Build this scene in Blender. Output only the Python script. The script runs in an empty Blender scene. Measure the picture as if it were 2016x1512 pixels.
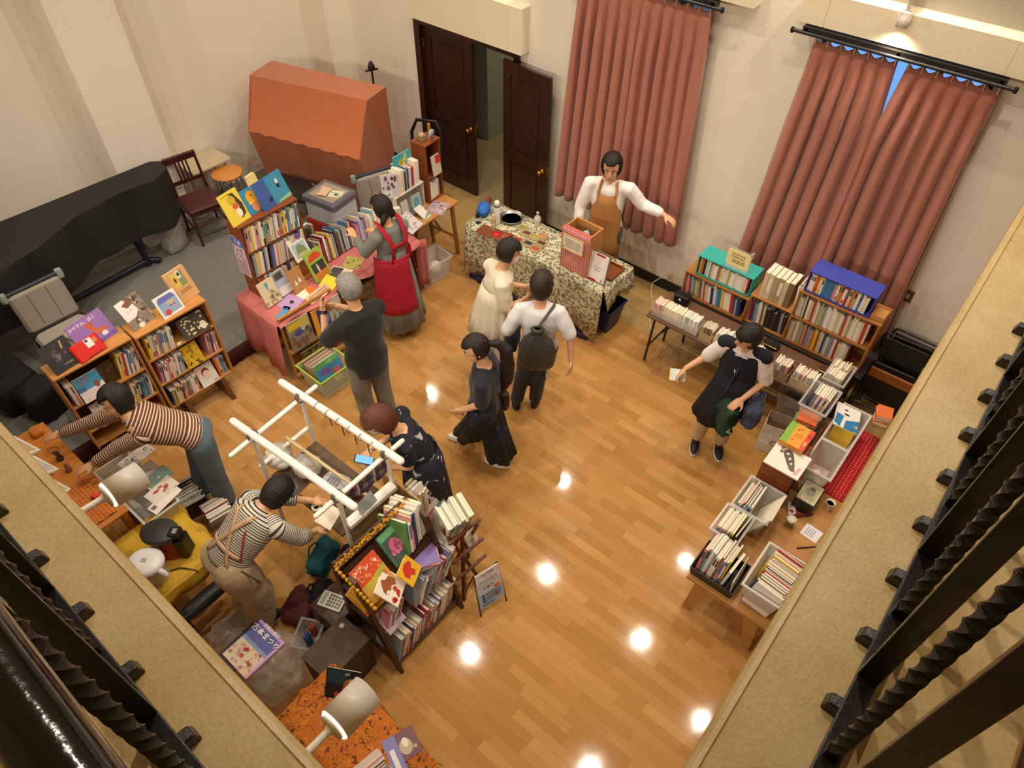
import bpy, bmesh, math, random
from mathutils import Matrix, Vector, Euler, noise
random.seed(7)
sc = bpy.context.scene
col = sc.collection
R = math.radians
PI = math.pi

# ---------------------------------------------------------------- camera
EYE = 5.1
def cam_axes(yaw, pitch, roll):
    f0 = Vector((math.cos(yaw), math.sin(yaw), 0)); r0 = Vector((math.sin(yaw), -math.cos(yaw), 0))
    f = f0*math.cos(pitch) + Vector((0, 0, -math.sin(pitch))); u = r0.cross(f)
    r = r0*math.cos(roll) + u*math.sin(roll); u = r.cross(f)
    return r, u, f
r_, u_, f_ = cam_axes(R(39.240), R(47.161), R(0.485))
cd = bpy.data.cameras.new('camera'); cam = bpy.data.objects.new('camera', cd); col.objects.link(cam)
cam.matrix_world = Matrix(((r_.x, u_.x, -f_.x, 0), (r_.y, u_.y, -f_.y, 0), (r_.z, u_.z, -f_.z, EYE), (0, 0, 0, 1)))
cd.sensor_fit = 'HORIZONTAL'; cd.sensor_width = 36; cd.lens = 1401.1/2016*36; cd.clip_start = .02; cd.clip_end = 60
sc.camera = cam
# ---------------------------------------------------------------- world, exposure
sc.view_settings.view_transform = 'Standard'; sc.view_settings.look = 'None'
sc.view_settings.gamma = 1.0; sc.view_settings.use_curve_mapping = False
sc.view_settings.exposure = 0.24
w = bpy.data.worlds.new('dusk_sky'); sc.world = w; w.use_nodes = True
bg = w.node_tree.nodes['Background']; bg.inputs[0].default_value = (.17, .42, .98, 1); bg.inputs[1].default_value = 1.0
WARM = (1.0, .875, .72)
def spot(name, loc, to, watt, ang=120, blend=.8, size=.06, c=WARM, parent=None):
    l = bpy.data.lights.new(name, 'SPOT'); l.energy = watt; l.color = c; l.spot_size = R(ang); l.spot_blend = blend; l.shadow_soft_size = size
    o = bpy.data.objects.new(name, l); col.objects.link(o); o.location = loc
    o.rotation_euler = (Vector(to) - Vector(loc)).to_track_quat('-Z', 'Y').to_euler()
    if parent: o.parent = parent
    return o
# ceiling downlights of the hall (above the frame, seen as reflections in the floor)
CEIL = 6.95
for i, (x, y) in enumerate(((5.35, 3.5), (5.4, 1.5), (4.9, .0), (3.35, 3.6), (3.3, 5.7), (1.6, 2.0), (1.3, 4.4), (3.2, 1.0))):
    spot('ceiling_downlight', (x, y, CEIL-.06), (x, y, 0), 170, 125, .9, .04)
# lamps high on the curtain wall
for y in (6.5, 3.55, 1.31):
    spot('wall_spotlight', (5.68, y, 4.35), (3.9, y, 0), 60, 130, .9, .04)
# track spots under the left gallery
TRACK_Y = (.715, 1.80, 2.9, 4.0, 5.0, 6.1)
for y in TRACK_Y:
    spot('gallery_spotlight', (.30, y, 3.13), (3.4, y + .25, 1.3), 58, 130, .9, .05)

# ---------------------------------------------------------------- materials
def lin(c):
    if isinstance(c, str):
        c = tuple(int(c[i:i+2], 16) for i in (0, 2, 4))
    return tuple(((v/255)/12.92 if v/255 <= .04045 else ((v/255+.055)/1.055)**2.4) for v in c)
MATS = {}
def nodes_of(name):
    m = bpy.data.materials.new(name); m.use_nodes = True
    nt = m.node_tree; b = nt.nodes['Principled BSDF']; return m, nt, b
def pm(name, c, rough=.6, var=.12, scale=14, bump=0, bscale=60, metal=0, stretch=(1, 1, 1), coat=0, spec=.5, alpha=1, sheen=0):
    """plain procedural material: base colour with noise variation and optional fine relief"""
    if name in MATS: return MATS[name]
    m, nt, b = nodes_of(name); L = nt.links.new; N = nt.nodes.new
    tc = N('ShaderNodeTexCoord'); mp = N('ShaderNodeMapping'); mp.inputs['Scale'].default_value = stretch
    L(tc.outputs['Object'], mp.inputs[0])
    nz = N('ShaderNodeTexNoise'); nz.inputs['Scale'].default_value = scale; nz.inputs['Detail'].default_value = 4
    L(mp.outputs[0], nz.inputs['Vector'])
    c = lin(c); mx = N('ShaderNodeMix'); mx.data_type = 'RGBA'
    mx.inputs[6].default_value = tuple(v*(1-var) for v in c) + (1,); mx.inputs[7].default_value = tuple(min(1, v*(1+var)) for v in c) + (1,)
    L(nz.outputs['Fac'], mx.inputs[0]); L(mx.outputs[2], b.inputs['Base Color'])
    b.inputs['Roughness'].default_value = rough; b.inputs['Metallic'].default_value = metal
    b.inputs['Coat Weight'].default_value = coat; b.inputs['Specular IOR Level'].default_value = spec
    b.inputs['Sheen Weight'].default_value = sheen
    if alpha < 1: b.inputs['Alpha'].default_value = alpha
    if bump:
        n2 = N('ShaderNodeTexNoise'); n2.inputs['Scale'].default_value = bscale; n2.inputs['Detail'].default_value = 3
        L(mp.outputs[0], n2.inputs['Vector'])
        bp = N('ShaderNodeBump'); bp.inputs['Strength'].default_value = bump; bp.inputs['Distance'].default_value = .02
        L(n2.outputs['Fac'], bp.inputs['Height']); L(bp.outputs[0], b.inputs['Normal'])
    MATS[name] = m; return m
def flat(c, rough=.5):
    """print / paint colour by hex"""
    k = 'print_%s_%d' % (c, int(rough*100))
    return pm(k, c, rough, .04, 30)
def wood(name, c, c2, scale=6, along='Z', rough=.45, coat=0):
    if name in MATS: return MATS[name]
    m, nt, b = nodes_of(name); L = nt.links.new; N = nt.nodes.new
    tc = N('ShaderNodeTexCoord'); mp = N('ShaderNodeMapping')
    s = {'X': (.08, 1, 1), 'Y': (1, .08, 1), 'Z': (1, 1, .08)}[along]; mp.inputs['Scale'].default_value = s
    L(tc.outputs['Object'], mp.inputs[0])
    nz = N('ShaderNodeTexNoise'); nz.inputs['Scale'].default_value = scale*8; nz.inputs['Detail'].default_value = 6; nz.inputs['Distortion'].default_value = .6
    L(mp.outputs[0], nz.inputs['Vector'])
    rp = N('ShaderNodeValToRGB'); rp.color_ramp.elements[0].color = lin(c2) + (1,); rp.color_ramp.elements[1].color = lin(c) + (1,)
    rp.color_ramp.elements[0].position = .32; rp.color_ramp.elements[1].position = .68
    L(nz.outputs['Fac'], rp.inputs[0]); L(rp.outputs[0], b.inputs['Base Color'])
    b.inputs['Roughness'].default_value = rough; b.inputs['Coat Weight'].default_value = coat
    MATS[name] = m; return m
def clear(name, c, dens=.25, rough=.15):
    """thin clear plastic sheet: mostly see-through, part milky, with a sheen"""
    if name in MATS: return MATS[name]
    m, nt, b = nodes_of(name); L = nt.links.new; N = nt.nodes.new
    b.inputs['Base Color'].default_value = lin(c) + (1,); b.inputs['Roughness'].default_value = rough
    tr = N('ShaderNodeBsdfTransparent'); mx = N('ShaderNodeMixShader'); mx.inputs[0].default_value = dens
    L(tr.outputs[0], mx.inputs[1]); L(b.outputs[0], mx.inputs[2]); L(mx.outputs[0], nt.nodes['Material Output'].inputs[0])
    MATS[name] = m; return m
def emit(name, c, s):
    if name in MATS: return MATS[name]
    m, nt, b = nodes_of(name); b.inputs['Base Color'].default_value = (0, 0, 0, 1)
    b.inputs['Emission Color'].default_value = lin(c) + (1,); b.inputs['Emission Strength'].default_value = s
    MATS[name] = m; return m
def object_colour(name, rough=.5, var=.1):
    """cover stock whose colour is the object's own colour"""
    if name in MATS: return MATS[name]
    m, nt, b = nodes_of(name); L = nt.links.new; N = nt.nodes.new
    oi = N('ShaderNodeObjectInfo'); nz = N('ShaderNodeTexNoise'); nz.inputs['Scale'].default_value = 25
    tc = N('ShaderNodeTexCoord'); L(tc.outputs['Object'], nz.inputs['Vector'])
    hs = N('ShaderNodeHueSaturation'); mr = N('ShaderNodeMapRange'); mr.inputs[3].default_value = 1-var; mr.inputs[4].default_value = 1+var
    L(nz.outputs['Fac'], mr.inputs[0]); L(mr.outputs[0], hs.inputs['Value']); L(oi.outputs['Color'], hs.inputs['Color'])
    L(hs.outputs[0], b.inputs['Base Color']); b.inputs['Roughness'].default_value = rough
    MATS[name] = m; return m

# ---------------------------------------------------------------- mesh building
class MB:
    def __init__(s): s.v = []; s.f = []; s.m = []; s.s = []; s.uv = {}; s.M = Matrix()
    def add(s, vs, fs, m=0, sm=False):
        o = len(s.v); s.v += [tuple(s.M @ Vector(v)) for v in vs]
        for f in fs: s.f.append(tuple(i+o for i in f)); s.m.append(m); s.s.append(sm)
        return s
    def box(s, x0, x1, y0, y1, z0, z1, m=0):
        return s.add([(x0,y0,z0),(x1,y0,z0),(x1,y1,z0),(x0,y1,z0),(x0,y0,z1),(x1,y0,z1),(x1,y1,z1),(x0,y1,z1)],
                     [(3,2,1,0),(4,5,6,7),(0,1,5,4),(1,2,6,5),(2,3,7,6),(3,0,4,7)], m)
    def cbox(s, c, d, m=0): return s.box(c[0]-d[0]/2, c[0]+d[0]/2, c[1]-d[1]/2, c[1]+d[1]/2, c[2]-d[2]/2, c[2]+d[2]/2, m)
    def rbox(s, x0, x1, y0, y1, z0, z1, b=.01, m=0):
        """box with chamfered vertical and top edges"""
        b = min(b, (x1-x0)*.45, (y1-y0)*.45, (z1-z0)*.45)
        def ring(i, z): return [(x0+i+b,y0+i,z),(x1-i-b,y0+i,z),(x1-i,y0+i+b,z),(x1-i,y1-i-b,z),(x1-i-b,y1-i,z),(x0+i+b,y1-i,z),(x0+i,y1-i-b,z),(x0+i,y0+i+b,z)]
        vs = ring(b*.7, z0)+ring(0, z0+b)+ring(0, z1-b)+ring(b*.7, z1)
        fs = [tuple(range(7,-1,-1)), tuple(range(24,32))]
        for k in range(3):
            for i in range(8): j=(i+1)%8; fs.append((k*8+i,k*8+j,k*8+8+j,k*8+8+i))
        return s.add(vs, fs, m)
    def prism(s, poly, z0, z1, m=0):
        n=len(poly)
        return s.add([(x,y,z0) for x,y in poly]+[(x,y,z1) for x,y in poly],
                     [tuple(range(n-1,-1,-1)),tuple(range(n,2*n))]+[(i,(i+1)%n,(i+1)%n+n,i+n) for i in range(n)], m)
    def tube(s, pts, r, n=8, m=0, cap=True, sm=True):
        pts=[Vector(p) for p in pts]; k=len(pts)
        if not hasattr(r,'__len__'): r=[r]*k
        t0=(pts[1]-pts[0]).normalized(); a=t0.orthogonal().normalized(); vs=[]
        for i,p in enumerate(pts):
            t=((pts[min(i+1,k-1)]-pts[max(i-1,0)])).normalized()
            a=(a-t*a.dot(t)).normalized(); b=t.cross(a)
            for j in range(n):
                g=2*PI*j/n; vs.append(tuple(p+(a*math.cos(g)+b*math.sin(g))*r[i]))
        fs=[(i*n+j,i*n+(j+1)%n,(i+1)*n+(j+1)%n,(i+1)*n+j) for i in range(k-1) for j in range(n)]
        s.add(vs,fs,m,sm)
        if cap: s.add(vs[:n],[tuple(range(n-1,-1,-1))],m); s.add(vs[-n:],[tuple(range(n))],m)
        return s
    def cap_tube(s, pts, r, n=10, m=0):
        """tube with rounded ends"""
        pts=[Vector(p) for p in pts]; r=list(r) if hasattr(r,'__len__') else [r]*len(pts)
        d0=(pts[0]-pts[1]).normalized(); d1=(pts[-1]-pts[-2]).normalized(); P=[];Q=[]
        for k in (3,2,1): g=PI/2*k/3.2; P.append(pts[0]+d0*r[0]*math.sin(g)); Q.append(r[0]*math.cos(g))
        P+=pts;Q+=r
        for k in (1,2,3): g=PI/2*k/3.2; P.append(pts[-1]+d1*r[-1]*math.sin(g)); Q.append(r[-1]*math.cos(g))
        return s.tube(P,Q,n,m)
    def lathe(s, prof, c=(0,0,0), n=20, m=0, sm=True):
        k=len(prof); vs=[(c[0]+r*math.cos(2*PI*j/n),c[1]+r*math.sin(2*PI*j/n),c[2]+z) for r,z in prof for j in range(n)]
        fs=[(i*n+j,i*n+(j+1)%n,(i+1)*n+(j+1)%n,(i+1)*n+j) for i in range(k-1) for j in range(n)]
        s.add(vs,fs,m,sm)
        if prof[0][0]>1e-5: s.add(vs[:n],[tuple(range(n-1,-1,-1))],m)
        if prof[-1][0]>1e-5: s.add(vs[-n:],[tuple(range(n))],m)
        return s
    def ball(s, c, r, n=14, k=9, m=0, X=None):
        """ellipsoid; X optional 3x3 rotation"""
        if not hasattr(r,'__len__'): r=(r,r,r)
        c=Vector(c); vs=[]
        for i in range(k+1):
            t=PI*i/k
            for j in range(n):
                g=2*PI*j/n; p=Vector((r[0]*math.sin(t)*math.cos(g),r[1]*math.sin(t)*math.sin(g),-r[2]*math.cos(t)))
                vs.append(tuple(c+(X@p if X else p)))
        fs=[(i*n+j,i*n+(j+1)%n,(i+1)*n+(j+1)%n,(i+1)*n+j) for i in range(k) for j in range(n)]
        return s.add(vs,fs,m,True)
    def grid(s, P, m=0, sm=True, closed=False):
        """P[i][j] rows of points"""
        a=len(P); b=len(P[0]); vs=[tuple(p) for row in P for p in row]
        fs=[(i*b+j,i*b+(j+1)%b,(i+1)*b+(j+1)%b,(i+1)*b+j) for i in range(a-1) for j in range(b if closed else b-1)]
        return s.add(vs,fs,m,sm)
    def mesh(s, name, mats):
        me=bpy.data.meshes.new(name); me.from_pydata(s.v,[],s.f); me.polygons.foreach_set('material_index',s.m); me.polygons.foreach_set('use_smooth',s.s)
        for k in (mats if isinstance(mats,(list,tuple)) else [mats]): me.materials.append(k)
        me.update(); return me
    def build(s, name, mats, parent=None, loc=None, rot=None):
        o=bpy.data.objects.new(name,s.mesh(name,mats)); col.objects.link(o)
        if parent: o.parent=parent
        if loc is not None: o.location=loc
        if rot is not None: o.rotation_euler=rot
        return o
def xf(loc=(0,0,0), rz=0, tilt=0, roll=0):
    return Matrix.Translation(loc) @ Matrix.Rotation(rz,4,'Z') @ Matrix.Rotation(-tilt,4,'X') @ Matrix.Rotation(roll,4,'Y')
def tag(o, label, cat, group=None):
    o['label']=label; o['category']=cat
    if group: o['group']=group
    return o
def thing(name, label, cat, loc=(0,0,0), rz=0, group=None, tilt=0, roll=0):
    o=bpy.data.objects.new(name,None); o.empty_display_size=.1; col.objects.link(o)
    o.matrix_world=xf(loc,rz,tilt,roll); return tag(o,label,cat,group)
def struct(name, mb, mats, parent=None):
    o=mb.build(name,mats,parent)
    if not parent: o['kind']='structure'
    return o
def link_copy(o, parent=None):
    c=o.copy(); col.objects.link(c)
    if parent: c.parent=parent
    return c
def solid(o, t, off=-1):
    md=o.modifiers.new('thickness','SOLIDIFY'); md.thickness=t; md.offset=off; return o
def bevel(o, wd, seg=2):
    md=o.modifiers.new('bevel','BEVEL'); md.width=wd; md.segments=seg; md.limit_method='ANGLE'; md.angle_limit=R(40); return o
def subsurf(o, n=1):
    md=o.modifiers.new('smooth','SUBSURF'); md.levels=n; md.render_levels=n; return o

# ---------------------------------------------------------------- flat print on covers, signs, cards
TEXT={}
def text_polys(body, bold=False):
    k=body
    if k in TEXT: return TEXT[k]
    cu=bpy.data.curves.new('lettering','FONT'); cu.body=body; cu.size=1; cu.align_x='CENTER'; cu.align_y='CENTER'; cu.resolution_u=1; cu.offset=.012
    o=bpy.data.objects.new('lettering',cu); col.objects.link(o)
    dg=bpy.context.evaluated_depsgraph_get(); me=o.evaluated_get(dg).to_mesh()
    r=([tuple(v.co) for v in me.vertices],[tuple(p.vertices) for p in me.polygons])
    o.evaluated_get(dg).to_mesh_clear(); bpy.data.objects.remove(o); bpy.data.curves.remove(cu)
    TEXT[k]=r; return r
def print_mesh(parent, w, h, design, y=0.0, name='cover_print'):
    """design: list of shapes in 0..1 cover units; printed on the local -Y face, x across, z up"""
    mb=MB(); mats=[]; idx={}
    def mi(c):
        if c not in idx: idx[c]=len(mats); mats.append(flat(c))
        return idx[c]
    for k,d in enumerate(design):
        dy=y-.0006-.00035*k; t=d[0]; m=mi(d[-1])
        def P(x,z): return ((x-.5)*w, dy, z*h)
        if t=='r': x0,z0,x1,z1=d[1:5]; mb.add([P(x0,z0),P(x1,z0),P(x1,z1),P(x0,z1)],[(0,1,2,3)],m)
        elif t=='p': pts=d[1]; mb.add([P(*p) for p in pts],[tuple(range(len(pts)))],m)
        elif t=='e':
            cx,cz,rx,rz=d[1:5]; n=14; mb.add([P(cx+rx*math.cos(2*PI*i/n),cz+rz*math.sin(2*PI*i/n)) for i in range(n)],[tuple(range(n))],m)
        elif t=='t':
            cx,cz,s,body=d[1:5]; vs,fs=text_polys(body)
            mb.add([((cx-.5)*w+v[0]*s,dy,cz*h+v[1]*s) for v in vs],fs,m)
        elif t=='l':   # lines of small writing
            x0,x1,z0,z1,n=d[1:6]
            rr=random.Random(int(x0*100+z0*1000)+n)
            for i in range(n):
                z=z0+(z1-z0)*(i+.5)/n; hh=(z1-z0)/n*.28; xa=x0
                while xa<x1-.02:
                    xb=min(x1,xa+rr.uniform(.03,.11)); mb.add([P(xa,z-hh),P(xb,z-hh),P(xb,z+hh),P(xa,z+hh)],[(0,1,2,3)],m); xa=xb+.018
        elif t=='s':   # speckle of blobs
            x0,z0,x1,z1,n,r=d[1:7]; rr=random.Random(n*31+int(r*999))
            for i in range(n):
                cx,cz=rr.uniform(x0,x1),rr.uniform(z0,z1); a=rr.uniform(.6,1.3)*r; q=rr.uniform(0,3)
                mb.add([P(cx+a*math.cos(q+g)*(1 if g%2 else .8)*h/w if w>h else cx+a*math.cos(q+g),cz+a*math.sin(q+g)) for g in (0,1.05,2.1,3.14,4.2,5.2)],[(0,1,2,3,4,5)],m)
    o=mb.build(name,mats,parent); o['kind']='stuff'; return o

# ================================================================ the room
XW, YS = 5.888, 7.813          # curtain wall, stage wall
LO = -2.3                      # outer walls behind the galleries
def plaster(name, c, bump=.12):
    return pm(name, c, .85, .05, 3, bump, 40)
WALL = plaster('wall_plaster', 'f0e7d6'); CEILM = plaster('ceiling_paint', 'ddd0b8')
# --- floor with parquet strips
def parquet():
    m, nt, b = nodes_of('parquet_wood'); L = nt.links.new; N = nt.nodes.new
    oi = N('ShaderNodeObjectInfo'); ge = N('ShaderNodeNewGeometry'); ad = N('ShaderNodeMath'); ad.operation = 'ADD'
    L(oi.outputs['Random'], ad.inputs[0]); L(ge.outputs['Random Per Island'], ad.inputs[1])
    fr = N('ShaderNodeMath'); fr.operation = 'FRACT'; L(ad.outputs[0], fr.inputs[0])
    rp = N('ShaderNodeValToRGB'); e = rp.color_ramp.elements
    e[0].color = lin('ab7c42') + (1,); e[1].color = lin('c4955a') + (1,); rp.color_ramp.interpolation = 'LINEAR'
    e.new(.25).color = lin('b38348') + (1,); e.new(.55).color = lin('b9894e') + (1,); e.new(.8).color = lin('bd8e53') + (1,)
    L(fr.outputs[0], rp.inputs[0])
    mp = N('ShaderNodeMapping'); mp.inputs['Scale'].default_value = (1, .07, 1); L(ge.outputs['Position'], mp.inputs[0])
    nz = N('ShaderNodeTexNoise'); nz.inputs['Scale'].default_value = 70; nz.inputs['Detail'].default_value = 5; L(mp.outputs[0], nz.inputs['Vector'])
    mr = N('ShaderNodeMapRange'); mr.inputs[3].default_value = .88; mr.inputs[4].default_value = 1.1; L(nz.outputs['Fac'], mr.inputs[0])
    hs = N('ShaderNodeHueSaturation'); L(mr.outputs[0], hs.inputs['Value']); L(rp.outputs[0], hs.inputs['Color']); L(hs.outputs[0], b.inputs['Base Color'])
    n2 = N('ShaderNodeTexNoise'); n2.inputs['Scale'].default_value = 9; n2.inputs['Detail'].default_value = 2; L(ge.outputs['Position'], n2.inputs['Vector'])
    m2 = N('ShaderNodeMapRange'); m2.inputs[3].default_value = .05; m2.inputs[4].default_value = .09; L(n2.outputs['Fac'], m2.inputs[0]); L(m2.outputs[0], b.inputs['Roughness'])
    b.inputs['Specular IOR Level'].default_value = .5
    return m
PARQ = parquet()
floor = struct('floor', MB().box(LO, XW, LO, YS, -.12, -.004), pm('subfloor', '7a5228', .6, .1, 8))
SW = .075; strips = []
rr = random.Random(3)
x = -.9
while x < 5.12:
    y = -1.6 - rr.uniform(0, .4)
    while y < 5.27:
        l = rr.choice((.34, .42, .5)); y1 = min(y+l, 5.27)
        if y1-y > .05: strips.append((x, y, min(x+SW, 5.12), y1))
        y = y1
    x += SW
strips.sort(key=lambda q: ((q[0]-2.75)/1.15)**2 + (q[1]-1.75)**2)
plank_meshes = {}
for (x0, y0, x1, y1) in strips[:300]:
    k = (round(x1-x0, 3), round(y1-y0, 2))
    if k not in plank_meshes: plank_meshes[k] = MB().rbox(0, x1-x0-.0004, 0, y1-y0-.0004, -.01, 0, .0006).mesh('plank', PARQ)
    o = bpy.data.objects.new('plank', plank_meshes[k]); col.objects.link(o); o.parent = floor; o.location = (x0, y0, 0)
mb = MB()
for (x0, y0, x1, y1) in strips[300:]: mb.box(x0, x1-.0004, y0, y1-.0004, -.01, 0)
o = mb.build('planks', PARQ, floor); o['kind'] = 'stuff'
struct('trim_1', MB().box(5.121, XW, LO, YS, -.1, -.001), pm('floor_border', 'a98a55', .35, .12, 5))
# --- stage
carpet = pm('grey_carpet', '7a7872', .95, .1, 9, .25, 220)
SZ = .185
struct('floor_stage', MB().prism([(LO, 5.295), (4.3, 5.295), (4.45, 5.95), (5.45, 6.0), (5.45, YS), (LO, YS)], 0, SZ), carpet)
P = []
for k, z in enumerate((SZ-.004, .10, .004)):
    P.append([(x*.03-2.2, 5.289-.004-k*.004-.006*math.sin(x*1.9)*(.4+k*.5)-.004*math.sin(x*.63+1), z+.004*math.sin(x*.9)*(k == 2)) for x in range(0, 216)])
sk = MB().grid(P).build('trim_2', pm('skirt_cloth', '4a1a14', .9, .2, 30)); sk['kind'] = 'structure'; solid(sk, .004, 1)
# --- walls
W1 = (2.72, 3.95); W2 = (.52, 1.78); WZ = (.75, 3.0); U1 = (3.3, 3.9); U2 = (1.35, 1.95); UZ = (5.9, 6.6)
DY = (4.73, 6.285); DZ = 2.045; T = .24
mb = MB()
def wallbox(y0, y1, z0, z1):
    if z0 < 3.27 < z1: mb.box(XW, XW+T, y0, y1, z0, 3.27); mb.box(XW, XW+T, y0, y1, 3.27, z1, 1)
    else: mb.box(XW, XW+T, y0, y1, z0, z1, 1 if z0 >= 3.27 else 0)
ys = sorted({LO, W2[0], W2[1], W1[0], W1[1], DY[0], DY[1], YS+T, U1[0], U1[1], U2[0], U2[1]})
zs = sorted({0, WZ[0], WZ[1], DZ, 3.27, UZ[0], UZ[1], 7.0})
def hole(y, z):
    for (a, c, e, g) in ((*W1, *WZ), (*W2, *WZ), (*U1, *UZ), (*U2, *UZ), (*DY, 0, DZ)):
        if a < y < c and e < z < g: return True
for i in range(len(ys)-1):
    z0 = None
    for j in range(len(zs)-1):
        h = hole((ys[i]+ys[i+1])/2, (zs[j]+zs[j+1])/2)
        if not h and z0 is None: z0 = zs[j]
        if (h or j == len(zs)-2) and z0 is not None:
            wallbox(ys[i], ys[i+1], z0, zs[j] if h else zs[j+1]); z0 = None
struct('wall_right', mb, [WALL, plaster('upper_wall_shade', 'a8a090')])  # upper wall: shade above the head boxes is put into its darker grey
mb = MB().box(LO, XW+T, YS, YS+T, 0, 7.0).box(2.517, 3.13, 7.39, YS, SZ, 7.0).box(5.515, XW, 7.423, YS, 0, 7.0)
for x in (-.55,): mb.box(x-.61, x, 7.39, YS, SZ, 7)
struct('wall_back', mb, WALL)
struct('wall_left', MB().box(LO-T, LO, LO-T, YS+T, 0, 7.0), WALL)
struct('wall_front', MB().box(LO, XW+T, LO-T, LO, 0, 7.0), WALL)
struct('ceiling', MB().box(LO-T, XW+T, LO-T, YS+T, 7.0, 7.15), CEILM)
# --- baseboard, black
BB = pm('black_baseboard', '17120e', .5, .1, 8)
struct('baseboard_right', MB().box(XW-.022, XW, LO, 4.69, 0, .115).box(XW-.022, XW, 6.33, 7.42, 0, .115), BB)
# --- head boxes above door and windows
HEAD = plaster('head_box_paint', 'efe2c4', .05)
def head(n, y0, y1, z0, z1, d, joints):
    mb = MB(); e = [y0]+list(joints)+[y1]
    for a, c in zip(e, e[1:]): mb.box(XW-d, XW, a+.003, c-.003, z0, z1)
    mb.box(XW-d+.006, XW, y0+.001, y1-.001, z0+.002, z1-.002)
    return struct(n, mb, HEAD)
head('trim_3', 4.62, 6.24, 2.055, 2.50, .13, (4.80,))
head('trim_4', .0, 1.93, 3.04, 3.26, .15, (.48, 1.74))
head('trim_5', 2.3, 4.3, 3.04, 3.26, .15, (2.5, 4.1))
# --- door frame, leaves
DW = wood('dark_door_wood', '3a1d10', '2a140b', 3, 'Z', .38, .2); BRASS = pm('brass', 'd8a84a', .22, .05, 8, metal=1)
fr = MB(); fr.box(XW-.03, XW+.16, DY[1]-.085, DY[1], 0, DZ).box(XW-.03, XW+.16, DY[0], DY[0]+.07, 0, DZ).box(XW-.03, XW+.16, DY[0]+.07, DY[1]-.085, DZ-.085, DZ)
struct('trim_6', fr, DW)
def leaf(name, width, h):
    """door leaf in local frame: hinge at x=0, width along +x, thickness y; knob near free edge"""
    e = bpy.data.objects.new(name, None); col.objects.link(e); e['kind'] = 'structure'
    t = .04; a = MB().box(0, .11, 0, t, 0, h).box(width-.11, width, 0, t, 0, h)
    for z0, z1 in ((0, .2), (.86, .98), (h-.12, h)): a.box(.11, width-.11, 0, t, z0, z1)
    a.build('stile_and_rail', DW, e)
    for z0, z1 in ((.2, .86), (.98, h-.12)):
        MB().box(.11, width-.11, .012, t-.012, z0, z1).box(.15, width-.15, .006, t-.006, z0+.04, z1-.04).build('panel', DW, e)
    for s in (-1, 1):
        k = MB(); k.M = Matrix.Translation((width-.06, t/2, .9)) @ Matrix.Rotation(-s*PI/2, 4, 'X')
        k.lathe([(.026, .018), (.026, .024), (.01, .026), (.01, .05), (.022, .056), (.028, .07), (.024, .084), (0, .09)], n=16)
        k.build('knob', BRASS, e)
    MB().box(width-.004, width+.001, .01, .03, .84, .96).build('latch_plate', BRASS, e)
    for z in (.25, 1.7): MB().tube([(0, -.006, z), (0, -.006, z+.09)], .008, 8).build('hinge', BRASS, e)
    return e
d1 = leaf('door_1', .75, 1.955); d1.location = (XW+.0, 6.2, 0); d1.rotation_euler = (0, 0, -PI/2)
d1.matrix_world = Matrix.Translation((XW+.03, 6.2, 0)) @ Matrix.Rotation(-PI/2, 4, 'Z') 
d2 = leaf('door_2', .66, 1.955); d2.matrix_world = Matrix.Translation((5.80, 4.86, 0)) @ Matrix.Rotation(R(-94), 4, 'Z') @ Matrix.Scale(-1, 4, (0, 1, 0))
# --- corridor beyond the door
CW = pm('corridor_wall', '9b9a86', .8, .06, 3)
struct('floor_corridor', MB().box(XW+T, 9.2, 3.2, 8.4, -.1, -.001).box(XW, XW+T, DY[0], DY[1], -.1, -.001), pm('corridor_floor', 'a39068', .5, .1, 5))
struct('wall_corridor', MB().box(7.1, 7.3, 6.27, 8.4, 0, 3.2).box(7.3, 9.2, 6.27, 6.45, 0, 3.2).box(9.2, 9.4, 3.2, 6.45, 0, 3.2).box(XW+T, 9.4, 3.0, 3.2, 0, 3.2).box(XW+T, 7.3, 8.2, 8.4, 0, 3.2), CW)
struct('ceiling_corridor', MB().box(XW+T, 9.4, 3.0, 8.4, 3.2, 3.3), CEILM)
spot('corridor_lamp', (7.6, 4.6, 3.1), (7.6, 4.6, 0), 75, 150, .9, .1, (1, .86, .62))
# staircase seen through the doorway
st = thing('staircase', 'wooden staircase with black handrail beyond the open door', 'staircase', (7.5, 4.6, 0))
for i in range(6): MB().box(0, .9, .22*i*-1+.9, .22*i*-1+1.12, 0, .17*(i+1)).build('step', wood('stair_wood', 'a58445', '8c6c34', 4, 'X'), st)
for i in range(7):
    MB().tube([(-.03, 1.0-.22*i, .17*i), (-.03, 1.0-.22*i, .95+.17*i)], .012, 6).build('baluster', BB, st)
MB().tube([(-.03, 1.1, .9), (-.03, -.4, 2.05)], .025, 8).build('handrail', BB, st)
# --- windows behind the curtains and high up
FRM = pm('window_frame', '2b2018', .4, .1, 8)
def window(n, y0, y1, z0, z1, nz):
    e = bpy.data.objects.new(n, None); col.objects.link(e); e['kind'] = 'structure'
    m = MB(); x0, x1 = XW+.10, XW+.15
    m.box(x0, x1, y0, y0+.05, z0, z1).box(x0, x1, y1-.05, y1, z0, z1).box(x0, x1, y0, y1, z0, z0+.05).box(x0, x1, y0, y1, z1-.05, z1)
    yc = y0+(y1-y0)*.3; m.box(x0, x1, yc-.025, yc+.025, z0, z1)
    for k in range(1, nz): z = z0+(z1-z0)*k/nz; m.box(x0, x1, y0, y1, z-.02, z+.02)
    m.build('window_frame', FRM, e)
    for a, c in ((y0, yc), (yc, y1)):
        for k in range(nz):
            MB().box(XW+.122, XW+.126, a+.02, c-.02, z0+(z1-z0)*k/nz, z0+(z1-z0)*(k+1)/nz).build('pane', clear('window_glass', 'ffffff', .06, .02), e)
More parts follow.
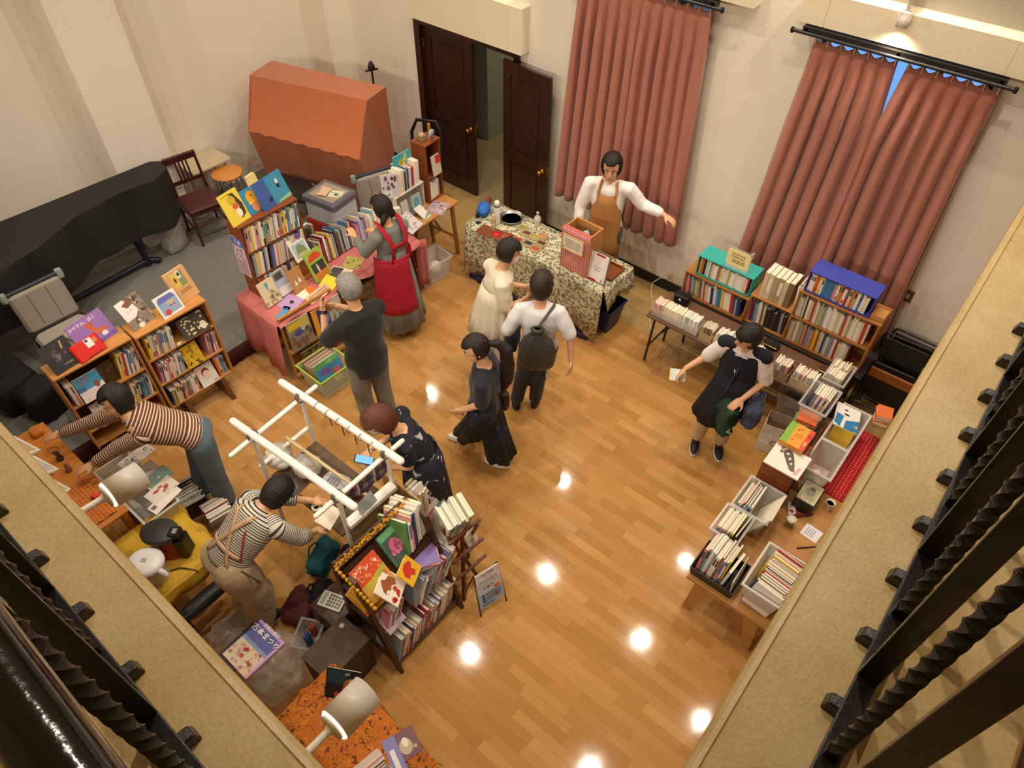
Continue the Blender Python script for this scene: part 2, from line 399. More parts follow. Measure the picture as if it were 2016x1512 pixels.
window('window_1', *W1, *WZ, 1); window('window_2', *W2, *WZ, 1); window('window_3', *U1, *UZ, 1); window('window_4', *U2, *UZ, 1)
# --- galleries
STONE = None
def terrazzo():
    m, nt, b = nodes_of('gallery_stone'); L = nt.links.new; N = nt.nodes.new
    ge = N('ShaderNodeNewGeometry'); n1 = N('ShaderNodeTexNoise'); n1.inputs['Scale'].default_value = 5; n1.inputs['Detail'].default_value = 4
    n2 = N('ShaderNodeTexNoise'); n2.inputs['Scale'].default_value = 130; n2.inputs['Detail'].default_value = 2
    L(ge.outputs['Position'], n1.inputs['Vector']); L(ge.outputs['Position'], n2.inputs['Vector'])
    r1 = N('ShaderNodeValToRGB'); r1.color_ramp.elements[0].color = lin('bfa269') + (1,); r1.color_ramp.elements[1].color = lin('d2b985') + (1,)
    r1.color_ramp.elements[0].position = .35; r1.color_ramp.elements[1].position = .68; L(n1.outputs['Fac'], r1.inputs[0])
    mr = N('ShaderNodeMapRange'); mr.inputs[1].default_value = .3; mr.inputs[2].default_value = .7; mr.inputs[3].default_value = .9; mr.inputs[4].default_value = 1.08; L(n2.outputs['Fac'], mr.inputs[0])
    hs = N('ShaderNodeHueSaturation'); L(mr.outputs[0], hs.inputs['Value']); L(r1.outputs[0], hs.inputs['Color']); L(hs.outputs[0], b.inputs['Base Color'])
    b.inputs['Roughness'].default_value = .42
    bp = N('ShaderNodeBump'); bp.inputs['Strength'].default_value = .1; bp.inputs['Distance'].default_value = .01; L(n2.outputs['Fac'], bp.inputs['Height']); L(bp.outputs[0], b.inputs['Normal'])
    return m
STONE = terrazzo(); GZ = 3.55; GXE, GYE = .078, -.012
def nosing(n, horizontal):
    """gallery slab with a rounded stone nosing toward the hall"""
    prof = [(-.06, GZ), (-.028, GZ), (-.026, GZ-.004), (-.023, GZ+.001), (-.012, GZ-.001), (-.003, GZ-.009), (0, GZ-.022), (-.002, GZ-.05), (-.015, GZ-.06), (-.015, GZ-.33), (-.06, GZ-.33)]
    return prof
mb = MB(); pr = nosing('', 1)
mb.box(LO, GXE-.06, LO, YS, GZ-.33, GZ)
mb.grid([[(GXE+a, y, z) for a, z in pr] for y in (GYE-.01, YS)], sm=False)
struct('floor_gallery_left', mb, STONE)
mb = MB(); mb.box(GXE-.06, XW, LO, GYE-.06, GZ-.33, GZ)
mb.grid([[(x, GYE+a, z) for a, z in pr] for x in (XW, GXE-.03)], sm=False)
struct('floor_gallery_right', mb, STONE)
# --- wrought iron balustrades
IRON = pm('black_iron', '16110d', .35, .25, 60, .07, 90, coat=.4)
def twisted(mb, x, z0, z1, r, pitch=.045):
    n = int((z1-z0)/.0075); vs = []; fs = []
    for i in range(n+1):
        z = z0+(z1-z0)*i/n; g = 2*PI*z/pitch/4
        for j in range(4): a = g+j*PI/2; vs.append((x+r*math.cos(a), r*math.sin(a), z))
    for i in range(n):
        for j in range(4): fs.append((i*4+j, i*4+(j+1) % 4, i*4+4+(j+1) % 4, i*4+4+j))
    mb.add(vs, fs, 0, False)
def balustrade(label, M, feet, length, start):
    """local x along the rail, y toward the hall, z=0 at the stone"""
    t = thing('balustrade', label, 'railing', (0, 0, 0), 0, 'gallery balustrades'); t.matrix_world = M
    bevel(MB().box(start, length, -.022, .022, .035, .052).build('bottom_rail', IRON, t), .003)
    for k in feet:
        f = MB(); f.add([(k-.019, -.01, .0), (k+.019, -.01, 0), (k+.019, .05, 0), (k-.019, .05, 0), (k-.016, -.01, .036), (k+.016, -.01, .036), (k+.014, .042, .03), (k-.014, .042, .03)],
                        [(3,2,1,0),(4,5,6,7),(0,1,5,4),(1,2,6,5),(2,3,7,6),(3,0,4,7)]); bevel(f.build('foot', IRON, t), .004)
    for i, k in enumerate(feet):
        x = k+.075
        if i % 2: bevel(MB().box(x-.006, x+.006, -.022, .022, .05, .97).build('flat_bar', IRON, t), .002)
        else:
            b = MB(); b.box(x-.014, x+.014, -.014, .014, .05, .075); twisted(b, x, .075, .80, .0165); b.box(x-.014, x+.014, -.014, .014, .80, .97); b.build('twisted_bar', IRON, t)
    h = MB(); pf = [(-.028, .965), (-.028, .985), (-.02, 1.0), (.0, 1.005), (.02, 1.0), (.028, .985), (.028, .965)]
    h.grid([[(xx, a, z) for a, z in pf] for xx in (start, length)], sm=True); h.box(start, length, -.02, .02, .955, .966)
    h.build('handrail', pm('gloss_black_paint', '0d0b09', .16, .1, 20, .05, 70, coat=.8), t)
    c = MB().box(start-.03, start+.03, -.03, .03, 0, .97); c.ball((start, 0, 1.03), (.05, .05, .06)); c.lathe([(.045, 0), (.045, .04), (.034, .06)], (start, 0, 0), 16); c.build('corner_post', IRON, t)
    return t
balustrade('black iron balustrade with twisted bars along the right gallery edge', Matrix.Translation((0, -.222, GZ)), [.647+.187*i for i in range(-2, 27)], XW, .12)
balustrade('black iron balustrade with twisted bars along the left gallery edge', Matrix.Translation((-.092, 0, GZ)) @ Matrix.Rotation(PI/2, 4, 'Z') @ Matrix.Scale(-1, 4, (0, 1, 0)), [.575+.209*i for i in range(0, 30)], YS, .10)
# --- lamps
LW = pm('lamp_white', 'e8e2d6', .35, .03, 8); GLOW = emit('lamp_glow', 'fff0d0', 6)
def spot_lamp(label, loc, d, arm_from, scale=1, parts=True):
    t = thing('spotlight', label, 'lamp', (0, 0, 0), 0, 'cylinder spotlights')
    M = Matrix.Translation(loc) @ Vector(d).to_track_quat('Z', 'Y').to_matrix().to_4x4(); q = scale
    b = MB(); b.M = M; b.lathe([(.044*q, .015), (.048*q, .012), (.048*q, .125*q), (.042*q, .125*q), (.042*q, .03)], n=28); b.build('lamp_body', LW, t)
    b = MB(); b.M = M; b.lathe([(.037*q, .008), (.0435*q, .008)], n=28, sm=False); b.build('glow_ring', GLOW, t)
    b = MB(); b.M = M; b.lathe([(0, .0), (.037*q, .0), (.037*q, .02), (.03*q, .03)], n=28); b.build('back_plate', LW, t)
    b = MB(); b.M = M; b.lathe([(0, .09*q), (.04*q, .09*q)], n=20); b.build('bulb_face', emit('bulb_face', 'ffe2b0', 8), t)
    b = MB(); b.tube([arm_from, M @ Vector((0, 0, .0))], .011*q, 8); b.ball(M @ Vector((0, 0, 0)), .016*q); b.build('arm', LW, t)
    return t
for i, y in enumerate(TRACK_Y):
    lab = ['white cylinder spotlight over the orange patterned table', 'white cylinder spotlight over the picture frame table'][i] if i < 2 else 'white cylinder spotlight under the left gallery, number %d from the corner' % (i+1)
    if i < 2: spot_lamp(lab, (.165, y, 3.19), (1, .02, -.1), (GXE-.02, y+.0, 3.20), 1.0)
spot_lamp('white cylinder spotlight on the head box above the right curtain', (5.70, 1.205, 3.29), (-.25, -.05, -1), (5.66, 1.21, 3.42), .85)
spot('head_box_lamp', (5.66, 1.2, 3.14), (5.4, 1.2, 0), 14, 140, .8, .05)
o = MB().box(5.6, XW, 1.17, 1.25, 3.41, 3.43).build('lamp_bracket', LW); tag(o, 'white bracket plate above the curtain wall spotlight', 'bracket')
# --- curtains
CURT = pm('curtain_cloth', 'b06e5c', .75, .08, 40, .1, 120, sheen=.3)
def curtain(label, yt0, yt1, yb0, yb1, zt, zb, folds, seed, inner=0):
    """one panel hanging from the track; y runs from right edge to left edge"""
    rr = random.Random(seed); ph = [rr.uniform(-1.5, 1.5) for _ in range(folds+2)]; am = [rr.uniform(.45, 1.2) for _ in range(folds+2)]
    n = folds*14; m = 26; P = []
    for i in range(m+1):
        s = i/m; z = zt+(zb-zt)*s; row = []
        for j in range(n+1):
            u = j/n; k = u*folds; f = int(min(k, folds-1)); a = am[f]*(1-(k-f))+am[f+1]*(k-f)
            s0 = min(1, s/.28) if inner == 0 else s; s1 = min(1, s/.28) if inner else s; e0 = yt0+(yb0-yt0)*s0; e1 = yt1+(yb1-yt1)*s1; y = e0+(e1-e0)*u
            w1 = 1-2*abs(math.sin(PI*(k+.22*math.sin(ph[f]+s*1.5)*s)))**.75
            pinch = max(0, 1-s*9)
            wave = -(.02+.055*min(1, s*5))*a*w1*(1-.55*pinch)
            x = 5.735+.01-wave*.9 + .012*math.sin(7*u+3*s+seed)*s
            y += .018*math.cos(2*PI*k)*min(1, s*4)*a
            row.append((x, y, z+(.012*math.cos(2*PI*k) if i == 0 else 0)))
        P.append(row)
    t = thing('curtain', label, 'curtain', (0, 0, 0), 0, 'window curtains')
    c = MB().grid(P).build('cloth', CURT, t); solid(c, .003, 0)
    for f in range(folds+1):
        y = yt0+(yt1-yt0)*min(.985, max(.015, f/folds))
        h = MB().tube([(5.74, y, zt-.03), (5.735, y, zt+.02), (5.745, y, zt+.045)], .0035, 6); h.build('hook', pm('hook_white', 'e8e4da', .4, .05, 9), t)
    return t
for k, (yt, yb, zb) in enumerate((((1.075, .455), (1.14, .33), .56), ((1.77, 1.15), (1.9, 1.09), .58), ((3.29, 2.64), (3.31, 2.52), .665), ((3.96, 3.27), (4.07, 3.26), .70))):
    lab = ('right panel of the rust pink curtain behind the blue book box', 'left panel of the rust pink curtain behind the teal book box',
           'right panel of the rust pink curtain behind the man in the apron', 'left panel of the rust pink curtain beside the open door')[k]
    curtain(lab, yt[0], yt[1], yb[0], yb[1], 2.945, zb, 6, k+2, k % 2)
BLK = pm('black_rail', '14110f', .35, .1, 10)
for k, (y0, y1) in enumerate(((.37, 1.94), (2.53, 4.08))):
    t = thing('curtain_rail', ('black curtain rail above the right window', 'black curtain rail above the window by the door')[k], 'curtain rail', (0, 0, 0), 0, 'curtain rails')
    MB().box(5.70, 5.775, y0+.07, y1-.07, 2.985, 3.03).build('track', BLK, t)
    MB().tube([(5.69, y0, 2.99), (5.69, y1, 2.99)], .014, 8).build('rod', BLK, t)
    for y in (y0, y1): MB().lathe([(.012, -.02), (.016, 0), (.012, .02)], (5.69, y, 2.99), 10).build('finial', BLK, t)
    for y in (y0+.1, (y0+y1)/2, y1-.1): MB().box(5.70, XW, y-.012, y+.012, 3.0, 3.02).build('bracket', BLK, t)
# --- wall fittings
t = thing('light_switch', 'brown metal switch plate on the wall right of the curtain', 'switch', (XW, .369, 1.104))
MB().rbox(-.012, 0, -.04, .04, -.06, .06, .004).build('plate', pm('brown_plate', '6b4a36', .4, .1, 9), t); MB().box(-.02, -.012, -.012, .012, -.02, .02).build('rocker', pm('cream_plastic', 'd9c8ae', .4, .05, 9), t)
t = thing('wall_outlet', 'cream wall outlet low on the wall beside the teal book box', 'outlet', (XW, 2.574, .179))
MB().rbox(-.01, 0, -.035, .035, -.06, .06, .004).build('plate', pm('cream_plastic', 'd9c8ae', .4, .05, 9), t); MB().box(-.013, -.01, -.012, .012, -.03, .03).build('socket', pm('socket', 'b9a88c', .5, .05, 9), t)

# ================================================================ builders for books and furniture
COVER = object_colour('cover_stock', .45, .08); PAGE = pm('page_edges', 'e9dfc8', .8, .06, 60, 0, 60, stretch=(1, 8, 1)); TITLE = object_colour('title_block', .5, .05)
LABEL_INK = pm('title_ink', '3a3230', .6, .1, 20); LABEL_WHITE = pm('title_white', 'f2ece0', .6, .04, 20); LABEL_RED = pm('title_red', 'b8342c', .6, .1, 20); LABEL_BLUE = pm('title_blue', '3c6f9e', .6, .1, 20)
def book_mesh(kind):
    """unit book: thickness x 0..1, depth y 0..1 (spine at y=0), height z 0..1"""
    m = MB(); b = .09
    m.box(0, b, 0, 1, 0, 1, 0).box(1-b, 1, 0, 1, 0, 1, 0).box(b, 1-b, 0, .02, 0, 1, 0).box(b, 1-b, .02, .985, .012, .985, 1)
    if kind: m.box(.2, .8, -.006, 0, *[(0, 0), (.62, .9), (.3, .85), (.08, .3), (.45, .93)][kind], 2)
    return m.mesh('book', [COVER, PAGE, (LABEL_INK, LABEL_INK, LABEL_WHITE, LABEL_RED, LABEL_BLUE)[kind]])
BOOKS = [book_mesh(k) for k in range(5)]
CNAME = {'f1ebdf': 'white', 'efe6d2': 'cream', 'd9c9a8': 'beige', 'b7a07c': 'tan', '8c6a4c': 'brown', '4a3428': 'dark brown', 'b83a2e': 'red', 'd96f34': 'orange', 'e8c23a': 'yellow', '5f8f4e': 'green',
         '3f7fae': 'blue', '2c3f74': 'navy', '7d6aa8': 'purple', 'd98d94': 'pink', '2b2624': 'black', '9aa0a4': 'grey', '8fb7c4': 'pale blue', '5aa39a': 'teal', 'c9c28a': 'pale green', '7a2630': 'maroon'}
PAL = {'mix': 'f1ebdf efe6d2 f1ebdf d9c9a8 d98d94 3f7fae e8c23a b83a2e 9aa0a4 5f8f4e 8fb7c4 2c3f74 d96f34 efe6d2 b7a07c'.split(),
       'white': 'f1ebdf f1ebdf efe6d2 f1ebdf efe6d2 d9c9a8 f1ebdf b83a2e efe6d2 9aa0a4 f1ebdf c9c28a'.split(),
       'old': 'b7a07c d9c9a8 d9c9a8 8c6a4c b7a07c efe6d2 d9c9a8'.split(),
       'warm': 'd9c9a8 efe6d2 b83a2e d96f34 efe6d2 e8c23a 9aa0a4 8c6a4c d9c9a8 2c3f74 f1ebdf'.split(),
       'dark': '2b2624 4a3428 8c6a4c 2b2624 7a2630 9aa0a4 d9c9a8 3f7fae'.split(),
       'pale': 'efe6d2 d9c9a8 f1ebdf d98d94 9aa0a4 efe6d2 8fb7c4 d9c9a8 7d6aa8'.split()}
ORD = 'first second third fourth fifth sixth seventh eighth ninth tenth eleventh twelfth thirteenth fourteenth fifteenth sixteenth seventeenth eighteenth nineteenth twentieth'.split()
ORD += ['twenty-'+w for w in ORD[:9]] + ['thirtieth'] + ['thirty-'+w for w in ORD[:9]]
REST = MB(); REST_COLS = {}
REST_MATS = []
NBOOK = [0]
def put_book(M, size, c, kind, label, group):
    o = bpy.data.objects.new('book', BOOKS[kind]); col.objects.link(o); o.matrix_world = M @ Matrix.Diagonal((*size, 1)); o.color = lin(c)+(1,)
    NBOOK[0] += 1; return tag(o, label, 'book', group)
def row(loc, rz, length, hs, d, pal, seed, where, alone=True, tilt=0, th=(.012, .03), lean=0, kinds=(0, 1, 2, 3, 4), colours=None, fill=1.0, roll=0):
    """books standing in a row from the viewer's left to right; spine faces local -Y"""
    rr = random.Random(seed); x = 0; i = 0; B = xf(loc, rz, tilt, roll); pal = PAL[pal] if isinstance(pal, str) else pal
    while x < length*fill:
        t = rr.uniform(*th); 
        if x+t > length: break
        h = rr.uniform(*hs); dd = d*rr.uniform(.9, 1); c = colours[i] if colours and i < len(colours) else rr.choice(pal); k = rr.choice(kinds)
        a = lean+rr.uniform(-.004, .004)
        M = B @ Matrix.Translation((x, rr.uniform(0, .012), 0)) @ Matrix.Rotation(a, 4, 'Y')
        if alone: put_book(M, (t*.96, dd, h), c, k, '%s book, %s from the left in %s' % (CNAME[c], ORD[i], where), 'books in '+where)
        else: rest_book(M, (t*.96, dd, h), c)
        x += t/math.cos(lean); i += 1
    return i
def rest_book(M, size, c):
    if c not in REST_COLS: REST_COLS[c] = len(REST_COLS); REST_MATS.append(flat(c))
    if 'page' not in REST_COLS: REST_COLS['page'] = len(REST_COLS); REST_MATS.append(PAGE)
    REST.M = M @ Matrix.Diagonal((*size, 1)); m = REST_COLS[c]
    REST.box(0, .1, 0, 1, 0, 1, m).box(.9, 1, 0, 1, 0, 1, m).box(.1, .9, 0, .03, 0, 1, m).box(.1, .9, .03, .985, .01, .98, REST_COLS['page'])
def board(name, label, cat, loc, rz, w, h, t, c, design, tilt=R(15), group=None, pages=True, roll=0):
    """a book, card or frame shown face on: cover toward local -Y, leaning back by tilt (90 = lying face up)"""
    e = thing(name, label, cat, loc, rz, group, tilt, roll)
    m = MB()
    if pages: m.box(-w/2, w/2, 0, t*.12, 0, h, 0).box(-w/2, w/2, t*.88, t, 0, h, 0).box(-w/2, -w/2+t*.12, t*.12, t*.88, 0, h, 0).box(-w/2+t*.12, w/2-.003, t*.12, t*.88, .003, h-.003, 1)
    else: m.box(-w/2, w/2, 0, t, 0, h, 0)
    m.build('cover' if pages else 'card', [flat(c), PAGE], e)
    if design: print_mesh(e, w, h, design)
    return e
def fbook(label, loc, rz, w, h, c, design, tilt=R(15), t=.012, group=None, roll=0):
    return board('picture_book', label, 'book', loc, rz, w, h, t, c, design, tilt, group, True, roll)
def stack(loc, rz, n, w, d, pal, seed, where, alone=True, th=(.008, .02)):
    """books lying in a pile, spines toward local -Y"""
    rr = random.Random(seed); z = 0; pal = PAL[pal] if isinstance(pal, str) else pal
    for i in range(n):
        t = rr.uniform(*th); c = rr.choice(pal); M = xf((loc[0], loc[1], loc[2]+z), rz+rr.uniform(-.12, .12)) @ Matrix.Translation((w/2, 0, 0)) @ Matrix.Rotation(-PI/2, 4, 'Y')
        s = (t*.96, d*rr.uniform(.9, 1), w*rr.uniform(.9, 1))
        if alone: put_book(M, s, c, rr.choice((0, 1, 2)), '%s book, %s from the bottom of %s' % (CNAME[c], ORD[i], where), 'books in '+where)
        else: rest_book(M, s, c)
        z += t
    return z
OAK = wood('oak_board', 'b9793c', '9a5f2a', 4, 'X', .5); PINE = wood('pine_board', 'c98f4e', 'b47a3c', 4, 'X', .5); WALN = wood('dark_rack_wood', '4d2c1a', '38200f', 4, 'Z', .45); REDW = wood('red_brown_wood', '8f4a22', '75380f', 4, 'X', .5)
def bookcase(label, loc, rz, w, d, h, shelves, mat, t=.018, back=True, top=True, name='bookcase', feet=0, cat='bookcase', group=None):
    e = thing(name, label, cat, loc, rz, group)
    for s, x in (('side_panel', -w/2), ('side_panel', w/2-t)): bevel(MB().box(x, x+t, 0, d, 0, h).build(s, mat, e), .002, 1)
    for z in shelves: bevel(MB().box(-w/2+t, w/2-t, 0, d, z, z+t).build('shelf', mat, e), .002, 1)
    if top: bevel(MB().box(-w/2-.004, w/2+.004, -.004, d, h, h+t).build('top_panel', mat, e), .002, 1)
    if back: MB().box(-w/2+t, w/2-t, d-.008, d-.002, shelves[0], h).build('back_panel', mat, e)
    for k in range(feet):
        x = -w/2+.06+(w-.12)*k/max(1, feet-1); f = MB(); f.add([(x-.02, .0, 0), (x+.02, 0, 0), (x+.02, d, 0), (x-.02, d, 0), (x-.02, .0, -.01), (x+.02, 0, -.01), (x+.02, d, -.01), (x-.02, d, -.01)], [(0,1,2,3),(7,6,5,4),(4,5,1,0),(5,6,2,1),(6,7,3,2),(7,4,0,3)])
    return e
def table(label, loc, rz, w, d, h, top_mat, leg_mat, t=.025, lw=.022, name='folding_table', splay=0, rail=True, group=None, round_=.0):
    """local x along the width, y depth from 0 (front) to d, z up"""
    e = thing(name, label, 'table', loc, rz, group)
    o = MB().box(-w/2, w/2, 0, d, h-t, h).build('tabletop', top_mat, e); bevel(o, .006)
    for sx in (-1, 1):
        for y in (.04, d-.04):
            x = sx*(w/2-.08); f = MB().tube([(x+sx*splay, y, 0), (x, y, h-t)], lw*.6, 8); f.build('leg', leg_mat, e)
        if rail:
            x = sx*(w/2-.08); MB().tube([(x+sx*splay*.6, .04, h*.35), (x+sx*splay*.6, d-.04, h*.35)], lw*.4, 6).build('stretcher', leg_mat, e)
            MB().tube([(x, d/2, h*.4), (x-sx*.22, d/2, h-t)], lw*.35, 6).build('brace', leg_mat, e)
    return e
CLEAR = clear('clear_plastic', 'e6e6e4', .34, .2); MILK = clear('milky_plastic', 'e2ded4', .6, .35)
def crate(label, loc, rz, w, d, h, mat=None, t=.004, rim=True, name='storage_box', cat='box', rim_mat=None, group=None):
    e = thing(name, label, cat, loc, rz, group); mat = mat or CLEAR; q = .03*h/.2
    m = MB(); b = [(-w/2+q, q), (w/2-q, q), (w/2-q, d-q), (-w/2+q, d-q)]; tp = [(-w/2, 0), (w/2, 0), (w/2, d), (-w/2, d)]
    def sh(p, k): cx, cy = 0, d/2; return tuple((x-(t if x > cx else -t)*k, y-(t if y > cy else -t)*k) for x, y in p)
    v = [(*p, 0) for p in b]+[(*p, h) for p in tp]+[(*p, t) for p in sh(b, 1)]+[(*p, h) for p in sh(tp, 1)]
    f = [(3, 2, 1, 0), (8, 9, 10, 11)]+[(i, (i+1) % 4, 4+(i+1) % 4, 4+i) for i in range(4)]+[(8+(i+1) % 4, 8+i, 12+i, 12+(i+1) % 4) for i in range(4)]+[(4+i, 4+(i+1) % 4, 12+(i+1) % 4, 12+i) for i in range(4)]
    m.add(v, f).build('tub', mat, e)
    if rim:
        g = MB(); r = .012
        for x0, x1, y0, y1 in ((-w/2-r, w/2+r, -r, 0), (-w/2-r, w/2+r, d, d+r), (-w/2-r, -w/2, 0, d), (w/2, w/2+r, 0, d)): g.box(x0, x1, y0, y1, h-.012, h)
        g.build('rim', rim_mat or mat, e)
    return e
def tray(label, loc, rz, w, d, h, c, t=.004, name='paperback_tray', group=None, cat='tray'):
    e = thing(name, label, cat, loc, rz, group); m = flat(c, .8)
    MB().box(-w/2, w/2, 0, d, 0, t).build('base', m, e)
    for n, a in (('front_panel', (-w/2, w/2, 0, t)), ('back_panel', (-w/2, w/2, d-t, d)), ('side_panel', (-w/2, -w/2+t, t, d-t)), ('side_panel', (w/2-t, w/2, t, d-t))): MB().box(*a, t, h).build(n, m, e)
    return e
def cloth_over(label, loc, rz, w, d, top, drop, mat, seed=1, name='tablecloth', folds=9, amp=.02, drops=None, group=None):
    """cloth lying on a table top and hanging over its edges; local x width, y 0..d; drops=(front,back,left,right) lengths"""
    e = thing(name, label, 'tablecloth', loc, rz, group); rr = random.Random(seed); F, Bk, Lf, Rt = drops or (drop,)*4
    m = MB(); z = top+.004; ph = rr.uniform(0, 6)
    def side(p0, p1, n, L):
        if L <= 0: return
        p0 = Vector(p0); p1 = Vector(p1); k = max(8, int((p1-p0).length/.03)); rows = []
        for i, s in enumerate((0, .04, .12, .3, .6, 1)):
            r = []
            for j in range(k+1):
                u = j/k; p = p0.lerp(p1, u); wv = amp*math.sin(u*folds*(p1-p0).length*2.2+ph)*s+amp*.5*math.sin(u*17+ph*2)*s
                r.append(p+Vector(n)*(.012*min(1, i)+wv+.03*s)+Vector((0, 0, -L*s+(.012*math.sin(u*23+ph)*s))))
            rows.append(r)
        m.grid(rows)
    x0, x1 = -w/2, w/2
    m.grid([[(x0+(x1-x0)*i/12, d*j/6, z) for i in range(13)] for j in range(7)])
    side((x0, 0, z), (x1, 0, z), (0, -1, 0), F); side((x1, d, z), (x0, d, z), (0, 1, 0), Bk); side((x0, d, z), (x0, 0, z), (-1, 0, 0), Lf); side((x1, 0, z), (x1, d, z), (1, 0, 0), Rt)
    c = m.build('cloth', mat, e); solid(c, .003, 1); return e
def paper_cup(label, loc, r=.035, h=.09, liquid='6b4a24', c='e9e2d0', group=None):
    e = thing('paper_cup', label, 'cup', loc, 0, group)
    MB().lathe([(r*.72, 0), (r, h), (r*1.04, h), (r*1.04, h+.004), (r*.95, h+.003), (r*.68, .006), (0, .006)], n=18).build('cup_wall', flat(c), e)
    MB().lathe([(0, h*.8), (r*.9, h*.8)], n=18).build('drink', flat(liquid, .1), e); return e

# ================================================================ book stalls on the right (curtain wall and under the right gallery)
BRT = pm('brown_laminate', '6b4a38', .4, .08, 6); DKL = pm('dark_leg_paint', '2a1f18', .45, .1, 10); W90 = -PI/2
table('brown folding table carrying trays of paperbacks along the curtain wall', (4.735, 1.32, 0), W90, 1.82, .45, .61, BRT, DKL, splay=.03)
# long bench behind, on which the bookcases stand
table('dark low bench behind the paperback table', (5.215, 1.22, 0), W90, 1.75, .40, .61, pm('dark_bench', '2c2019', .6, .1, 8), DKL, name='bench', rail=False)
# left bookcase with teal box on top
bookcase('orange brown two-row bookcase under the teal box', (5.222, 1.815, .611), W90, .66, .26, .255, (0.0,), OAK)
row((5.235, 2.115, .631), W90, .60, (.17, .215), .14, 'mix', 11, 'the bookcase under the teal box', alone=False, lean=-.12, th=(.016, .032), colours='d98d94 d98d94 b83a2e 8fb7c4 5aa39a e8c23a 9aa0a4 8c6a4c d9c9a8 b83a2e d9c9a8'.split())
TEAL = pm('teal_card', '2ba49a', .6, .06, 8)
bookcase('teal box of paperbacks on the left bookcase', (5.235, 1.78, .888), W90, .55, .2, .20, (0.0,), TEAL, t=.012, name='book_box', cat='box')
row((5.245, 2.035, .902), W90, .51, (.15, .175), .12, 'white', 12, 'the teal box', alone=False, th=(.011, .02), colours='e8c23a d96f34 8c6a4c 2b2624 f1ebdf 8fb7c4'.split())
e = thing('sign_holder', 'yellow price card in a clear stand on the teal box', 'sign', (5.25, 1.70, 1.102), W90)
MB().box(-.1, .1, 0, .05, 0, .004).box(-.115, .115, .02, .024, 0, .2).box(.1, .115, .02, .06, .15, .2).build('stand', CLEAR, e)
m = MB(); m.M = xf((0, .012, .012), 0, R(6)); m.prism([(-.09, .0), (-.07, -.0), (.07, 0), (.09, 0)], 0, 0) if 0 else None
k = .022; pts = [(-.11+k, 0), (.11-k, 0), (.11, k), (.11, .165-k), (.11-k, .165), (-.11+k, .165), (-.11, .165-k), (-.11, k)]
m = MB(); m.add([(x, .012, z+.02) for x, z in pts]+[(x, .016, z+.02) for x, z in pts], [tuple(range(8)), tuple(range(15, 7, -1))]+[(i, 8+i, 8+(i+1) % 8, (i+1) % 8) for i in range(8)]); c = m.build('yellow_card', flat('f8ecaa'), e)
p = print_mesh(e, .22, .165, [('l', .2, .8, .5, .85, 2, 'b39a4a'), ('l', .25, .8, .2, .45, 2, '8c7434')], .012, 'writing'); p.location.z = .02
e = thing('card_reader', 'small black box with a round white button on the brown table', 'box', (5.06, 2.06, .611), W90+.1)
MB().rbox(-.075, .075, 0, .09, 0, .1, .012).build('case', pm('black_plastic', '15120f', .4, .1, 9), e); mm = MB(); mm.M = Matrix.Translation((-.01, -.001, .055)) @ Matrix.Rotation(PI/2, 4, 'X'); mm.lathe([(.014, 0), (.014, .004), (0, .004)], n=14); mm.build('button', flat('e8e2d4'), e)
# middle wooden crate with thick old books and a row below
bookcase('orange wooden crate of books between the two bookcases', (5.25, 1.29, .611), W90, .40, .27, .30, (0.0, ), PINE, name='book_crate', cat='box')
row((5.262, 1.47, .631), W90, .36, (.19, .25), .16, 'dark', 13, 'the orange wooden crate', alone=False, lean=-.08, th=(.014, .03), colours='d98d94 7a2630 3f7fae 9aa0a4 f1ebdf 8c6a4c d9c9a8 2b2624 4a3428 2b2624 2b2624 4a3428 2b2624'.split())
row((5.262, 1.43, .932), W90, .32, (.255, .275), .19, 'old', 14, 'the thick old set on the orange crate', th=(.04, .05), kinds=(0, 0, 2), colours='d9c9a8 d9c9a8 b7a07c b7a07c d9c9a8 8c6a4c 4a3428'.split())
row((5.262, 1.108, .932), W90, .06, (.25, .3), .19, 'mix', 15, 'the slim bunch beside the blue box', alone=False, th=(.01, .014), lean=-.08)
# right bookcase, blue box on top
bookcase('tall orange brown bookcase under the blue box', (5.245, .75, .611), W90, .70, .27, .555, (0.0, .275), OAK)
row((5.258, 1.075, .631), W90, .56, (.19, .235), .15, 'warm', 16, 'the bottom row of the tall bookcase', alone=False, th=(.013, .028), lean=-.05, colours='d9c9a8 d9c9a8 b7a07c efe6d2 b7a07c b7a07c b7a07c b83a2e 9aa0a4 8fb7c4 d96f34 e8c23a b83a2e d9c9a8 d9c9a8 2c3f74'.split())
row((5.258, 1.075, .906), W90, .63, (.19, .24), .15, 'white', 17, 'the middle row of the tall bookcase', alone=False, th=(.012, .027), lean=-.05, colours='d9c9a8 d9c9a8 9aa0a4 efe6d2 4a3428 efe6d2 d9c9a8 b83a2e'.split())
BLUE = pm('blue_card', '3a44a8', .55, .06, 8)
bookcase('blue box of paperbacks on the tall bookcase', (5.255, .80, 1.188), W90, .56, .21, .20, (0.0,), BLUE, t=.012, name='book_box', cat='box')
row((5.262, 1.06, 1.202), W90, .50, (.155, .18), .12, 'mix', 18, 'the blue box', th=(.013, .026), colours='f1ebdf f1ebdf efe6d2 d96f34 d96f34 e8c23a efe6d2 3f7fae 3f7fae 3f7fae 3f7fae d98d94 f1ebdf'.split())
e = thing('wooden_block', 'orange wooden block on the end of the tall bookcase', 'block', (5.27, .455, 1.186), W90); bevel(MB().box(-.055, .055, 0, .13, 0, .05).build('block', PINE, e), .004)
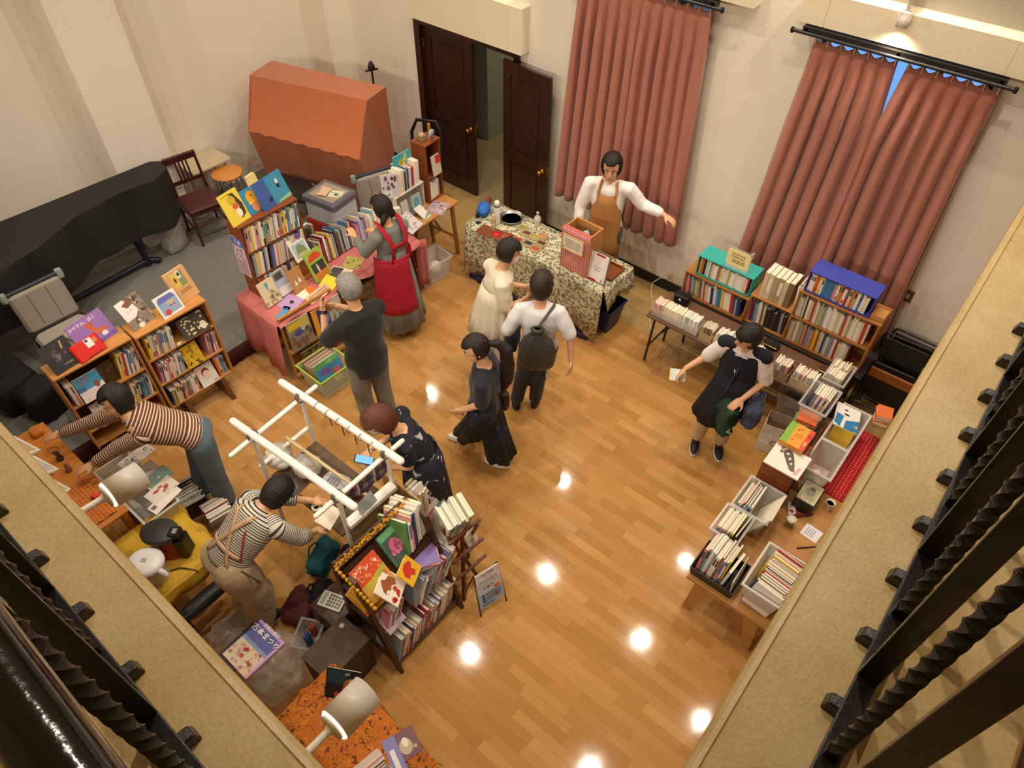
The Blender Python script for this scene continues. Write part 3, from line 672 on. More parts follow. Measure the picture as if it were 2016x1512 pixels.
# trays of paperbacks on the folding table (their books are past the individual ones)
def tray_books(x0, y1, y0, z, n_h, pal, seed, d=.105): row((x0, y1, z), W90, y1-y0, n_h, d, pal, seed, 'trays', alone=False, th=(.008, .016), kinds=(0,))
crate('long clear tray of pink and cream paperbacks at the table corner', (4.75, 1.955, .611), W90, .50, .15, .10, CLEAR, rim=False)
tray_books(4.765, 2.19, 2.09, .618, (.135, .15), ['d98d94', 'efe6d2', 'd98d94'], 20, .12); tray_books(4.765, 2.085, 1.89, .618, (.14, .155), ['efe6d2', 'e8dcae', 'efe6d2'], 21, .12); tray_books(4.765, 1.885, 1.72, .618, (.145, .155), ['f1ebdf', 'f1ebdf', '8fb7c4'], 22, .12)
for k, (ya, yb, c, pal, lab) in enumerate(((1.69, 1.56, 'b59a7a', ['b7a07c', '8c6a4c'], 'brown card tray of dark paperbacks beside the clear tray'), (1.55, 1.32, 'd8c7a8', ['f1ebdf', '8fb7c4', 'f1ebdf'], 'cream card tray of white and blue paperbacks'), (1.30, 1.10, 'd8c7a8', ['efe6d2', 'f1ebdf'], 'cream card tray behind the woman in the vest'),
                                           (.99, .83, '9c8468', ['d98d94', 'f1ebdf', '9aa0a4'], 'tan card tray with pink patterned paperbacks'), (.81, .60, 'c9b892', ['efe6d2', '8fb7c4', 'f1ebdf', 'd98d94'], 'beige card tray of upright pale paperbacks'))):
    tray(lab, (4.752, (ya+yb)/2, .611), W90, ya-yb, .15, .09, c, group='paperback trays on the folding table'); tray_books(4.765, ya-.01, yb+.01, .617, (.13, .155), pal, 30+k, .12)
crate('clear box of cream books at the end of the folding table', (4.86, .50, .611), W90, .17, .28, .15, CLEAR); tray_books(4.88, .575, .43, .618, (.16, .19), ['efe6d2', 'd9c9a8', 'f1ebdf', 'd9c9a8'], 40, .12); tray_books(5.01, .575, .43, .618, (.15, .19), ['efe6d2', 'e8dcae', 'd9c9a8'], 41, .12)
for i, y in enumerate((1.33, 1.13, .6)):
    e = thing('shelf_bag', ('black pouch on the table behind the cream tray', 'black pouch behind the woman in the vest', 'brown pouch beside the clear box of cream books')[i], 'pouch', (5.06, y, .611), W90); subsurf(MB().rbox(-.08, .08, -.03, .09, 0, .06, .025).build('pouch_body', pm(('black_felt', 'black_felt', 'brown_felt')[i], ('16120f', '16120f', '4a2a18')[i], .9, .2, 30), e), 1); MB().tube([(-.07, -.032, .05), (0, -.036, .052), (.07, -.032, .05)], .004, 6).build('zip', BRASS, e)
# bin bags and boxes under the table
for i, (x, y, w, d, h, lab) in enumerate(((4.62, .70, .26, .26, .30, 'white paper bag with a grey emblem under the folding table'), (4.98, .78, .24, .28, .26, 'clear box of packed goods under the folding table'))):
    if i == 0:
        e = thing('paper_bag', lab, 'bag', (x, y, 0), W90+.2); m = MB(); m.grid([[(a*w/2*(1+.05*math.sin(z*9+a*5)), b*d/2*(1-.3*z/h*(z > h*.6)), z) for a, b in ((-1, -1), (-.3, -1.04), (.4, -.98), (1, -1), (1.03, 0), (1, 1), (0, 1.03), (-1, 1), (-1.03, 0), (-1, -1))] for z in (0, h*.35, h*.7, h)], sm=False); o = m.build('bag_body', flat('d9cfc0', .7), e); solid(o, .003)
        print_mesh(e, .12, .12, [('e', .5, .5, .3, .3, '8e8880'), ('e', .5, .5, .2, .2, 'd9cfc0')], -.135, 'emblem').location.z = .08
    else:
        crate(lab, (x, y, 0), W90, w, d, h, MILK, rim_mat=MILK)
        e = thing('folded_cloth', 'grey folded cloth in the clear box under the folding table', 'cloth', (x+.04, y, .01), W90)
        for k in range(3): subsurf(MB().rbox(-.08, .08, .0, .17, k*.055, k*.055+.05, .02).build('fold', pm('grey_cloth', '8e857c', .9, .1, 20), e), 1)
# ---------------------------------------------------- low wooden table with record boxes
LTW = wood('low_table_wood', 'c08a4a', 'ad7838', 4, 'Y', .5)
e = thing('low_table', 'low light wood table under the book boxes', 'table', (2.70, -.05, 0))
bevel(MB().box(0, 1.32, 0, .63, .42, .45).build('tabletop', LTW, e), .004)
for x in (.02, 1.27):
    m = MB(); [(m.add([(x, a, 0), (x+.03, a, 0), (x+.03, a+.05, 0), (x, a+.05, 0), (x, b, .42), (x+.03, b, .42), (x+.03, b+.12, .42), (x, b+.12, .42)], [(3,2,1,0),(4,5,6,7),(0,1,5,4),(1,2,6,5),(2,3,7,6),(3,0,4,7)]).build('leg', LTW, e), m.__init__()) for a, b in ((.54, .44), (.04, .07))]
BTR = pm('black_tray', '2a2320', .5, .12, 9)
e = crate('black tray of picture books at the near end of the low table', (2.72, .42, .451), W90, .335, .28, .10, BTR, t=.006, rim=False, name='book_tray', cat='tray')
n1 = row((2.76, .565, .459), W90, .20, (.25, .29), .21, 'mix', 50, 'the black tray', th=(.008, .022), lean=.05, colours='d98d94 d96f34 8fb7c4 f1ebdf 9aa0a4 efe6d2 f1ebdf 8c6a4c d98d94 3f7fae e8c23a'.split(), tilt=R(8))
fbook('pink and white picture book facing out of the black tray', (2.86, .345, .459), PI*.0-.05, .20, .25, 'ece4dc', [('e', .5, .5, .3, .3, 'd9776c'), ('e', .5, .5, .18, .2, 'cf5a58'), ('s', .05, .05, .95, .3, 14, .05, 'b79ab0')], R(-6), .02)
fbook('thin pale record sleeve standing at the edge of the black tray', (2.86, .275, .46), .03, .25, .2, 'efe6d2', [('r', .05, .05, .95, .95, 'e6d9bf')], R(4), .006)
crate('clear box of cream picture books behind the black tray', (2.995, .505, .451), W90, .20, .26, .25)
row((3.02, .59, .458), W90, .14, (.26, .29), .21, 'pale', 51, 'the clear box behind the black tray', th=(.008, .02), lean=.05, colours='f1ebdf efe6d2 d98d94 efe6d2 d9c9a8 efe6d2 efe6d2 e8c23a d9c9a8'.split())
fbook('dark green picture book at the end of the clear box', (3.13, .44, .458), -.05, .22, .27, '2c3a2c', [('s', .1, .3, .9, .9, 12, .08, '3f5a3c'), ('e', .5, .3, .2, .15, '1f2a22')], R(-4), .012)
crate('clear box of slim books with a framed print', (3.28, .45, .451), W90, .27, .31, .25)
row((3.30, .575, .458), W90, .11, (.24, .29), .25, 'mix', 52, 'the clear box with the framed print', th=(.006, .014), lean=.06, colours='5aa39a 8fb7c4 c9c28a d98d94 d96f34 f1ebdf 9aa0a4 f1ebdf'.split())
board('framed_print', 'framed dark botanical print standing in the clear box', 'picture', (3.41, .41, .47), .05, .26, .30, .012, 'efe6d2', [('r', .1, .1, .9, .9, '4a3a2c'), ('s', .15, .2, .85, .85, 16, .07, '5e4d38'), ('e', .5, .4, .16, .22, '6d5a44')], R(-22), None, False)
crate('large clear box of picture books beneath the gallery edge', (2.935, -.035, .451), 0, .40, .26, .27, MILK)
e = thing('box_stand', 'wooden support under the large clear box', 'stand', (2.935, -.03, 0)) if 0 else None
n2 = row((2.76, .0, .47), 0, .34, (.24, .27), .20, 'mix', 53, 'the large clear box under the gallery', th=(.012, .026), lean=.08, colours='f1ebdf 2c3f74 e8c23a c9c28a 9aa0a4 d98d94 b83a2e f1ebdf 2c3f74 e8c23a efe6d2 7d6aa8 f1ebdf e8c23a'.split(), tilt=R(-8))
# things on the low table surface
def small(name, label, cat, loc, rz, parts):
    e = thing(name, label, cat, loc, rz)
    for nm, mb, m in parts: mb.build(nm, m, e)
    return e
e = board('notebook', 'white notebook with handwriting on the low table', 'notebook', (3.60, -.025, .451), -.08, .12, .13, .01, 'e8e6ea', [('l', .15, .85, .3, .85, 4, 'a9a6b8')], PI/2, None, True)
small('pencil', 'dark pencil lying beside the notebook', 'pencil', (3.46, .02, .456), 0, [('shaft', MB().tube([(-.05, .05, 0), (.05, -.05, 0)], .005, 6), flat('4a2418')), ('tip', MB().tube([(.05, -.05, 0), (.058, -.058, 0)], [.005, .0005], 6), flat('d9b98c'))])
small('scissors', 'scissors on the teal strip beside the large clear box', 'scissors', (3.28, .06, .458), .6, [('blade', MB().box(-.06, .01, -.004, .004, 0, .003), pm('steel', 'b8b8b8', .3, .05, 9, metal=1)), ('handle_ring', MB().tube([(.03+.02*math.cos(a), .014+.012*math.sin(a), 0) for a in [i*PI/5 for i in range(11)]], .003, 6), flat('2b2624')), ('handle_ring', MB().tube([(.03+.02*math.cos(a), -.014+.012*math.sin(a), 0) for a in [i*PI/5 for i in range(11)]], .003, 6), flat('2b2624'))])
o = MB().box(3.22, 3.27, -.02, .24, .452, .456).build('paper_strip', flat('7fc4b8')); tag(o, 'teal paper strip lying on the low table', 'paper')
paper_cup('white paper cup with brown tea near the gallery edge', (3.89, .035, .451), .034, .08)
e = thing('drink_cup', 'lidded cup of yellow green drink on the low table', 'cup', (3.56, .20, .451))
MB().lathe([(.026, 0), (.034, .07), (.034, .075)], n=18).build('cup_wall', flat('8a7a2c', .15), e); MB().lathe([(.037, .075), (.037, .085), (.03, .092), (0, .094)], n=18).build('lid', flat('efe9d6'), e)
small('tape_case', 'small pink and grey packet beside the lidded cup', 'packet', (3.70, .24, .451), .5, [('packet', MB().rbox(-.06, .06, -.035, .035, 0, .025, .006), flat('e4d8d8')), ('stripe', MB().box(-.06, .06, -.036, -.02, .024, .026), flat('7a2630')), ('dot', MB().lathe([(.016, .0), (.016, .002), (0, .002)], (-.03, .01, .025), 12), flat('c23848'))])
small('magenta_pouch', 'long maroon pen case in front of the black box', 'pen case', (3.70, .16, .451), -.75, [('case', MB().cap_tube([(-.07, 0, .014), (.07, 0, .014)], .014), pm('maroon_gloss', '7a2434', .25, .1, 9)), ('zip', MB().box(-.07, .07, -.002, .002, .027, .029), BRASS)])
e = thing('picture_box', 'black box with a cat photograph on its lid', 'box', (3.83, .19, .451), W90)
MB().rbox(-.075, .075, -.11, .11, 0, .13, .004).build('case', BTR, e); 
p = print_mesh(e, .14, .20, [('r', 0, 0, 1, 1, 'cfc79a'), ('r', .1, .12, .9, .92, 'b3ac8c'), ('e', .5, .55, .25, .25, '8c8474'), ('e', .55, .7, .14, .1, '5c5650'), ('e', .25, .15, .06, .05, 'fff6d0')], 0, 'lid_print'); p.rotation_euler = (-PI/2, 0, 0); p.location = (0, -.10, .131)
p = MB().box(-.075, .075, -.11, .11, .1302, .1305).build('glass_lid', clear('glass_lid', 'ffffff', .08, .05), e) if 0 else None
e = thing('wooden_chest', 'orange brown wooden chest carrying the cat picture', 'chest', (3.83, .45, .451), W90)
bevel(MB().box(-.12, .12, -.18, .18, 0, .40).build('body', REDW, e), .004); MB().box(-.10, .10, -.183, -.18, .03, .36).build('door', REDW, e); MB().tube([(-.02, -.186, .28), (.0, -.20, .30), (.02, -.186, .28)], .006, 8).build('handle', flat('7a2014'), e)
fbook('white picture book with a striped grey cat lying on the chest', (3.645, .43, .853), W90, .27, .25, 'efe6d8', [('p', [(.28, .82), (.38, .9), (.5, .86), (.6, .72), (.7, .5), (.78, .3), (.7, .22), (.6, .28), (.5, .4), (.38, .56), (.3, .68)], '5c5248'), ('p', [(.62, .36), (.74, .34), (.84, .2), (.72, .17), (.62, .22)], '6e6055'), ('e', .42, .72, .04, .05, 'd9d0c4'), ('e', .53, .58, .04, .05, 'd9d0c4'), ('e', .63, .42, .035, .05, 'd9d0c4'), ('e', .24, .7, .05, .06, '6e6055'), ('p', [(.8, .1), (.88, .1), (.93, .45), (.85, .45)], 'dcb2a8'), ('e', .22, .84, .05, .05, '7d7166')], PI/2, .012)
e = thing('boxed_set', 'orange and green picture book on a thick box behind the cat book', 'book', (3.865, .465, .853), W90)
MB().box(-.095, .095, 0, .235, .013, .055).build('cover', flat('e08c2c'), e)
p = print_mesh(e, .19, .235, [('r', 0, 0, .28, 1, '7fae3c'), ('r', .28, 0, .8, 1, 'eb9a30'), ('r', .8, 0, 1, 1, 'dd4a34'), ('e', .42, .75, .05, .05, 'b85a1c'), ('e', .52, .82, .04, .03, '8c3a1c'), ('l', .4, .7, .4, .6, 2, 'c8701c'), ('e', .4, .25, .05, .04, 'b85a1c'), ('e', .9, .7, .06, .1, 'b8281c'), ('e', .9, .3, .06, .12, 'f0a05a')], 0); p.rotation_euler = (-PI/2, 0, 0); p.location.z = .0555
# red polka dot cloth table with milky boxes
REDP = pm('red_base', 'c2161c', .8, .06, 20)
def polka(name, base, dot, sc, r):
    if name in MATS: return MATS[name]
    m, nt, b = nodes_of(name); L = nt.links.new; N = nt.nodes.new
    tc = N('ShaderNodeTexCoord'); vo = N('ShaderNodeTexVoronoi'); vo.inputs['Scale'].default_value = sc; vo.voronoi_dimensions = '2D'; vo.inputs['Randomness'].default_value = .2; L(tc.outputs['Object'], vo.inputs['Vector'])
    lt = N('ShaderNodeMath'); lt.operation = 'LESS_THAN'; lt.inputs[1].default_value = r; L(vo.outputs['Distance'], lt.inputs[0])
    mx = N('ShaderNodeMix'); mx.data_type = 'RGBA'; mx.inputs[6].default_value = lin(base)+(1,); mx.inputs[7].default_value = lin(dot)+(1,); L(lt.outputs[0], mx.inputs[0]); L(mx.outputs[2], b.inputs['Base Color']); b.inputs['Roughness'].default_value = .85
    MATS[name] = m; return m
table('small wooden table under the red polka dot cloth', (4.42, -.03, 0), 0, .80, .36, .45, LTW, LTW, name='side_table', rail=False)
cloth_over('red cloth with white polka dots hanging under the milky boxes', (4.42, -.03, 0), 0, .80, .36, .45, .12, polka('red_polka', 'c8141c', 'e8a09a', 36, .2), 5, drops=(.10, .03, .12, .05), amp=.008)
crate('empty milky plastic box on the red polka dot cloth', (4.10, .12, .4565), 0, .34, .21, .25, MILK)
board('paper_slip', 'cream paper strip lying in the empty milky box', 'paper', (4.10, .19, .475), .4, .16, .05, .003, 'efe2c4', None, PI/2, None, False)
crate('milky plastic box of bright picture books on the red cloth', (4.53, .12, .4565), 0, .46, .21, .24, MILK)
fbook('blue and white picture book lying on the milky box', (4.62, .16, .70), 0.25, .26, .20, 'f0ece4', [('p', [(0, 0), (.55, 0), (.35, .55), (0, .6)], '2f7fb4'), ('p', [(0, .75), (.5, .65), (.55, .95), (.1, 1)], '2f7fb4'), ('e', .6, .55, .04, .12, '3a3230'), ('e', .78, .6, .03, .08, '3a3230')], R(78), .012)
row((4.43, .14, .47), 0, .13, (.20, .25), .17, 'warm', 55, 'the milky box on the red cloth', th=(.016, .03), lean=.2, colours='e8c23a f1ebdf d96f34 c9c28a f1ebdf'.split())
stack((4.76, .10, .70), PI+.3, 3, .15, .12, ['d98d94', 'd96f34', 'd96f34'], 56, 'the orange pile on the milky box', th=(.02, .035))
crate('clear box of white and pink books at the corner of the stalls', (4.40, .50, .46), W90, .21, .32, .36)
row((4.55, .585, .60), W90, .15, (.22, .25), .16, 'pale', 57, 'the clear corner box', th=(.012, .028), lean=.1, colours='2c3f74 9aa0a4 f1ebdf d98d94 efe6d2 d9c9a8 f1ebdf'.split())
e = thing('low_crate_table', 'dark low table under the corner boxes', 'table', (4.35, .39, 0)); bevel(MB().box(-.02, .38, 0, .24, .43, .459).build('tabletop', BRT, e), .004)
for x in (0, .34):
    for y in (.02, .2): MB().box(x, x+.02, y, y+.02, 0, .43).build('leg', DKL, e)
zz = stack((4.365, .50, .46), W90, 0, .2, .2, 'warm', 58, 'x')
stack((4.345, .50, .62), W90+.1, 5, .17, .13, ['d96f34', 'e8c23a', '5f8f4e', '9aa0a4', 'd96f34'], 59, 'the rainbow pile by the corner box', th=(.014, .022))
stack((4.34, .50, .46), W90, 4, .17, .13, ['2b2624', '2c3f74'], 60, 'rest', alone=False, th=(.03, .042))
# folded chairs leaning by the wall
def folded_chair(loc, rz, label, dx=0):
    e = thing('folded_chair', label, 'chair', loc, rz, 'folded chairs by the wall', R(12)); fm = pm('chair_metal', '3a322a', .35, .1, 9, metal=.6); sm = pm('black_vinyl', '12100e', .5, .12, 15)
    for s in (-1, 1): MB().tube([(s*.21, .03, 0), (s*.21, .03, .80), (s*.19, .03, .83)], .011, 8).build('frame_tube', fm, e); MB().tube([(s*.185, .05, 0), (s*.185, .05, .5)], .010, 8).build('leg', fm, e)
    MB().tube([(-.19, .03, .83), (.19, .03, .83)], .011, 8).build('top_bar', fm, e); MB().tube([(-.21, .03, .06), (.21, .03, .06)], .008, 8).build('stretcher', fm, e)
    o = MB().rbox(-.19, .19, .0, .028, .18, .55, .012).build('seat', sm, e); o = MB().rbox(-.19, .19, .01, .028, .60, .80, .01).build('backrest', sm, e)
    return e
folded_chair((5.50, .16, 0), W90+.03, 'front black vinyl folding chair leaning on the wall below the switch'); folded_chair((5.60, .12, 0), W90-.02, 'rear black vinyl folding chair leaning on the wall below the switch')
o = bevel(MB().box(5.44, 5.46, -.06, .33, .50, .60).build('wood_plank', wood('chair_wood', 'a5632c', '8a4d1e', 4, 'Y')), .004); tag(o, 'orange brown wooden slat across the front folding chair', 'slat') if 0 else tag(o, 'orange brown plank leaning against the front folding chair', 'plank')
# white cord
t = MB().tube([(5.87, 2.60, .17), (5.83, 2.66, .16), (5.78, 2.72, .09), (5.70, 2.68, .012), (5.5, 2.52, .008), (5.3, 2.45, .008), (5.12, 2.30, .008)], .006, 6).build('power_cord', flat('d8cba8', .5)); tag(t, 'cream power cord running from the outlet along the floor', 'cord')

# ================================================================ bookcases in front of the stage
def stage_case(label, x0, x1, y, d, z0, h, shelves, rz=0):
    e = thing('bookcase', label, 'bookcase', ((x0+x1)/2, y, 0), rz, 'wooden bookcases in front of the stage'); w = x1-x0; t = .018
    for x in (-w/2, w/2-t): bevel(MB().box(x, x+t, 0, d, z0-.02, h).build('side_panel', PINE, e), .002, 1)
    for z in shelves: bevel(MB().box(-w/2+t, w/2-t, 0, d, z, z+t).build('shelf', PINE, e), .002, 1)
    bevel(MB().box(-w/2, w/2, -.004, d+.01, h, h+.02).build('top_panel', PINE, e), .003, 1)
    MB().box(-w/2+t, w/2-t, d-.008, d-.002, z0, h).build('back_panel', wood('case_back', '6e4522', '5a3616', 4, 'X'), e)
    for x in (-w*.28, w*.3):
        m = MB(); m.add([(x-.02, -.10, 0), (x+.02, -.10, 0), (x+.02, d, 0), (x-.02, d, 0), (x-.02, 0.0, z0-.001), (x+.02, 0, z0-.001), (x+.02, d, z0-.001), (x-.02, d, z0-.001)], [(3,2,1,0),(4,5,6,7),(0,1,5,4),(1,2,6,5),(2,3,7,6),(3,0,4,7)]); m.build('foot', wood('case_foot', '6b4526', '573516', 4, 'Z'), e)
    return e
stage_case('left wooden bookcase with the purple and red books on top', .64, 1.283, 5.055, .21, .26, 1.08, (.26, .44, .74), R(-2))
stage_case('right wooden bookcase with the spotted book in its top row', 1.297, 1.945, 5.00, .21, .22, 1.08, (.22, .51, .80), R(-2))
# right case rows
row((1.335, 5.01, .820), R(-2), .24, (.19, .235), .16, 'pale', 70, 'the top row of the right stage bookcase', lean=.12, th=(.014, .026), colours='e8c23a d9c9a8 9aa0a4 efe6d2 d98d94 9aa0a4 efe6d2 d9c9a8'.split())
fbook('dark picture book covered in pale dots in the right bookcase', (1.775, 4.985, .822), R(-2), .24, .19, '4c4338', [('s', .04, .06, .96, .95, 34, .05, 'e3d8a8'), ('e', .82, .3, .12, .2, 'efe4c8')], R(28))
row((1.335, 5.01, .530), R(-2), .22, (.17, .22), .16, 'pale', 71, 'the middle row of the right stage bookcase', lean=.15, th=(.012, .022), colours='d98d94 7d6aa8 efe6d2 efe6d2 d98d94 b83a2e efe6d2 d9c9a8'.split())
fbook('yellow patterned picture book in the right bookcase', (1.66, 4.985, .532), R(-2), .16, .21, 'd9b32c', [('s', .05, .1, .95, .95, 26, .07, 'b98f24'), ('s', .1, .05, .9, .25, 10, .05, '4a3a1c')], R(20))
row((1.80, 5.01, .530), R(-2), .11, (.20, .24), .16, 'pale', 72, 'the short middle bunch, right stage bookcase', lean=.12, th=(.010, .018), colours='d98d94 9aa0a4 d98d94 b83a2e 2c3f74 f1ebdf d98d94'.split())
row((1.335, 5.01, .240), R(-2), .27, (.15, .2), .16, 'warm', 73, 'the bottom row of the right stage bookcase', lean=.1, th=(.012, .024), colours='2c3f74 e8c23a 5f8f4e d9c9a8 d9c9a8 d9c9a8 7a2630 d9c9a8 d98d94'.split())
fbook('white picture book with a round brown haired head', (1.71, 4.985, .242), R(-2), .17, .21, 'dfe2da', [('e', .48, .6, .22, .24, '8a3324'), ('e', .5, .52, .2, .2, 'eed0b4'), ('r', .7, .05, .95, .15, 'd9a0a8')], R(22))
row((1.815, 5.01, .240), R(-2), .10, (.2, .235), .16, 'mix', 74, 'the short bottom bunch, right stage bookcase', th=(.012, .022), colours='d96f34 c9c28a 8fb7c4 3f7fae 9aa0a4'.split())
# left case rows
row((.68, 5.065, .760), R(-2), .06, (.2, .22), .16, 'pale', 75, 'the left end of the left stage bookcase', th=(.008, .014))
fbook('picture book with blue sky and snow in the left bookcase', (.845, 5.03, .762), R(-2), .20, .22, 'e9e2da', [('r', 0, .45, 1, 1, '4fa3cf'), ('p', [(.2, .6), (.55, .75), (.6, 1), (.15, .95)], '7d8ca8'), ('p', [(0, .3), (1, .52), (1, .0), (0, 0)], 'efe6e0'), ('e', .75, .5, .1, .14, '9a5a4a'), ('r', 0, .45, .3, .62, '4a7aa8')], R(20))
fbook('dark brown picture book deep in the left bookcase', (1.0, 5.09, .762), R(-2), .16, .2, '4a3420', [('s', .1, .1, .9, .9, 10, .08, '6b4f2e')], R(10))
row((1.075, 5.065, .760), R(-2), .17, (.2, .25), .16, 'warm', 76, 'the top row of the left stage bookcase', lean=.18, th=(.011, .02), colours='e8c23a e8c23a d9c9a8 b83a2e efe6d2 3f7fae f1ebdf 9aa0a4 f1ebdf'.split())
row((1.075, 5.065, .460), R(-2), .17, (.18, .23), .16, 'mix', 77, 'the middle row of the left stage bookcase', lean=.15, th=(.012, .02), colours='f1ebdf e8c23a d9c9a8 2c3f74 2b2624 5aa39a 8fb7c4'.split())
fbook('white book with black title beside the crouching shelf', (.90, 5.02, .462), R(-2), .30, .22, 'dcd6d0', [('t', .5, .82, .03, 'もりのおくから', '3a3230'), ('r', .0, .0, 1, .65, '7d6658'), ('s', .05, .05, .95, .6, 14, .07, 'a08a78')], R(24))
# books on top of the cases
fbook('black picture book with gold title leaning on the left bookcase', (.80, 5.09, 1.101), R(4), .22, .24, '2e2a2e', [('t', .6, .18, .02, 'いちばん', 'c9b47a'), ('s', .1, .35, .7, .8, 8, .05, '5c5550'), ('p', [(.72, .65), (.8, .9), (.74, .92), (.66, .66)], 'b39a6a'), ('p', [(.4, .3), (.55, .55), (.35, .6)], '6e6660')], R(34))
e = fbook('purple picture book with white title leaning on the left bookcase', (1.10, 5.17, 1.101), R(8), .31, .24, '9a72b8', [('t', .42, .84, .034, 'おやすみ、ぼく', 'f4efe8'), ('p', [(.45, .7), (.6, .72), (.62, .45), (.85, .42), (.88, .32), (.7, .28), (.55, .3), (.5, .5)], 'd06a44'), ('e', .52, .68, .1, .1, 'c85f3c'), ('e', .74, .22, .08, .08, 'e8e0e4'), ('p', [(.3, 0), (1, 0), (1, .16), (.4, .08)], '7a5ab0')], R(30))
e = thing('card_box', 'bright red box with a white label in front of the purple book', 'box', (.99, 5.06, 1.101), R(6)); mm = MB(); mm.M = xf((0, 0, 0), 0, R(38)); mm.rbox(-.115, .115, 0, .03, 0, .16, .012).build('box_body', flat('d8201c', .35), e)
p = print_mesh(e, .23, .16, [('r', .5, .5, .75, .95, 'efe8e0'), ('e', .58, .85, .06, .08, '4a4a78'), ('r', .75, .6, .9, .85, 'd9774a'), ('l', .3, .85, .08, .16, 1, '6a1410')], 0, 'label_print'); p.matrix_local = xf((0, 0, 0), 0, R(38)) @ Matrix.Translation((0, -.001, 0))
fbook('picture book with a white cloud face and brown thicket', (1.45, 5.10, 1.101), R(12), .22, .26, '8f8072', [('s', .3, 0, 1, 1, 34, .06, '6e5f50'), ('s', .35, 0, 1, 1, 20, .04, 'cbbda0'), ('p', [(0, .35), (0, 1), (.35, 1), (.6, .75), (.65, .5), (.4, .35)], 'efeae6'), ('p', [(.2, .85), (.35, .7), (.6, .75), (.65, .95), (.5, 1), (.4, .9)], '8a5a48'), ('e', .25, .6, .03, .04, 'c8c0c4'), ('e', .4, .62, .03, .04, 'c8c0c4'), ('e', .38, .06, .12, .08, 'ece6de')], R(30))
fbook('small white framed picture book with a blue face on the right bookcase', (1.68, 5.03, 1.101), R(4), .20, .19, 'efeae6', [('p', [(.08, .1), (.92, .1), (.92, .8), (.8, .92), (.2, .92), (.08, .8)], '8fb0cc'), ('p', [(.1, .65), (.9, .7), (.8, .9), (.2, .9)], '6e6fb4'), ('e', .62, .4, .2, .2, 'a9a6c8'), ('e', .6, .55, .18, .08, 'd9a890'), ('e', .3, .2, .13, .13, 'd8404a'), ('e', .55, .42, .03, .04, '4a4a80'), ('e', .7, .42, .03, .04, '4a4a80')], R(26))
fbook('tan picture book with a small painted scene on the right bookcase', (1.875, 5.10, 1.101), R(8), .20, .28, 'd9a872', [('r', .22, .45, .8, .92, '8c9468'), ('r', .22, .45, .5, .92, 'd8c060'), ('r', .5, .7, .68, .95, 'e4dcc4'), ('e', .6, .82, .06, .06, '2c3a4a'), ('e', .35, .7, .06, .08, '8a3a24'), ('l', .3, .8, .25, .38, 2, 'a8784a')], R(22), .03)
e = thing('white_pebble', 'small round cream toy hanging at the shelf edge of the right bookcase', 'toy', (1.59, 4.99, .835)); MB().ball((0, 0, 0), (.02, .012, .02)).build('body', flat('e8e0c8'), e); MB().ball((.012, -.006, .016), .008).build('ear', flat('e8e0c8'), e)
# ================================================================ stalls along the left gallery
ORW = wood('honey_wood', 'cc8338', 'b86c22', 3, 'Y', .45)
table('long honey wood table with the picture frames', (.02, 4.51, 0), W90, 1.27, .41, .75, ORW, ORW, name='display_table', rail=False, lw=.05)
for i, (x, y, lab, c2) in enumerate(((.255, 5.02, 'farthest white framed picture on the honey wood table', 'c9b48c'), (.255, 4.74, 'middle white framed picture on the honey wood table', 'cfc6d0'), (.225, 4.49, 'nearest white framed picture, held at its edge by the woman', 'd4c6a0'))):
    f = thing('framed_picture', lab, 'picture frame', (x, y, .752), PI/2+.22, 'white picture frames', R(62)); w, h = .30, .21; b = .022; m = MB()
    m.box(-w/2, w/2, 0, .018, 0, b).box(-w/2, w/2, 0, .018, h-b, h).box(-w/2, -w/2+b, 0, .018, b, h-b).box(w/2-b, w/2, 0, .018, b, h-b).build('frame', flat('efe8d6', .4), f)
    MB().box(-w/2+b, w/2-b, .008, .012, b, h-b).build('picture', flat(c2), f); print_mesh(f, w-.06, h-.06, [('s', .2, .2, .8, .8, 8, .07, '9a8a70')], .007, 'drawing').location.z = .03
    MB().box(-.01, .01, .018, .075, 0, .10).build('easel_back', flat('8a5a2c'), f)
o = MB().rbox(.31, .39, 5.0, 5.10, .752, .80, .01).build('wood_block', ORW); tag(o, 'small honey wood block at the far end of the frame table', 'block')
e = thing('figurine', 'small dark carved figurine on the frame table', 'figurine', (.34, 4.67, .752)); MB().lathe([(.022, 0), (.026, .02), (.014, .05), (.02, .07), (.012, .09), (0, .1)], n=14).build('body', flat('3a2a24'), e); MB().ball((-.012, .016, .075), .014).build('head', flat('4a342a'), e)
e = thing('figurine', 'small brown carved figurine nearer the edge of the frame table', 'figurine', (.33, 4.52, .752)); MB().lathe([(.02, 0), (.024, .02), (.016, .04), (.018, .06), (0, .08)], n=14).build('body', flat('8a5a3a'), e); MB().ball((0, 0, .085), .014).build('head', flat('a06a44'), e)
e = thing('red_pot', 'tiny red box by the spotlight on the frame table', 'box', (.33, 4.12, .752), .4); MB().rbox(-.02, .02, -.03, .03, 0, .05, .005).build('case', flat('c8201c'), e); MB().box(-.016, .016, -.026, .026, .05, .054).build('lid', flat('e04038'), e)
e = thing('rolled_cloth', 'orange patterned cloth spread on the frame table', 'cloth', (.0, 0, 0)); 
P = [[(.06+.31*i/14, 3.92+.42*j/14, .754+.008+.007*math.sin(i*1.7+j*.8)+.005*math.sin(j*2.3)) for i in range(15)] for j in range(15)]; o = MB().grid(P).build('cloth', polka('orange_cloth', 'b8621c', 'd48a3a', 40, .3), e); solid(o, .002)
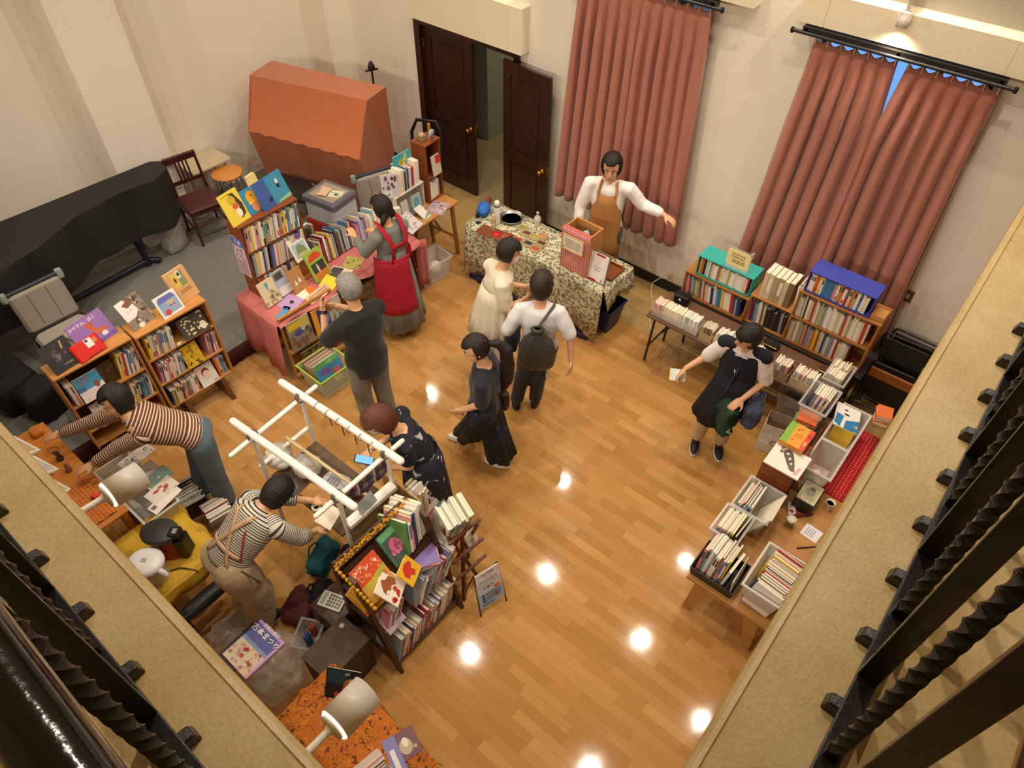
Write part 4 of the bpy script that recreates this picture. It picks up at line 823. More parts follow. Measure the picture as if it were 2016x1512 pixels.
# milky box with printed cards next to it
crate('milky plastic box full of prints beside the frame table', (.445, 4.08, .28), W90, .70, .26, .40, MILK)
e = thing('box_stool', 'dark low stool under the milky box of prints', 'stool', (.44, 3.75, 0)); MB().box(0, .26, 0, .68, .25, .279).build('seat', BRT, e)
for x in (.01, .23):
    for y in (.02, .64): MB().box(x, x+.02, y, y+.02, 0, .25).build('leg', DKL, e)
def card(label, loc, rz, w, h, c, design, tilt=PI/2, t=.004): return board('print_card', label, 'print', loc, rz, w, h, t, c, design, tilt, None, False)
card('cream card with large looping letters lying on the milky box', (.60, 4.30, .69), -1.45, .13, .26, 'e4dcd4', [('e', .45, .82, .18, .07, '9a8078'), ('e', .5, .82, .1, .035, 'e4dcd4'), ('e', .5, .4, .16, .08, '7d6a64'), ('e', .53, .42, .1, .05, 'e4dcd4'), ('e', .8, .9, .06, .03, 'd9604a'), ('r', .15, .2, .25, .3, '8a8490')])
card('clear framed card standing behind the teal booklet', (.62, 4.12, .695), -1.5, .12, .16, 'b8a89c', [('r', .1, .1, .9, .9, 'c9bdb0'), ('e', .5, .5, .08, .06, 'efe6d8')], R(82))
card('teal booklet with a white mountain on the milky box', (.62, 3.99, .695), -1.45, .13, .20, '7d9c94', [('p', [(.4, .5), (.6, .5), (.5, .62)], 'dfe4dc'), ('r', .0, .0, 1, .04, 'efe9dc')], R(86))
card('cream booklet with red flowers on the milky box', (.57, 3.87, .695), -1.45, .14, .22, 'e6ddcc', [('s', .15, .2, .7, .75, 6, .09, 'c2605c'), ('s', .6, .5, .95, .9, 5, .05, 'a8b490')], R(86))
card('white blank booklet at the near edge of the milky box', (.53, 3.78, .69), -1.42, .10, .24, 'e9e2d6', [('r', .2, .05, .4, .2, '6e705c'), ('r', .4, .05, .55, .2, '7d5a68')], R(86))
# magazine bundles on the floor
for k, (x, y, n, pal, w) in enumerate(((.80, 4.33, .30, ['9aa0a4', '2b2624', 'd9c9a8', '4a3428', '8fb7c4'], 'the floor bundle behind the milky box'), (.86, 3.98, .22, ['f1ebdf', '9aa0a4', '2b2624', 'd98d94', 'efe6d2'], 'the floor bundle beside the jeans'))):
    row((x, y, .012), R(-100), n, (.22, .27), .20, pal, 80+k, w, th=(.012, .026), lean=.25)
o = MB().box(.76, 1.06, 3.72, 4.36, 0, .010).build('floor_board', pm('cardboard', 'a9783f', .8, .1, 10)); tag(o, 'flat cardboard sheet under the magazine bundles', 'cardboard')
e = thing('cardboard_box', 'small open cardboard box in front of the yellow cloth table', 'box', (.86, 3.62, 0), .3); CB = pm('cardboard', 'a9783f', .8, .1, 10)
for a in ((-.1, .1, -.08, -.076), (-.1, .1, .076, .08), (-.1, -.096, -.076, .076), (.096, .1, -.076, .076)): MB().box(*a, 0, .16).build('side_panel', CB, e)
MB().box(-.096, .096, -.076, .076, 0, .004).build('base', CB, e)
# yellow cloth table with coffee maker and kettle
table('low table under the yellow cloth', (.20, 3.55, 0), W90, .62, .48, .55, BRT, DKL, name='low_table', rail=False)
def yellow_cloth():
    m, nt, b = nodes_of('yellow_print_cloth'); L = nt.links.new; N = nt.nodes.new
    tc = N('ShaderNodeTexCoord'); vo = N('ShaderNodeTexVoronoi'); vo.inputs['Scale'].default_value = 9; L(tc.outputs['Object'], vo.inputs['Vector'])
    rp = N('ShaderNodeValToRGB'); e = rp.color_ramp.elements; e[0].position = .0; e[0].color = lin('c29a22')+(1,); e[1].position = .5; e[1].color = lin('cfa42a')+(1,); q = e.new(.2); q.color = lin('8f7428')+(1,); q = e.new(.25); q.color = lin('c9a028')+(1,); q = e.new(.17); q.color = lin('c9a028')+(1,)
    L(vo.outputs['Distance'], rp.inputs[0]); L(rp.outputs[0], b.inputs['Base Color']); b.inputs['Roughness'].default_value = .7; return m
cloth_over('yellow printed cloth over the low table with the kettle', (.20, 3.55, 0), W90, .62, .48, .55, .1, yellow_cloth(), 9, drops=(.02, .06, .06, .10), amp=.01)
e = thing('coffee_maker', 'red capsule coffee machine with a dark grey lid', 'coffee maker', (.46, 3.50, .556), R(-55))
def oval(rx, ry, n=24): return [(rx*math.cos(2*PI*i/n), ry*math.sin(2*PI*i/n)) for i in range(n)]
m = MB(); P = []
for z, k in ((0, .96), (.02, 1), (.20, .92), (.22, .95)): P.append([(x*k*1.0, y*k, z) for x, y in oval(.115, .085)])
m.grid(P, closed=True).build('red_body', flat('9c1418', .3), e)
m = MB(); P = []
for z, k in ((.2205, .98), (.235, 1.06), (.255, 1.04), (.262, .9), (.266, .0)): P.append([(x*k, y*k, z) for x, y in oval(.125, .10)])
m.grid(P, closed=True).build('lid', pm('dark_grey_plastic', '33312f', .45, .05, 9), e)
MB().rbox(.07, .15, -.045, .045, .225, .272, .01).build('control_panel', pm('black_plastic', '15120f', .4, .1, 9), e); MB().box(.10, .13, -.02, .02, .272, .274).build('display', flat('8a968c', .2), e); MB().rbox(.09, .16, -.06, .06, .0, .2, .015).build('drip_column', pm('black_plastic', '15120f', .4, .1, 9), e)
e = thing('electric_kettle', 'white electric hot water pot on the yellow cloth', 'kettle', (.275, 3.395, .556), R(-60))
WP = pm('white_plastic', 'e9e8e6', .3, .03, 9)
m = MB(); P = []
for z, k in ((0, .72), (.02, .78), (.17, .86), (.18, .9)): P.append([(x*k, y*k, z) for x, y in oval(.12, .105)])
m.grid(P, closed=True).build('pot_body', clear('grey_plastic', 'c9cbc6', .97, .3), e)
m = MB(); P = []
for z, k in ((.1805, .95), (.19, 1.03), (.21, 1.02), (.228, .85), (.234, .4), (.235, 0)): P.append([(x*k, y*k, z) for x, y in oval(.122, .108)])
m.grid(P, closed=True).build('lid', WP, e); MB().box(-.02, .02, -.015, .015, .234, .238).build('push_button', flat('b0b2b4'), e); MB().ball((.09, .06, .205), (.012, .012, .008)).build('red_mark', flat('d0402c'), e); MB().tube([(.10, -.03, .19), (.145, -.04, .18), (.15, -.04, .15)], .02, 10).build('spout', WP, e)
t = MB().tube([(.36, 3.36, .56), (.42, 3.32, .57), (.46, 3.26, .562), (.48, 3.225, .55), (.485, 3.215, .45)], .005, 6).build('power_cord', flat('3a3420', .5)); tag(t, 'dark cord hanging off the yellow cloth table', 'cord')
e = thing('padded_bench', 'long black padded bench beside the yellow cloth table', 'bench', (.44, 3.13, 0)); subsurf(MB().rbox(-.24, .24, -.09, .05, .34, .43, .04).build('seat_pad', pm('black_leather', '1c1a18', .45, .15, 25, .1, 120), e), 1)
for x in (-.2, .2):
    for y in (-.06, .03): MB().tube([(x, y, 0), (x, y, .35)], .012, 8).build('leg', DKL, e)
# plastic bags with shopping, purple magazine on top
BAGM = clear('plastic_bag', 'cfcfc6', .26, .12)
def bag(label, loc, r, seed, c=None):
    e = thing('plastic_bag', label, 'bag', loc); m = MB(); m.ball((0, 0, r[2]*.92), r, 48, 30); 
    for i, v in enumerate(m.v):
        q = Vector(v); n = noise.noise(q*9+Vector((seed, 0, 0)))*.2+abs(noise.noise(q*18+Vector((0, seed, 0))))*.22-.08; f = 1+n; zz = max(0, q.z*(1+n*.5)); m.v[i] = (q.x*f, q.y*f, zz)
    m.build('film', c or BAGM, e); return e
bag('clear plastic bag of food lying beside the black bench', (.40, 2.86, .0), (.17, .16, .16), 3)
bag('large clear plastic bag under the purple magazine', (.44, 2.43, .0), (.23, .23, .24), 8)
for i, (x, y, z, c, lab) in enumerate(((.37, 2.82, .17, '9a5a34', 'brown bread roll inside the clear food bag'), (.43, 2.78, .16, '7a3420', 'dark red jar inside the clear food bag'))):
    e = thing('bread_roll' if i == 0 else 'jam_jar', lab, 'bread' if i == 0 else 'jar', (x, y, z-.1)); MB().lathe([(.03, 0), (.04, .02), (.04, .07), (.025, .09), (0, .095)], n=14).build('body', flat(c, .3), e); MB().lathe([(.02, .0), (.02, .012), (0, .014)], (0, 0, .092), 12).build('top', flat('b08060'), e)
fb = fbook('purple bordered magazine with a crowd drawing on the plastic bag', (.405, 2.38, .47), 0.0, .31, .25, 'c79ad0', [('r', .0, .07, .93, 1, 'd8c6a8'), ('r', .55, .07, .93, 1, '55589e'), ('r', .5, .07, .58, 1, '7d90b4'), ('s', .03, .1, .5, .95, 26, .05, 'c8908a'), ('s', .03, .1, .5, .95, 18, .04, 'e0c49a'), ('s', .05, .1, .4, .7, 5, .06, 'b83a4a'), ('r', 0, .0, .12, .1, 'd9a0b8')], R(88), .02)
vs = print_mesh(fb, .25, .31, [('t', .5, .0, .052, '古本まつり', 'f6f2ee'), ('t', .5, .16, .03, '京都古書研', 'efe6ee')], 0, 'title'); vs.rotation_euler = (0, PI/2, 0); vs.location = (.155-.06, -.008, .125)
e = thing('document_case', 'thin black folder under the purple magazine', 'folder', (.36, 2.52, .452), .05); MB().box(-.16, .16, -.03, .14, 0, .012).build('folder_body', flat('2a2024'), e); MB().box(-.02, .02, -.034, -.03, .002, .01).build('clasp', flat('6a6060'), e)
# brown paper carton with a clear window, calculator, box behind rack
e = thing('brown_carton', 'dark brown carton with a round white sticker', 'carton', (.76, 2.12, 0), .03); BRC = pm('brown_card', '4e3a28', .7, .06, 8)
MB().box(-.18, .18, -.13, .13, 0, .41).build('box_body', BRC, e); MB().box(-.185, .185, -.135, .135, .40, .42).build('lid', BRC, e); MB().lathe([(.018, .421), (.018, .423), (0, .423)], (.13, .08, 0), 16).build('sticker', flat('cfc4a8'), e)
m = MB(); m.add([(.187, -.12, .03), (.20, .0, .0), (.187, .12, .03), (.187, .12, .38), (.20, 0, .39), (.187, -.12, .38)], [(0, 1, 4, 5), (1, 2, 3, 4)]); m.build('window_film', clear('bag_film', 'bcb8b0', .5, .2), e)
e = thing('calculator', 'white desk calculator on a dark box behind the magazine rack', 'calculator', (.975, 2.42, .352), R(20)); MB().rbox(-.06, .06, -.09, .09, 0, .02, .006).build('case', flat('d8d2c0'), e); MB().box(-.045, .045, .045, .075, .02, .022).build('screen', flat('8a9a84'), e)
for i in range(4):
    for j in range(5): MB().box(-.045+.024*i, -.028+.024*i, -.075+.022*j, -.06+.022*j, .02, .024).build('key', flat('5c5850'), e)
e = thing('dark_crate', 'dark brown wooden box under the calculator', 'box', (.975, 2.40, 0), .02); bevel(MB().box(-.12, .12, -.13, .13, 0, .35).build('body', WALN, e), .004); MB().box(-.122, .122, -.132, .132, .3, .31).build('band', DKL, e)
crate('small clear tub beside the plastic bag', (.78, 2.40, .0), .5, .2, .16, .16); 
for i, (c, lab) in enumerate((('2c4a9a', 'blue packet in the small clear tub'), ('b8583a', 'orange packet in the small clear tub'))):
    e = thing('snack_packet', lab, 'packet', (.73+.07*i, 2.47+.03*i, .01), .4); MB().rbox(-.025, .025, -.02, .02, 0, .14, .008).build('packet_body', flat(c), e); MB().box(-.026, .026, -.002, .002, .14, .15).build('seal', flat(c), e)
# shopping on the floor: teal bag, pink bag, cloth
def soft_bag(label, loc, rz, w, d, h, c, seed, name='tote_bag', handles=True, cat='bag'):
    e = thing(name, label, cat, loc, rz); m = MB(); m.rbox(-w/2, w/2, -d/2, d/2, 0, h, .03); q = bmesh.new()
    me = m.mesh('bag_body', pm('cloth_'+c, c, .85, .15, 18, .2, 60)); q.from_mesh(me); bmesh.ops.subdivide_edges(q, edges=q.edges, cuts=3, use_grid_fill=True)
    for v in q.verts: v.co += Vector((noise.noise(v.co*14+Vector((seed, 1, 2))), noise.noise(v.co*14+Vector((3, seed, 2))), noise.noise(v.co*10+Vector((1, 2, seed)))*.5))*.035; v.co.z = max(0, v.co.z)
    for f in q.faces: f.smooth = True
    q.to_mesh(me); q.free(); o = bpy.data.objects.new('bag_body', me); col.objects.link(o); o.parent = e
    if handles:
        for s in (-1, 1): MB().tube([(-w*.22, s*d*.25, h*.95), (-w*.2, s*d*.4, h*1.2), (0, s*d*.5, h*1.3), (w*.2, s*d*.4, h*1.2), (w*.22, s*d*.25, h*.95)], .008, 6).build('handle', pm('cloth_'+c, c, .85), e)
    return e
soft_bag('dark teal tote bag on the floor beside the stall frame', (1.22, 2.90, 0), .4, .30, .16, .16, '155a66', 4)
soft_bag('pale pink plastic bag on the floor under the stall frame', (1.34, 2.62, 0), 1.1, .16, .14, .22, 'd8a8a8', 5, handles=True)
soft_bag('heap of dark red and purple clothes on the floor', (.86, 2.72, 0), .3, .28, .22, .12, '5a2424', 6, 'clothes_heap', False, 'clothes')
soft_bag('black bag on the floor behind the striped apron woman', (1.0, 2.62, 0), .9, .24, .16, .22, '14100e', 7, 'handbag')
e = thing('black_pouch', 'black square pouch on the floor inside the stall frame', 'pouch', (1.40, 2.80, 0), .5); subsurf(MB().rbox(-.07, .07, -.07, .07, 0, .09, .03).build('pouch_body', pm('black_felt', '16120f', .9, .2, 30), e), 1); MB().box(-.05, .05, -.076, -.066, .05, .058).build('zip', BRASS, e)
# ---------------------------------------------------- orange patterned table at the near edge
def orange_print():
    m, nt, b = nodes_of('orange_print_cloth'); L = nt.links.new; N = nt.nodes.new
    tc = N('ShaderNodeTexCoord'); n1 = N('ShaderNodeTexNoise'); n1.inputs['Scale'].default_value = 26; n1.inputs['Detail'].default_value = 2; n1.inputs['Distortion'].default_value = 1.5; L(tc.outputs['Object'], n1.inputs['Vector'])
    rp = N('ShaderNodeValToRGB'); rp.color_ramp.interpolation = 'CONSTANT'; e = rp.color_ramp.elements; e[0].color = lin('6a3408')+(1,); e[1].color = lin('c06a14')+(1,); e[1].position = .4; q = e.new(.5); q.color = lin('b8620f')+(1,); q = e.new(.6); q.color = lin('cf7a1c')+(1,)
    L(n1.outputs['Fac'], rp.inputs[0]); L(rp.outputs[0], b.inputs['Base Color']); b.inputs['Roughness'].default_value = .8; return m
table('low table under the orange printed cloth', (.20, 1.55, 0), W90, .92, .46, .50, BRT, DKL, name='low_table', rail=False)
cloth_over('orange printed cloth on the table nearest the corner', (.20, 1.55, 0), W90, .92, .46, .50, .1, orange_print(), 11, drops=(.03, .14, .05, .05), amp=.012)
fbook('dark picture book with orange figures standing on the orange cloth', (.55, 1.80, .507), R(-60), .22, .20, '1c1a1a', [('r', .05, .5, .6, .95, '1c3a42'), ('e', .65, .4, .14, .3, 'b0582a'), ('e', .72, .62, .05, .12, 'c9a05a'), ('e', .35, .15, .08, .1, 'c0442c'), ('p', [(.55, .8), (.7, .85), (.68, .93), (.55, .9)], '7aa05a')], R(40), .014)
row((.30, 1.46, .507), R(-100), .30, (.16, .22), .2, 'mix', 90, 'the row on the orange cloth', th=(.012, .026), lean=.5, colours='f1ebdf d98d94 2b2624 7a2630 f1ebdf 9aa0a4 f1ebdf d98d94 2b2624 9aa0a4 4a3428'.split())
fbook('purple picture book with white flowers lying on the orange cloth', (.55, 1.17, .507), R(-20), .20, .24, '7a5a6e', [('r', 0, 0, .4, 1, '7a78b0'), ('r', .4, .3, 1, 1, '6e3a48'), ('e', .6, .6, .2, .2, 'b8a890'), ('e', .62, .7, .1, .12, 'e6dcc4'), ('r', .1, .1, .25, .7, 'e4dcdc'), ('e', .85, .5, .06, .05, 'b0a858')], PI/2, .014)

# ================================================================ stall frame of white pipes, magazine rack, sign
PIPE = pm('white_painted_pole', 'ece6da', .45, .05, 10, .08, 60); ROPE = pm('grey_rope', '6a645c', .9, .2, 60)
e = thing('stall_frame', 'white pole stall frame lashed with grey rope and plaid cloth', 'stall', (0, 0, 0))
ZT = 1.33
for (x0, y0, x1, y1) in ((1.64, 3.47, 1.695, 2.315), (1.20, 3.43, 1.265, 2.285)):
    MB().cap_tube([(x0, y0, ZT+.03), ((x0+x1)/2+.004, (y0+y1)/2, ZT+.03), (x1, y1, ZT+.03)], .027, 12).build('long_pole', PIPE, e)
for (x0, y0, x1, y1) in ((1.79, 3.29, 1.03, 3.235), (1.84, 2.455, 1.085, 2.44)):
    MB().cap_tube([(x0, y0, ZT-.015), (x1, y1, ZT-.015)], .018, 10).build('cross_pole', PIPE, e)
for (x, y, bx_, by) in ((1.645, 3.275, 1.66, 3.32), (1.215, 3.25, 1.20, 3.30), (1.688, 2.45, 1.70, 2.44), (1.258, 2.44, 1.25, 2.43)):
    MB().tube([(bx_, by, 0), (x, y, ZT+.01)], .016, 10).build('upright_pole', PIPE, e)
    m = MB(); [m.tube([(x+.036*math.cos(a), y+.0+k*.012-.012, ZT+.008+.042*math.sin(a)) for a in [i*2*PI/12 for i in range(13)]], .006, 6) for k in range(3)]; m.build('rope_lashing', ROPE, e)
MB().cap_tube([(1.47, 3.33, 1.0), (1.505, 2.50, 1.0)], .014, 10).build('inner_rail', wood('bamboo', 'cdbb8c', 'b8a470', 6, 'Y'), e)
MB().cap_tube([(1.66, 3.30, .98), (1.20, 3.28, .98)], .018, 10).build('end_rail', PIPE, e)
for i in range(7): y = 3.1-.11*i; MB().tube([(1.66+.028*math.cos(a), y, ZT+.03+.03*math.sin(a)) for a in [k*2*PI/10 for k in range(11)]], .0025, 5).build('cord_loop', ROPE, e)
for i in range(5): y = 3.0-.13*i; MB().tube([(1.672, y, ZT), (1.674, y+.01, ZT-.09), (1.67, y-.005, ZT-.12)], .004, 5).build('hanging_string', pm('maroon_string', '4a2228', .9), e)
def plaid():
    m, nt, b = nodes_of('plaid_cloth'); L = nt.links.new; N = nt.nodes.new; tc = N('ShaderNodeTexCoord'); sp = N('ShaderNodeSeparateXYZ'); L(tc.outputs['Object'], sp.inputs[0])
    def band(sock, f, lo):
        w = N('ShaderNodeMath'); w.operation = 'MULTIPLY'; w.inputs[1].default_value = f; L(sock, w.inputs[0]); fr = N('ShaderNodeMath'); fr.operation = 'FRACT'; L(w.outputs[0], fr.inputs[0]); g = N('ShaderNodeMath'); g.operation = 'GREATER_THAN'; g.inputs[1].default_value = lo; L(fr.outputs[0], g.inputs[0]); return g.outputs[0]
    a = band(sp.outputs[0], 14, .5); c = band(sp.outputs[2], 14, .5); d = band(sp.outputs[0], 7, .9); ad = N('ShaderNodeMath'); ad.operation = 'ADD'; L(a, ad.inputs[0]); L(c, ad.inputs[1]); dv = N('ShaderNodeMath'); dv.operation = 'MULTIPLY'; dv.inputs[1].default_value = .4; L(ad.outputs[0], dv.inputs[0]); a2 = N('ShaderNodeMath'); a2.operation = 'ADD'; L(dv.outputs[0], a2.inputs[0]); L(d, a2.inputs[1])
    rp = N('ShaderNodeValToRGB'); q = rp.color_ramp.elements; q[0].color = lin('3c3040')+(1,); q[1].color = lin('cdbba0')+(1,); k = q.new(.45); k.color = lin('5a4a58')+(1,); k = q.new(.8); k.color = lin('8c7480')+(1,); L(a2.outputs[0], rp.inputs[0]); L(rp.outputs[0], b.inputs['Base Color']); b.inputs['Roughness'].default_value = .9; return m
P = [[(1.27+.40*i/16, 2.452+.006*math.sin(i*1.3+j), ZT-.03-.16*j/6) for i in range(17)] for j in range(7)]; o = MB().grid(P).build('plaid_cloth', plaid(), e); solid(o, .003)
MB().box(1.27, 1.70, 2.425, 2.435, .35, .98).build('side_board', pm('beige_board', 'b08e60', .7, .08, 6), e); MB().box(1.27, 1.70, 2.418, 2.424, .35, .62).build('lower_board', pm('brown_board', '6e5438', .7, .1, 6), e); MB().box(1.28, 1.69, 2.412, 2.418, .61, .625).build('board_trim', flat('cfc4a8'), e)
MB().box(1.26, 1.68, 2.39, 2.46, .985, 1.02).build('shelf_board', PIPE, e)
MB().box(1.24, 1.66, 2.50, 3.28, .80, .82).build('inner_shelf', pm('dark_shelf', '5c4630', .7, .1, 8), e)
MB().box(1.72, 1.735, 2.22, 2.60, .3, .95).build('side_panel', pm('beige_board', 'b08e60', .7, .08, 6), e)
# things lying in the stall
bag('white plastic bag hanging at the far end of the stall frame', (1.36, 3.30, .825), (.11, .1, .1), 15, clear('white_bag', 'd8d4c8', .8, .3))
bag('crumpled clear bag lying on the stall shelf', (1.44, 3.09, .825), (.10, .11, .08), 16, clear('white_bag', 'd8d4c8', .8, .3))
e = thing('paper_sack', 'white paper packet with grey print on the stall shelf', 'packet', (1.48, 2.84, .822), .3); subsurf(MB().rbox(-.09, .09, -.11, .11, 0, .07, .025).build('sack', flat('d8d8d8'), e), 1); p = print_mesh(e, .14, .16, [('l', .15, .85, .2, .85, 4, 'a0a2a8')], 0, 'print'); p.rotation_euler = (-PI/2, 0, 0); p.location = (0, -.08, .074)
e = thing('red_tin', 'small red tin beside the paper packet on the stall shelf', 'tin', (1.52, 2.66, .822)); MB().lathe([(.03, 0), (.03, .07), (.026, .075), (0, .075)], n=18).build('tin_body', flat('b02420', .3), e); MB().lathe([(.031, .06), (.031, .078), (0, .079)], n=18).build('lid', flat('c84038', .3), e)
e = thing('cardboard_tray', 'flat cardboard piece on the stall shelf', 'cardboard', (1.34, 2.86, .822), .2); MB().box(-.06, .06, -.12, .12, 0, .03).build('tray_base', CB, e); MB().box(-.064, -.06, -.12, .12, 0, .05).build('tray_lip', CB, e)
e = thing('tape_roll', 'white roll of tape hanging inside the stall frame', 'tape', (1.27, 2.80, .822)); MB().lathe([(.022, 0), (.036, 0), (.036, .03), (.022, .03), (.022, 0)], n=20).build('roll', flat('e2dccc'), e); MB().box(.03, .06, -.001, .001, 0, .03).build('loose_end', flat('e2dccc'), e)
board('notice_card', 'cream card standing on the stall corner by the rack', 'card', (1.24, 2.52, .99), R(20), .16, .12, .004, 'e8dcc8', None, R(62), None, False)
board('notice_card', 'grey feather shaped card leaning on the plaid cloth', 'card', (1.44, 2.40, 1.022), R(5), .15, .09, .004, '9aa0a0', None, R(30), None, False)
# magazine rack: slanted front, X 1.0-1.65
e = thing('magazine_rack', 'dark wooden magazine rack packed with picture books', 'rack', (0, 0, 0)); XA, XB = 1.0, 1.655
for x in (XA, XB-.025):
    m = MB(); pr = [(1.80, 0), (1.86, 0), (2.13, 1.02), (2.06, 1.02)]; m.add([(x, y, z) for y, z in pr]+[(x+.025, y, z) for y, z in pr], [(0, 1, 2, 3), (7, 6, 5, 4)]+[(i, 4+i, 4+(i+1) % 4, (i+1) % 4) for i in range(4)]); m.build('front_post', WALN, e)
    MB().box(x, x+.025, 2.24, 2.285, 0, 1.03).build('back_post', WALN, e)
    for z in (.10, .45, .75): MB().box(x+.003, x+.022, 1.83+.26*z, 2.25, z, z+.05).build('side_rail', WALN, e)
for z, y0 in ((.06, 1.85), (.40, 1.94)): MB().box(XA+.025, XB-.025, y0, 2.24, z, z+.018).build('shelf', WALN, e); 
m = MB(); m.add([(XA+.025, 1.99, .66), (XB-.025, 1.99, .66), (XB-.025, 2.24, .93), (XA+.025, 2.24, .93), (XA+.025, 1.99, .64), (XB-.025, 1.99, .64), (XB-.025, 2.24, .91), (XA+.025, 2.24, .91)], [(0,1,2,3),(7,6,5,4),(4,5,1,0),(5,6,2,1),(6,7,3,2),(7,4,0,3)]); m.build('sloped_shelf', WALN, e)
MB().box(XA+.025, XB-.025, 2.255, 2.275, .1, .95).build('back_panel', WALN, e)
MB().tube([(XA, 2.265, 1.035), (XB, 2.265, 1.035)], .012, 8).build('top_rail', WALN, e)
e = thing('fringe_cloth', 'yellow knotted fringe cloth along the top of the rack', 'cloth', (0, 0, 0)); YF = pm('yellow_fringe', 'c8921a', .9, .2, 60, .3, 120)
m = MB(); rr = random.Random(4)
for i in range(46): x = XA+.64*i/45; [m.ball((x+rr.uniform(-.006, .006), 2.235+rr.uniform(-.014, .014), 1.04+rr.uniform(-.018, .012)), (.008, .009, rr.uniform(.008, .017)), 6, 5) for _ in range(3)]
for i in range(12): y = 2.22-.33*i/11; m.ball((XA-.005, y, 1.03-.10*i/11), (.014, .016, .015), 8, 6)
o = m.build('fringe', YF, e); o['kind'] = 'stuff'
MB().grid([[(XA+.05+.2*i/6, 2.05-.03*j, .80-.06*j+.01*math.sin(i*2+j)) for i in range(7)] for j in range(3)]).build('cloth_edge', YF, e)
TL = R(42)
fbook('orange red picture book with a yellow crowd on the rack slope', (1.16, 2.00, .755), R(3), .22, .27, 'd8542c', [('r', 0, .0, 1, .5, 'd8a04a'), ('p', [(.1, .45), (1, .62), (1, .5), (.2, .3)], 'b8b040'), ('e', .4, .2, .12, .1, 'e0b078'), ('e', .62, .28, .08, .07, '5a9aa0'), ('e', .8, .38, .12, .09, 'b8803a'), ('s', .05, .6, .95, .95, 16, .05, 'e88a5c'), ('s', .05, .75, .9, .92, 8, .04, 'f0e0c8')], TL)
fbook('dark green picture book with a pink bloom on the rack slope', (1.40, 2.05, .80), R(2), .17, .25, '3c6a50', [('r', .05, .8, .95, .98, '6aa878'), ('r', .1, .05, .95, .75, '4a5548'), ('e', .5, .5, .26, .22, 'cc5f8c'), ('s', .25, .3, .75, .7, 14, .08, 'd8709a')], TL)
fbook('white picture book with a brown bear and red blots on the rack', (1.235, 1.93, .70), R(28), .19, .20, 'efe6d8', [('p', [(.35, .85), (.5, .95), (.6, .8), (.8, .75), (.85, .5), (.7, .35), (.55, .5), (.4, .45), (.3, .6), (.15, .55), (.2, .7)], '9a5a34'), ('s', .15, .1, .55, .4, 5, .09, 'c83a2c'), ('s', .1, .1, .9, .9, 8, .03, 'b85038')], R(44), .016)
fbook('yellow picture book with a red beast on the rack', (1.385, 1.935, .715), R(24), .16, .15, 'e3b22c', [('p', [(.2, .3), (.15, .6), (.35, .85), (.6, .9), (.85, .75), (.8, .55), (.65, .5), (.7, .25), (.5, .15), (.4, .35)], 'c8342a'), ('s', .1, .05, .9, .3, 8, .03, 'b84a20')], R(44), .014)
fbook('red and yellow striped picture book on the rack end', (1.04, 2.0, .70), R(12), .12, .22, 'c88a2c', [('p', [(.05, .2), (.2, .95), (.35, .2)], 'e0b83a'), ('p', [(.3, .1), (.5, .9), (.6, .1)], 'c83a2c'), ('p', [(.55, .1), (.75, .85), (.9, .1)], 'e0b83a'), ('s', .1, .05, .9, .3, 8, .06, 'b0302a')], R(40))
row((1.44, 2.04, .80), R(14), .21, (.24, .30), .23, 'pale', 95, 'the upright bunch at the right of the rack', th=(.012, .026), lean=.25, tilt=R(10), colours='5f8f4e f1ebdf d98d94 d9c9a8 2c3f74 efe6d2 efe6d2 f1ebdf e8c23a efe6d2'.split())
row((1.04, 1.92, .42), R(2), .14, (.16, .22), .22, 'pale', 96, 'the left of the rack middle shelf', th=(.01, .02), lean=.35)
fbook('lilac magazine lying open on the rack middle shelf', (1.13, 1.90, .43), R(4), .16, .20, 'c8b4bc', [('r', .3, .3, .7, .8, '6a5a80'), ('l', .1, .3, .2, .8, 4, 'a0909c')], R(50), .02)
for k, (x, z, l) in enumerate(((1.30, .42, .33), (1.02, .08, .60))): row((x, (1.90, 1.845)[k], z), R(2), l, (.20, .27), .24, 'pale', 97+k, ('the rack middle shelf', 'the rack bottom shelf')[k], th=((.011, .022), (.016, .03))[k], lean=(.45, .3)[k], alone=True if k == 0 else True, colours='9aa0a4 3f7fae d9c9a8 efe6d2 d98d94 2c3f74 9aa0a4 d96f34 efe6d2 8fb7c4 7a2630 9aa0a4 b83a2e d98d94'.split())
stack((1.47, 1.95, .66), R(-30), 5, .22, .18, 'pale', 99, 'the magazine heap on the rack', th=(.008, .016))
# folding stand with magazines to the right of the rack
e = thing('folding_stand', 'red brown folding stand holding magazines beside the rack', 'stand', (0, 0, 0)); RBW = wood('red_brown_stand', '6e3418', '552610', 4, 'Z')
for a, b in (((1.70, 1.84, 0), (1.90, 2.00, .86)), ((1.90, 1.84, 0), (1.70, 2.00, .86)), ((1.70, 2.14, 0), (1.88, 1.92, .80)), ((1.92, 2.12, 0), (1.96, 1.90, .70))): MB().tube([a, b], .016, 4, sm=False).build('slat', RBW, e)
for z, y in ((.30, 1.88), (.52, 1.90), (.76, 1.92)): MB().tube([(1.68, y, z), (1.97, y-.03, z)], .014, 4, sm=False).build('cross_bar', RBW, e)
row((1.70, 2.0, .62), R(-18), .20, (.24, .30), .20, 'white', 101, 'the folding stand', th=(.010, .022), lean=.12, tilt=R(-12), colours='f1ebdf f1ebdf 3f7fae efe6d2 f1ebdf 9aa0a4 5aa39a'.split())
fbook('white booklet tucked low in the folding stand', (1.93, 1.91, .42), R(20), .12, .16, 'd8ccb8', [('e', .5, .4, .2, .2, 'a09078')], R(20))
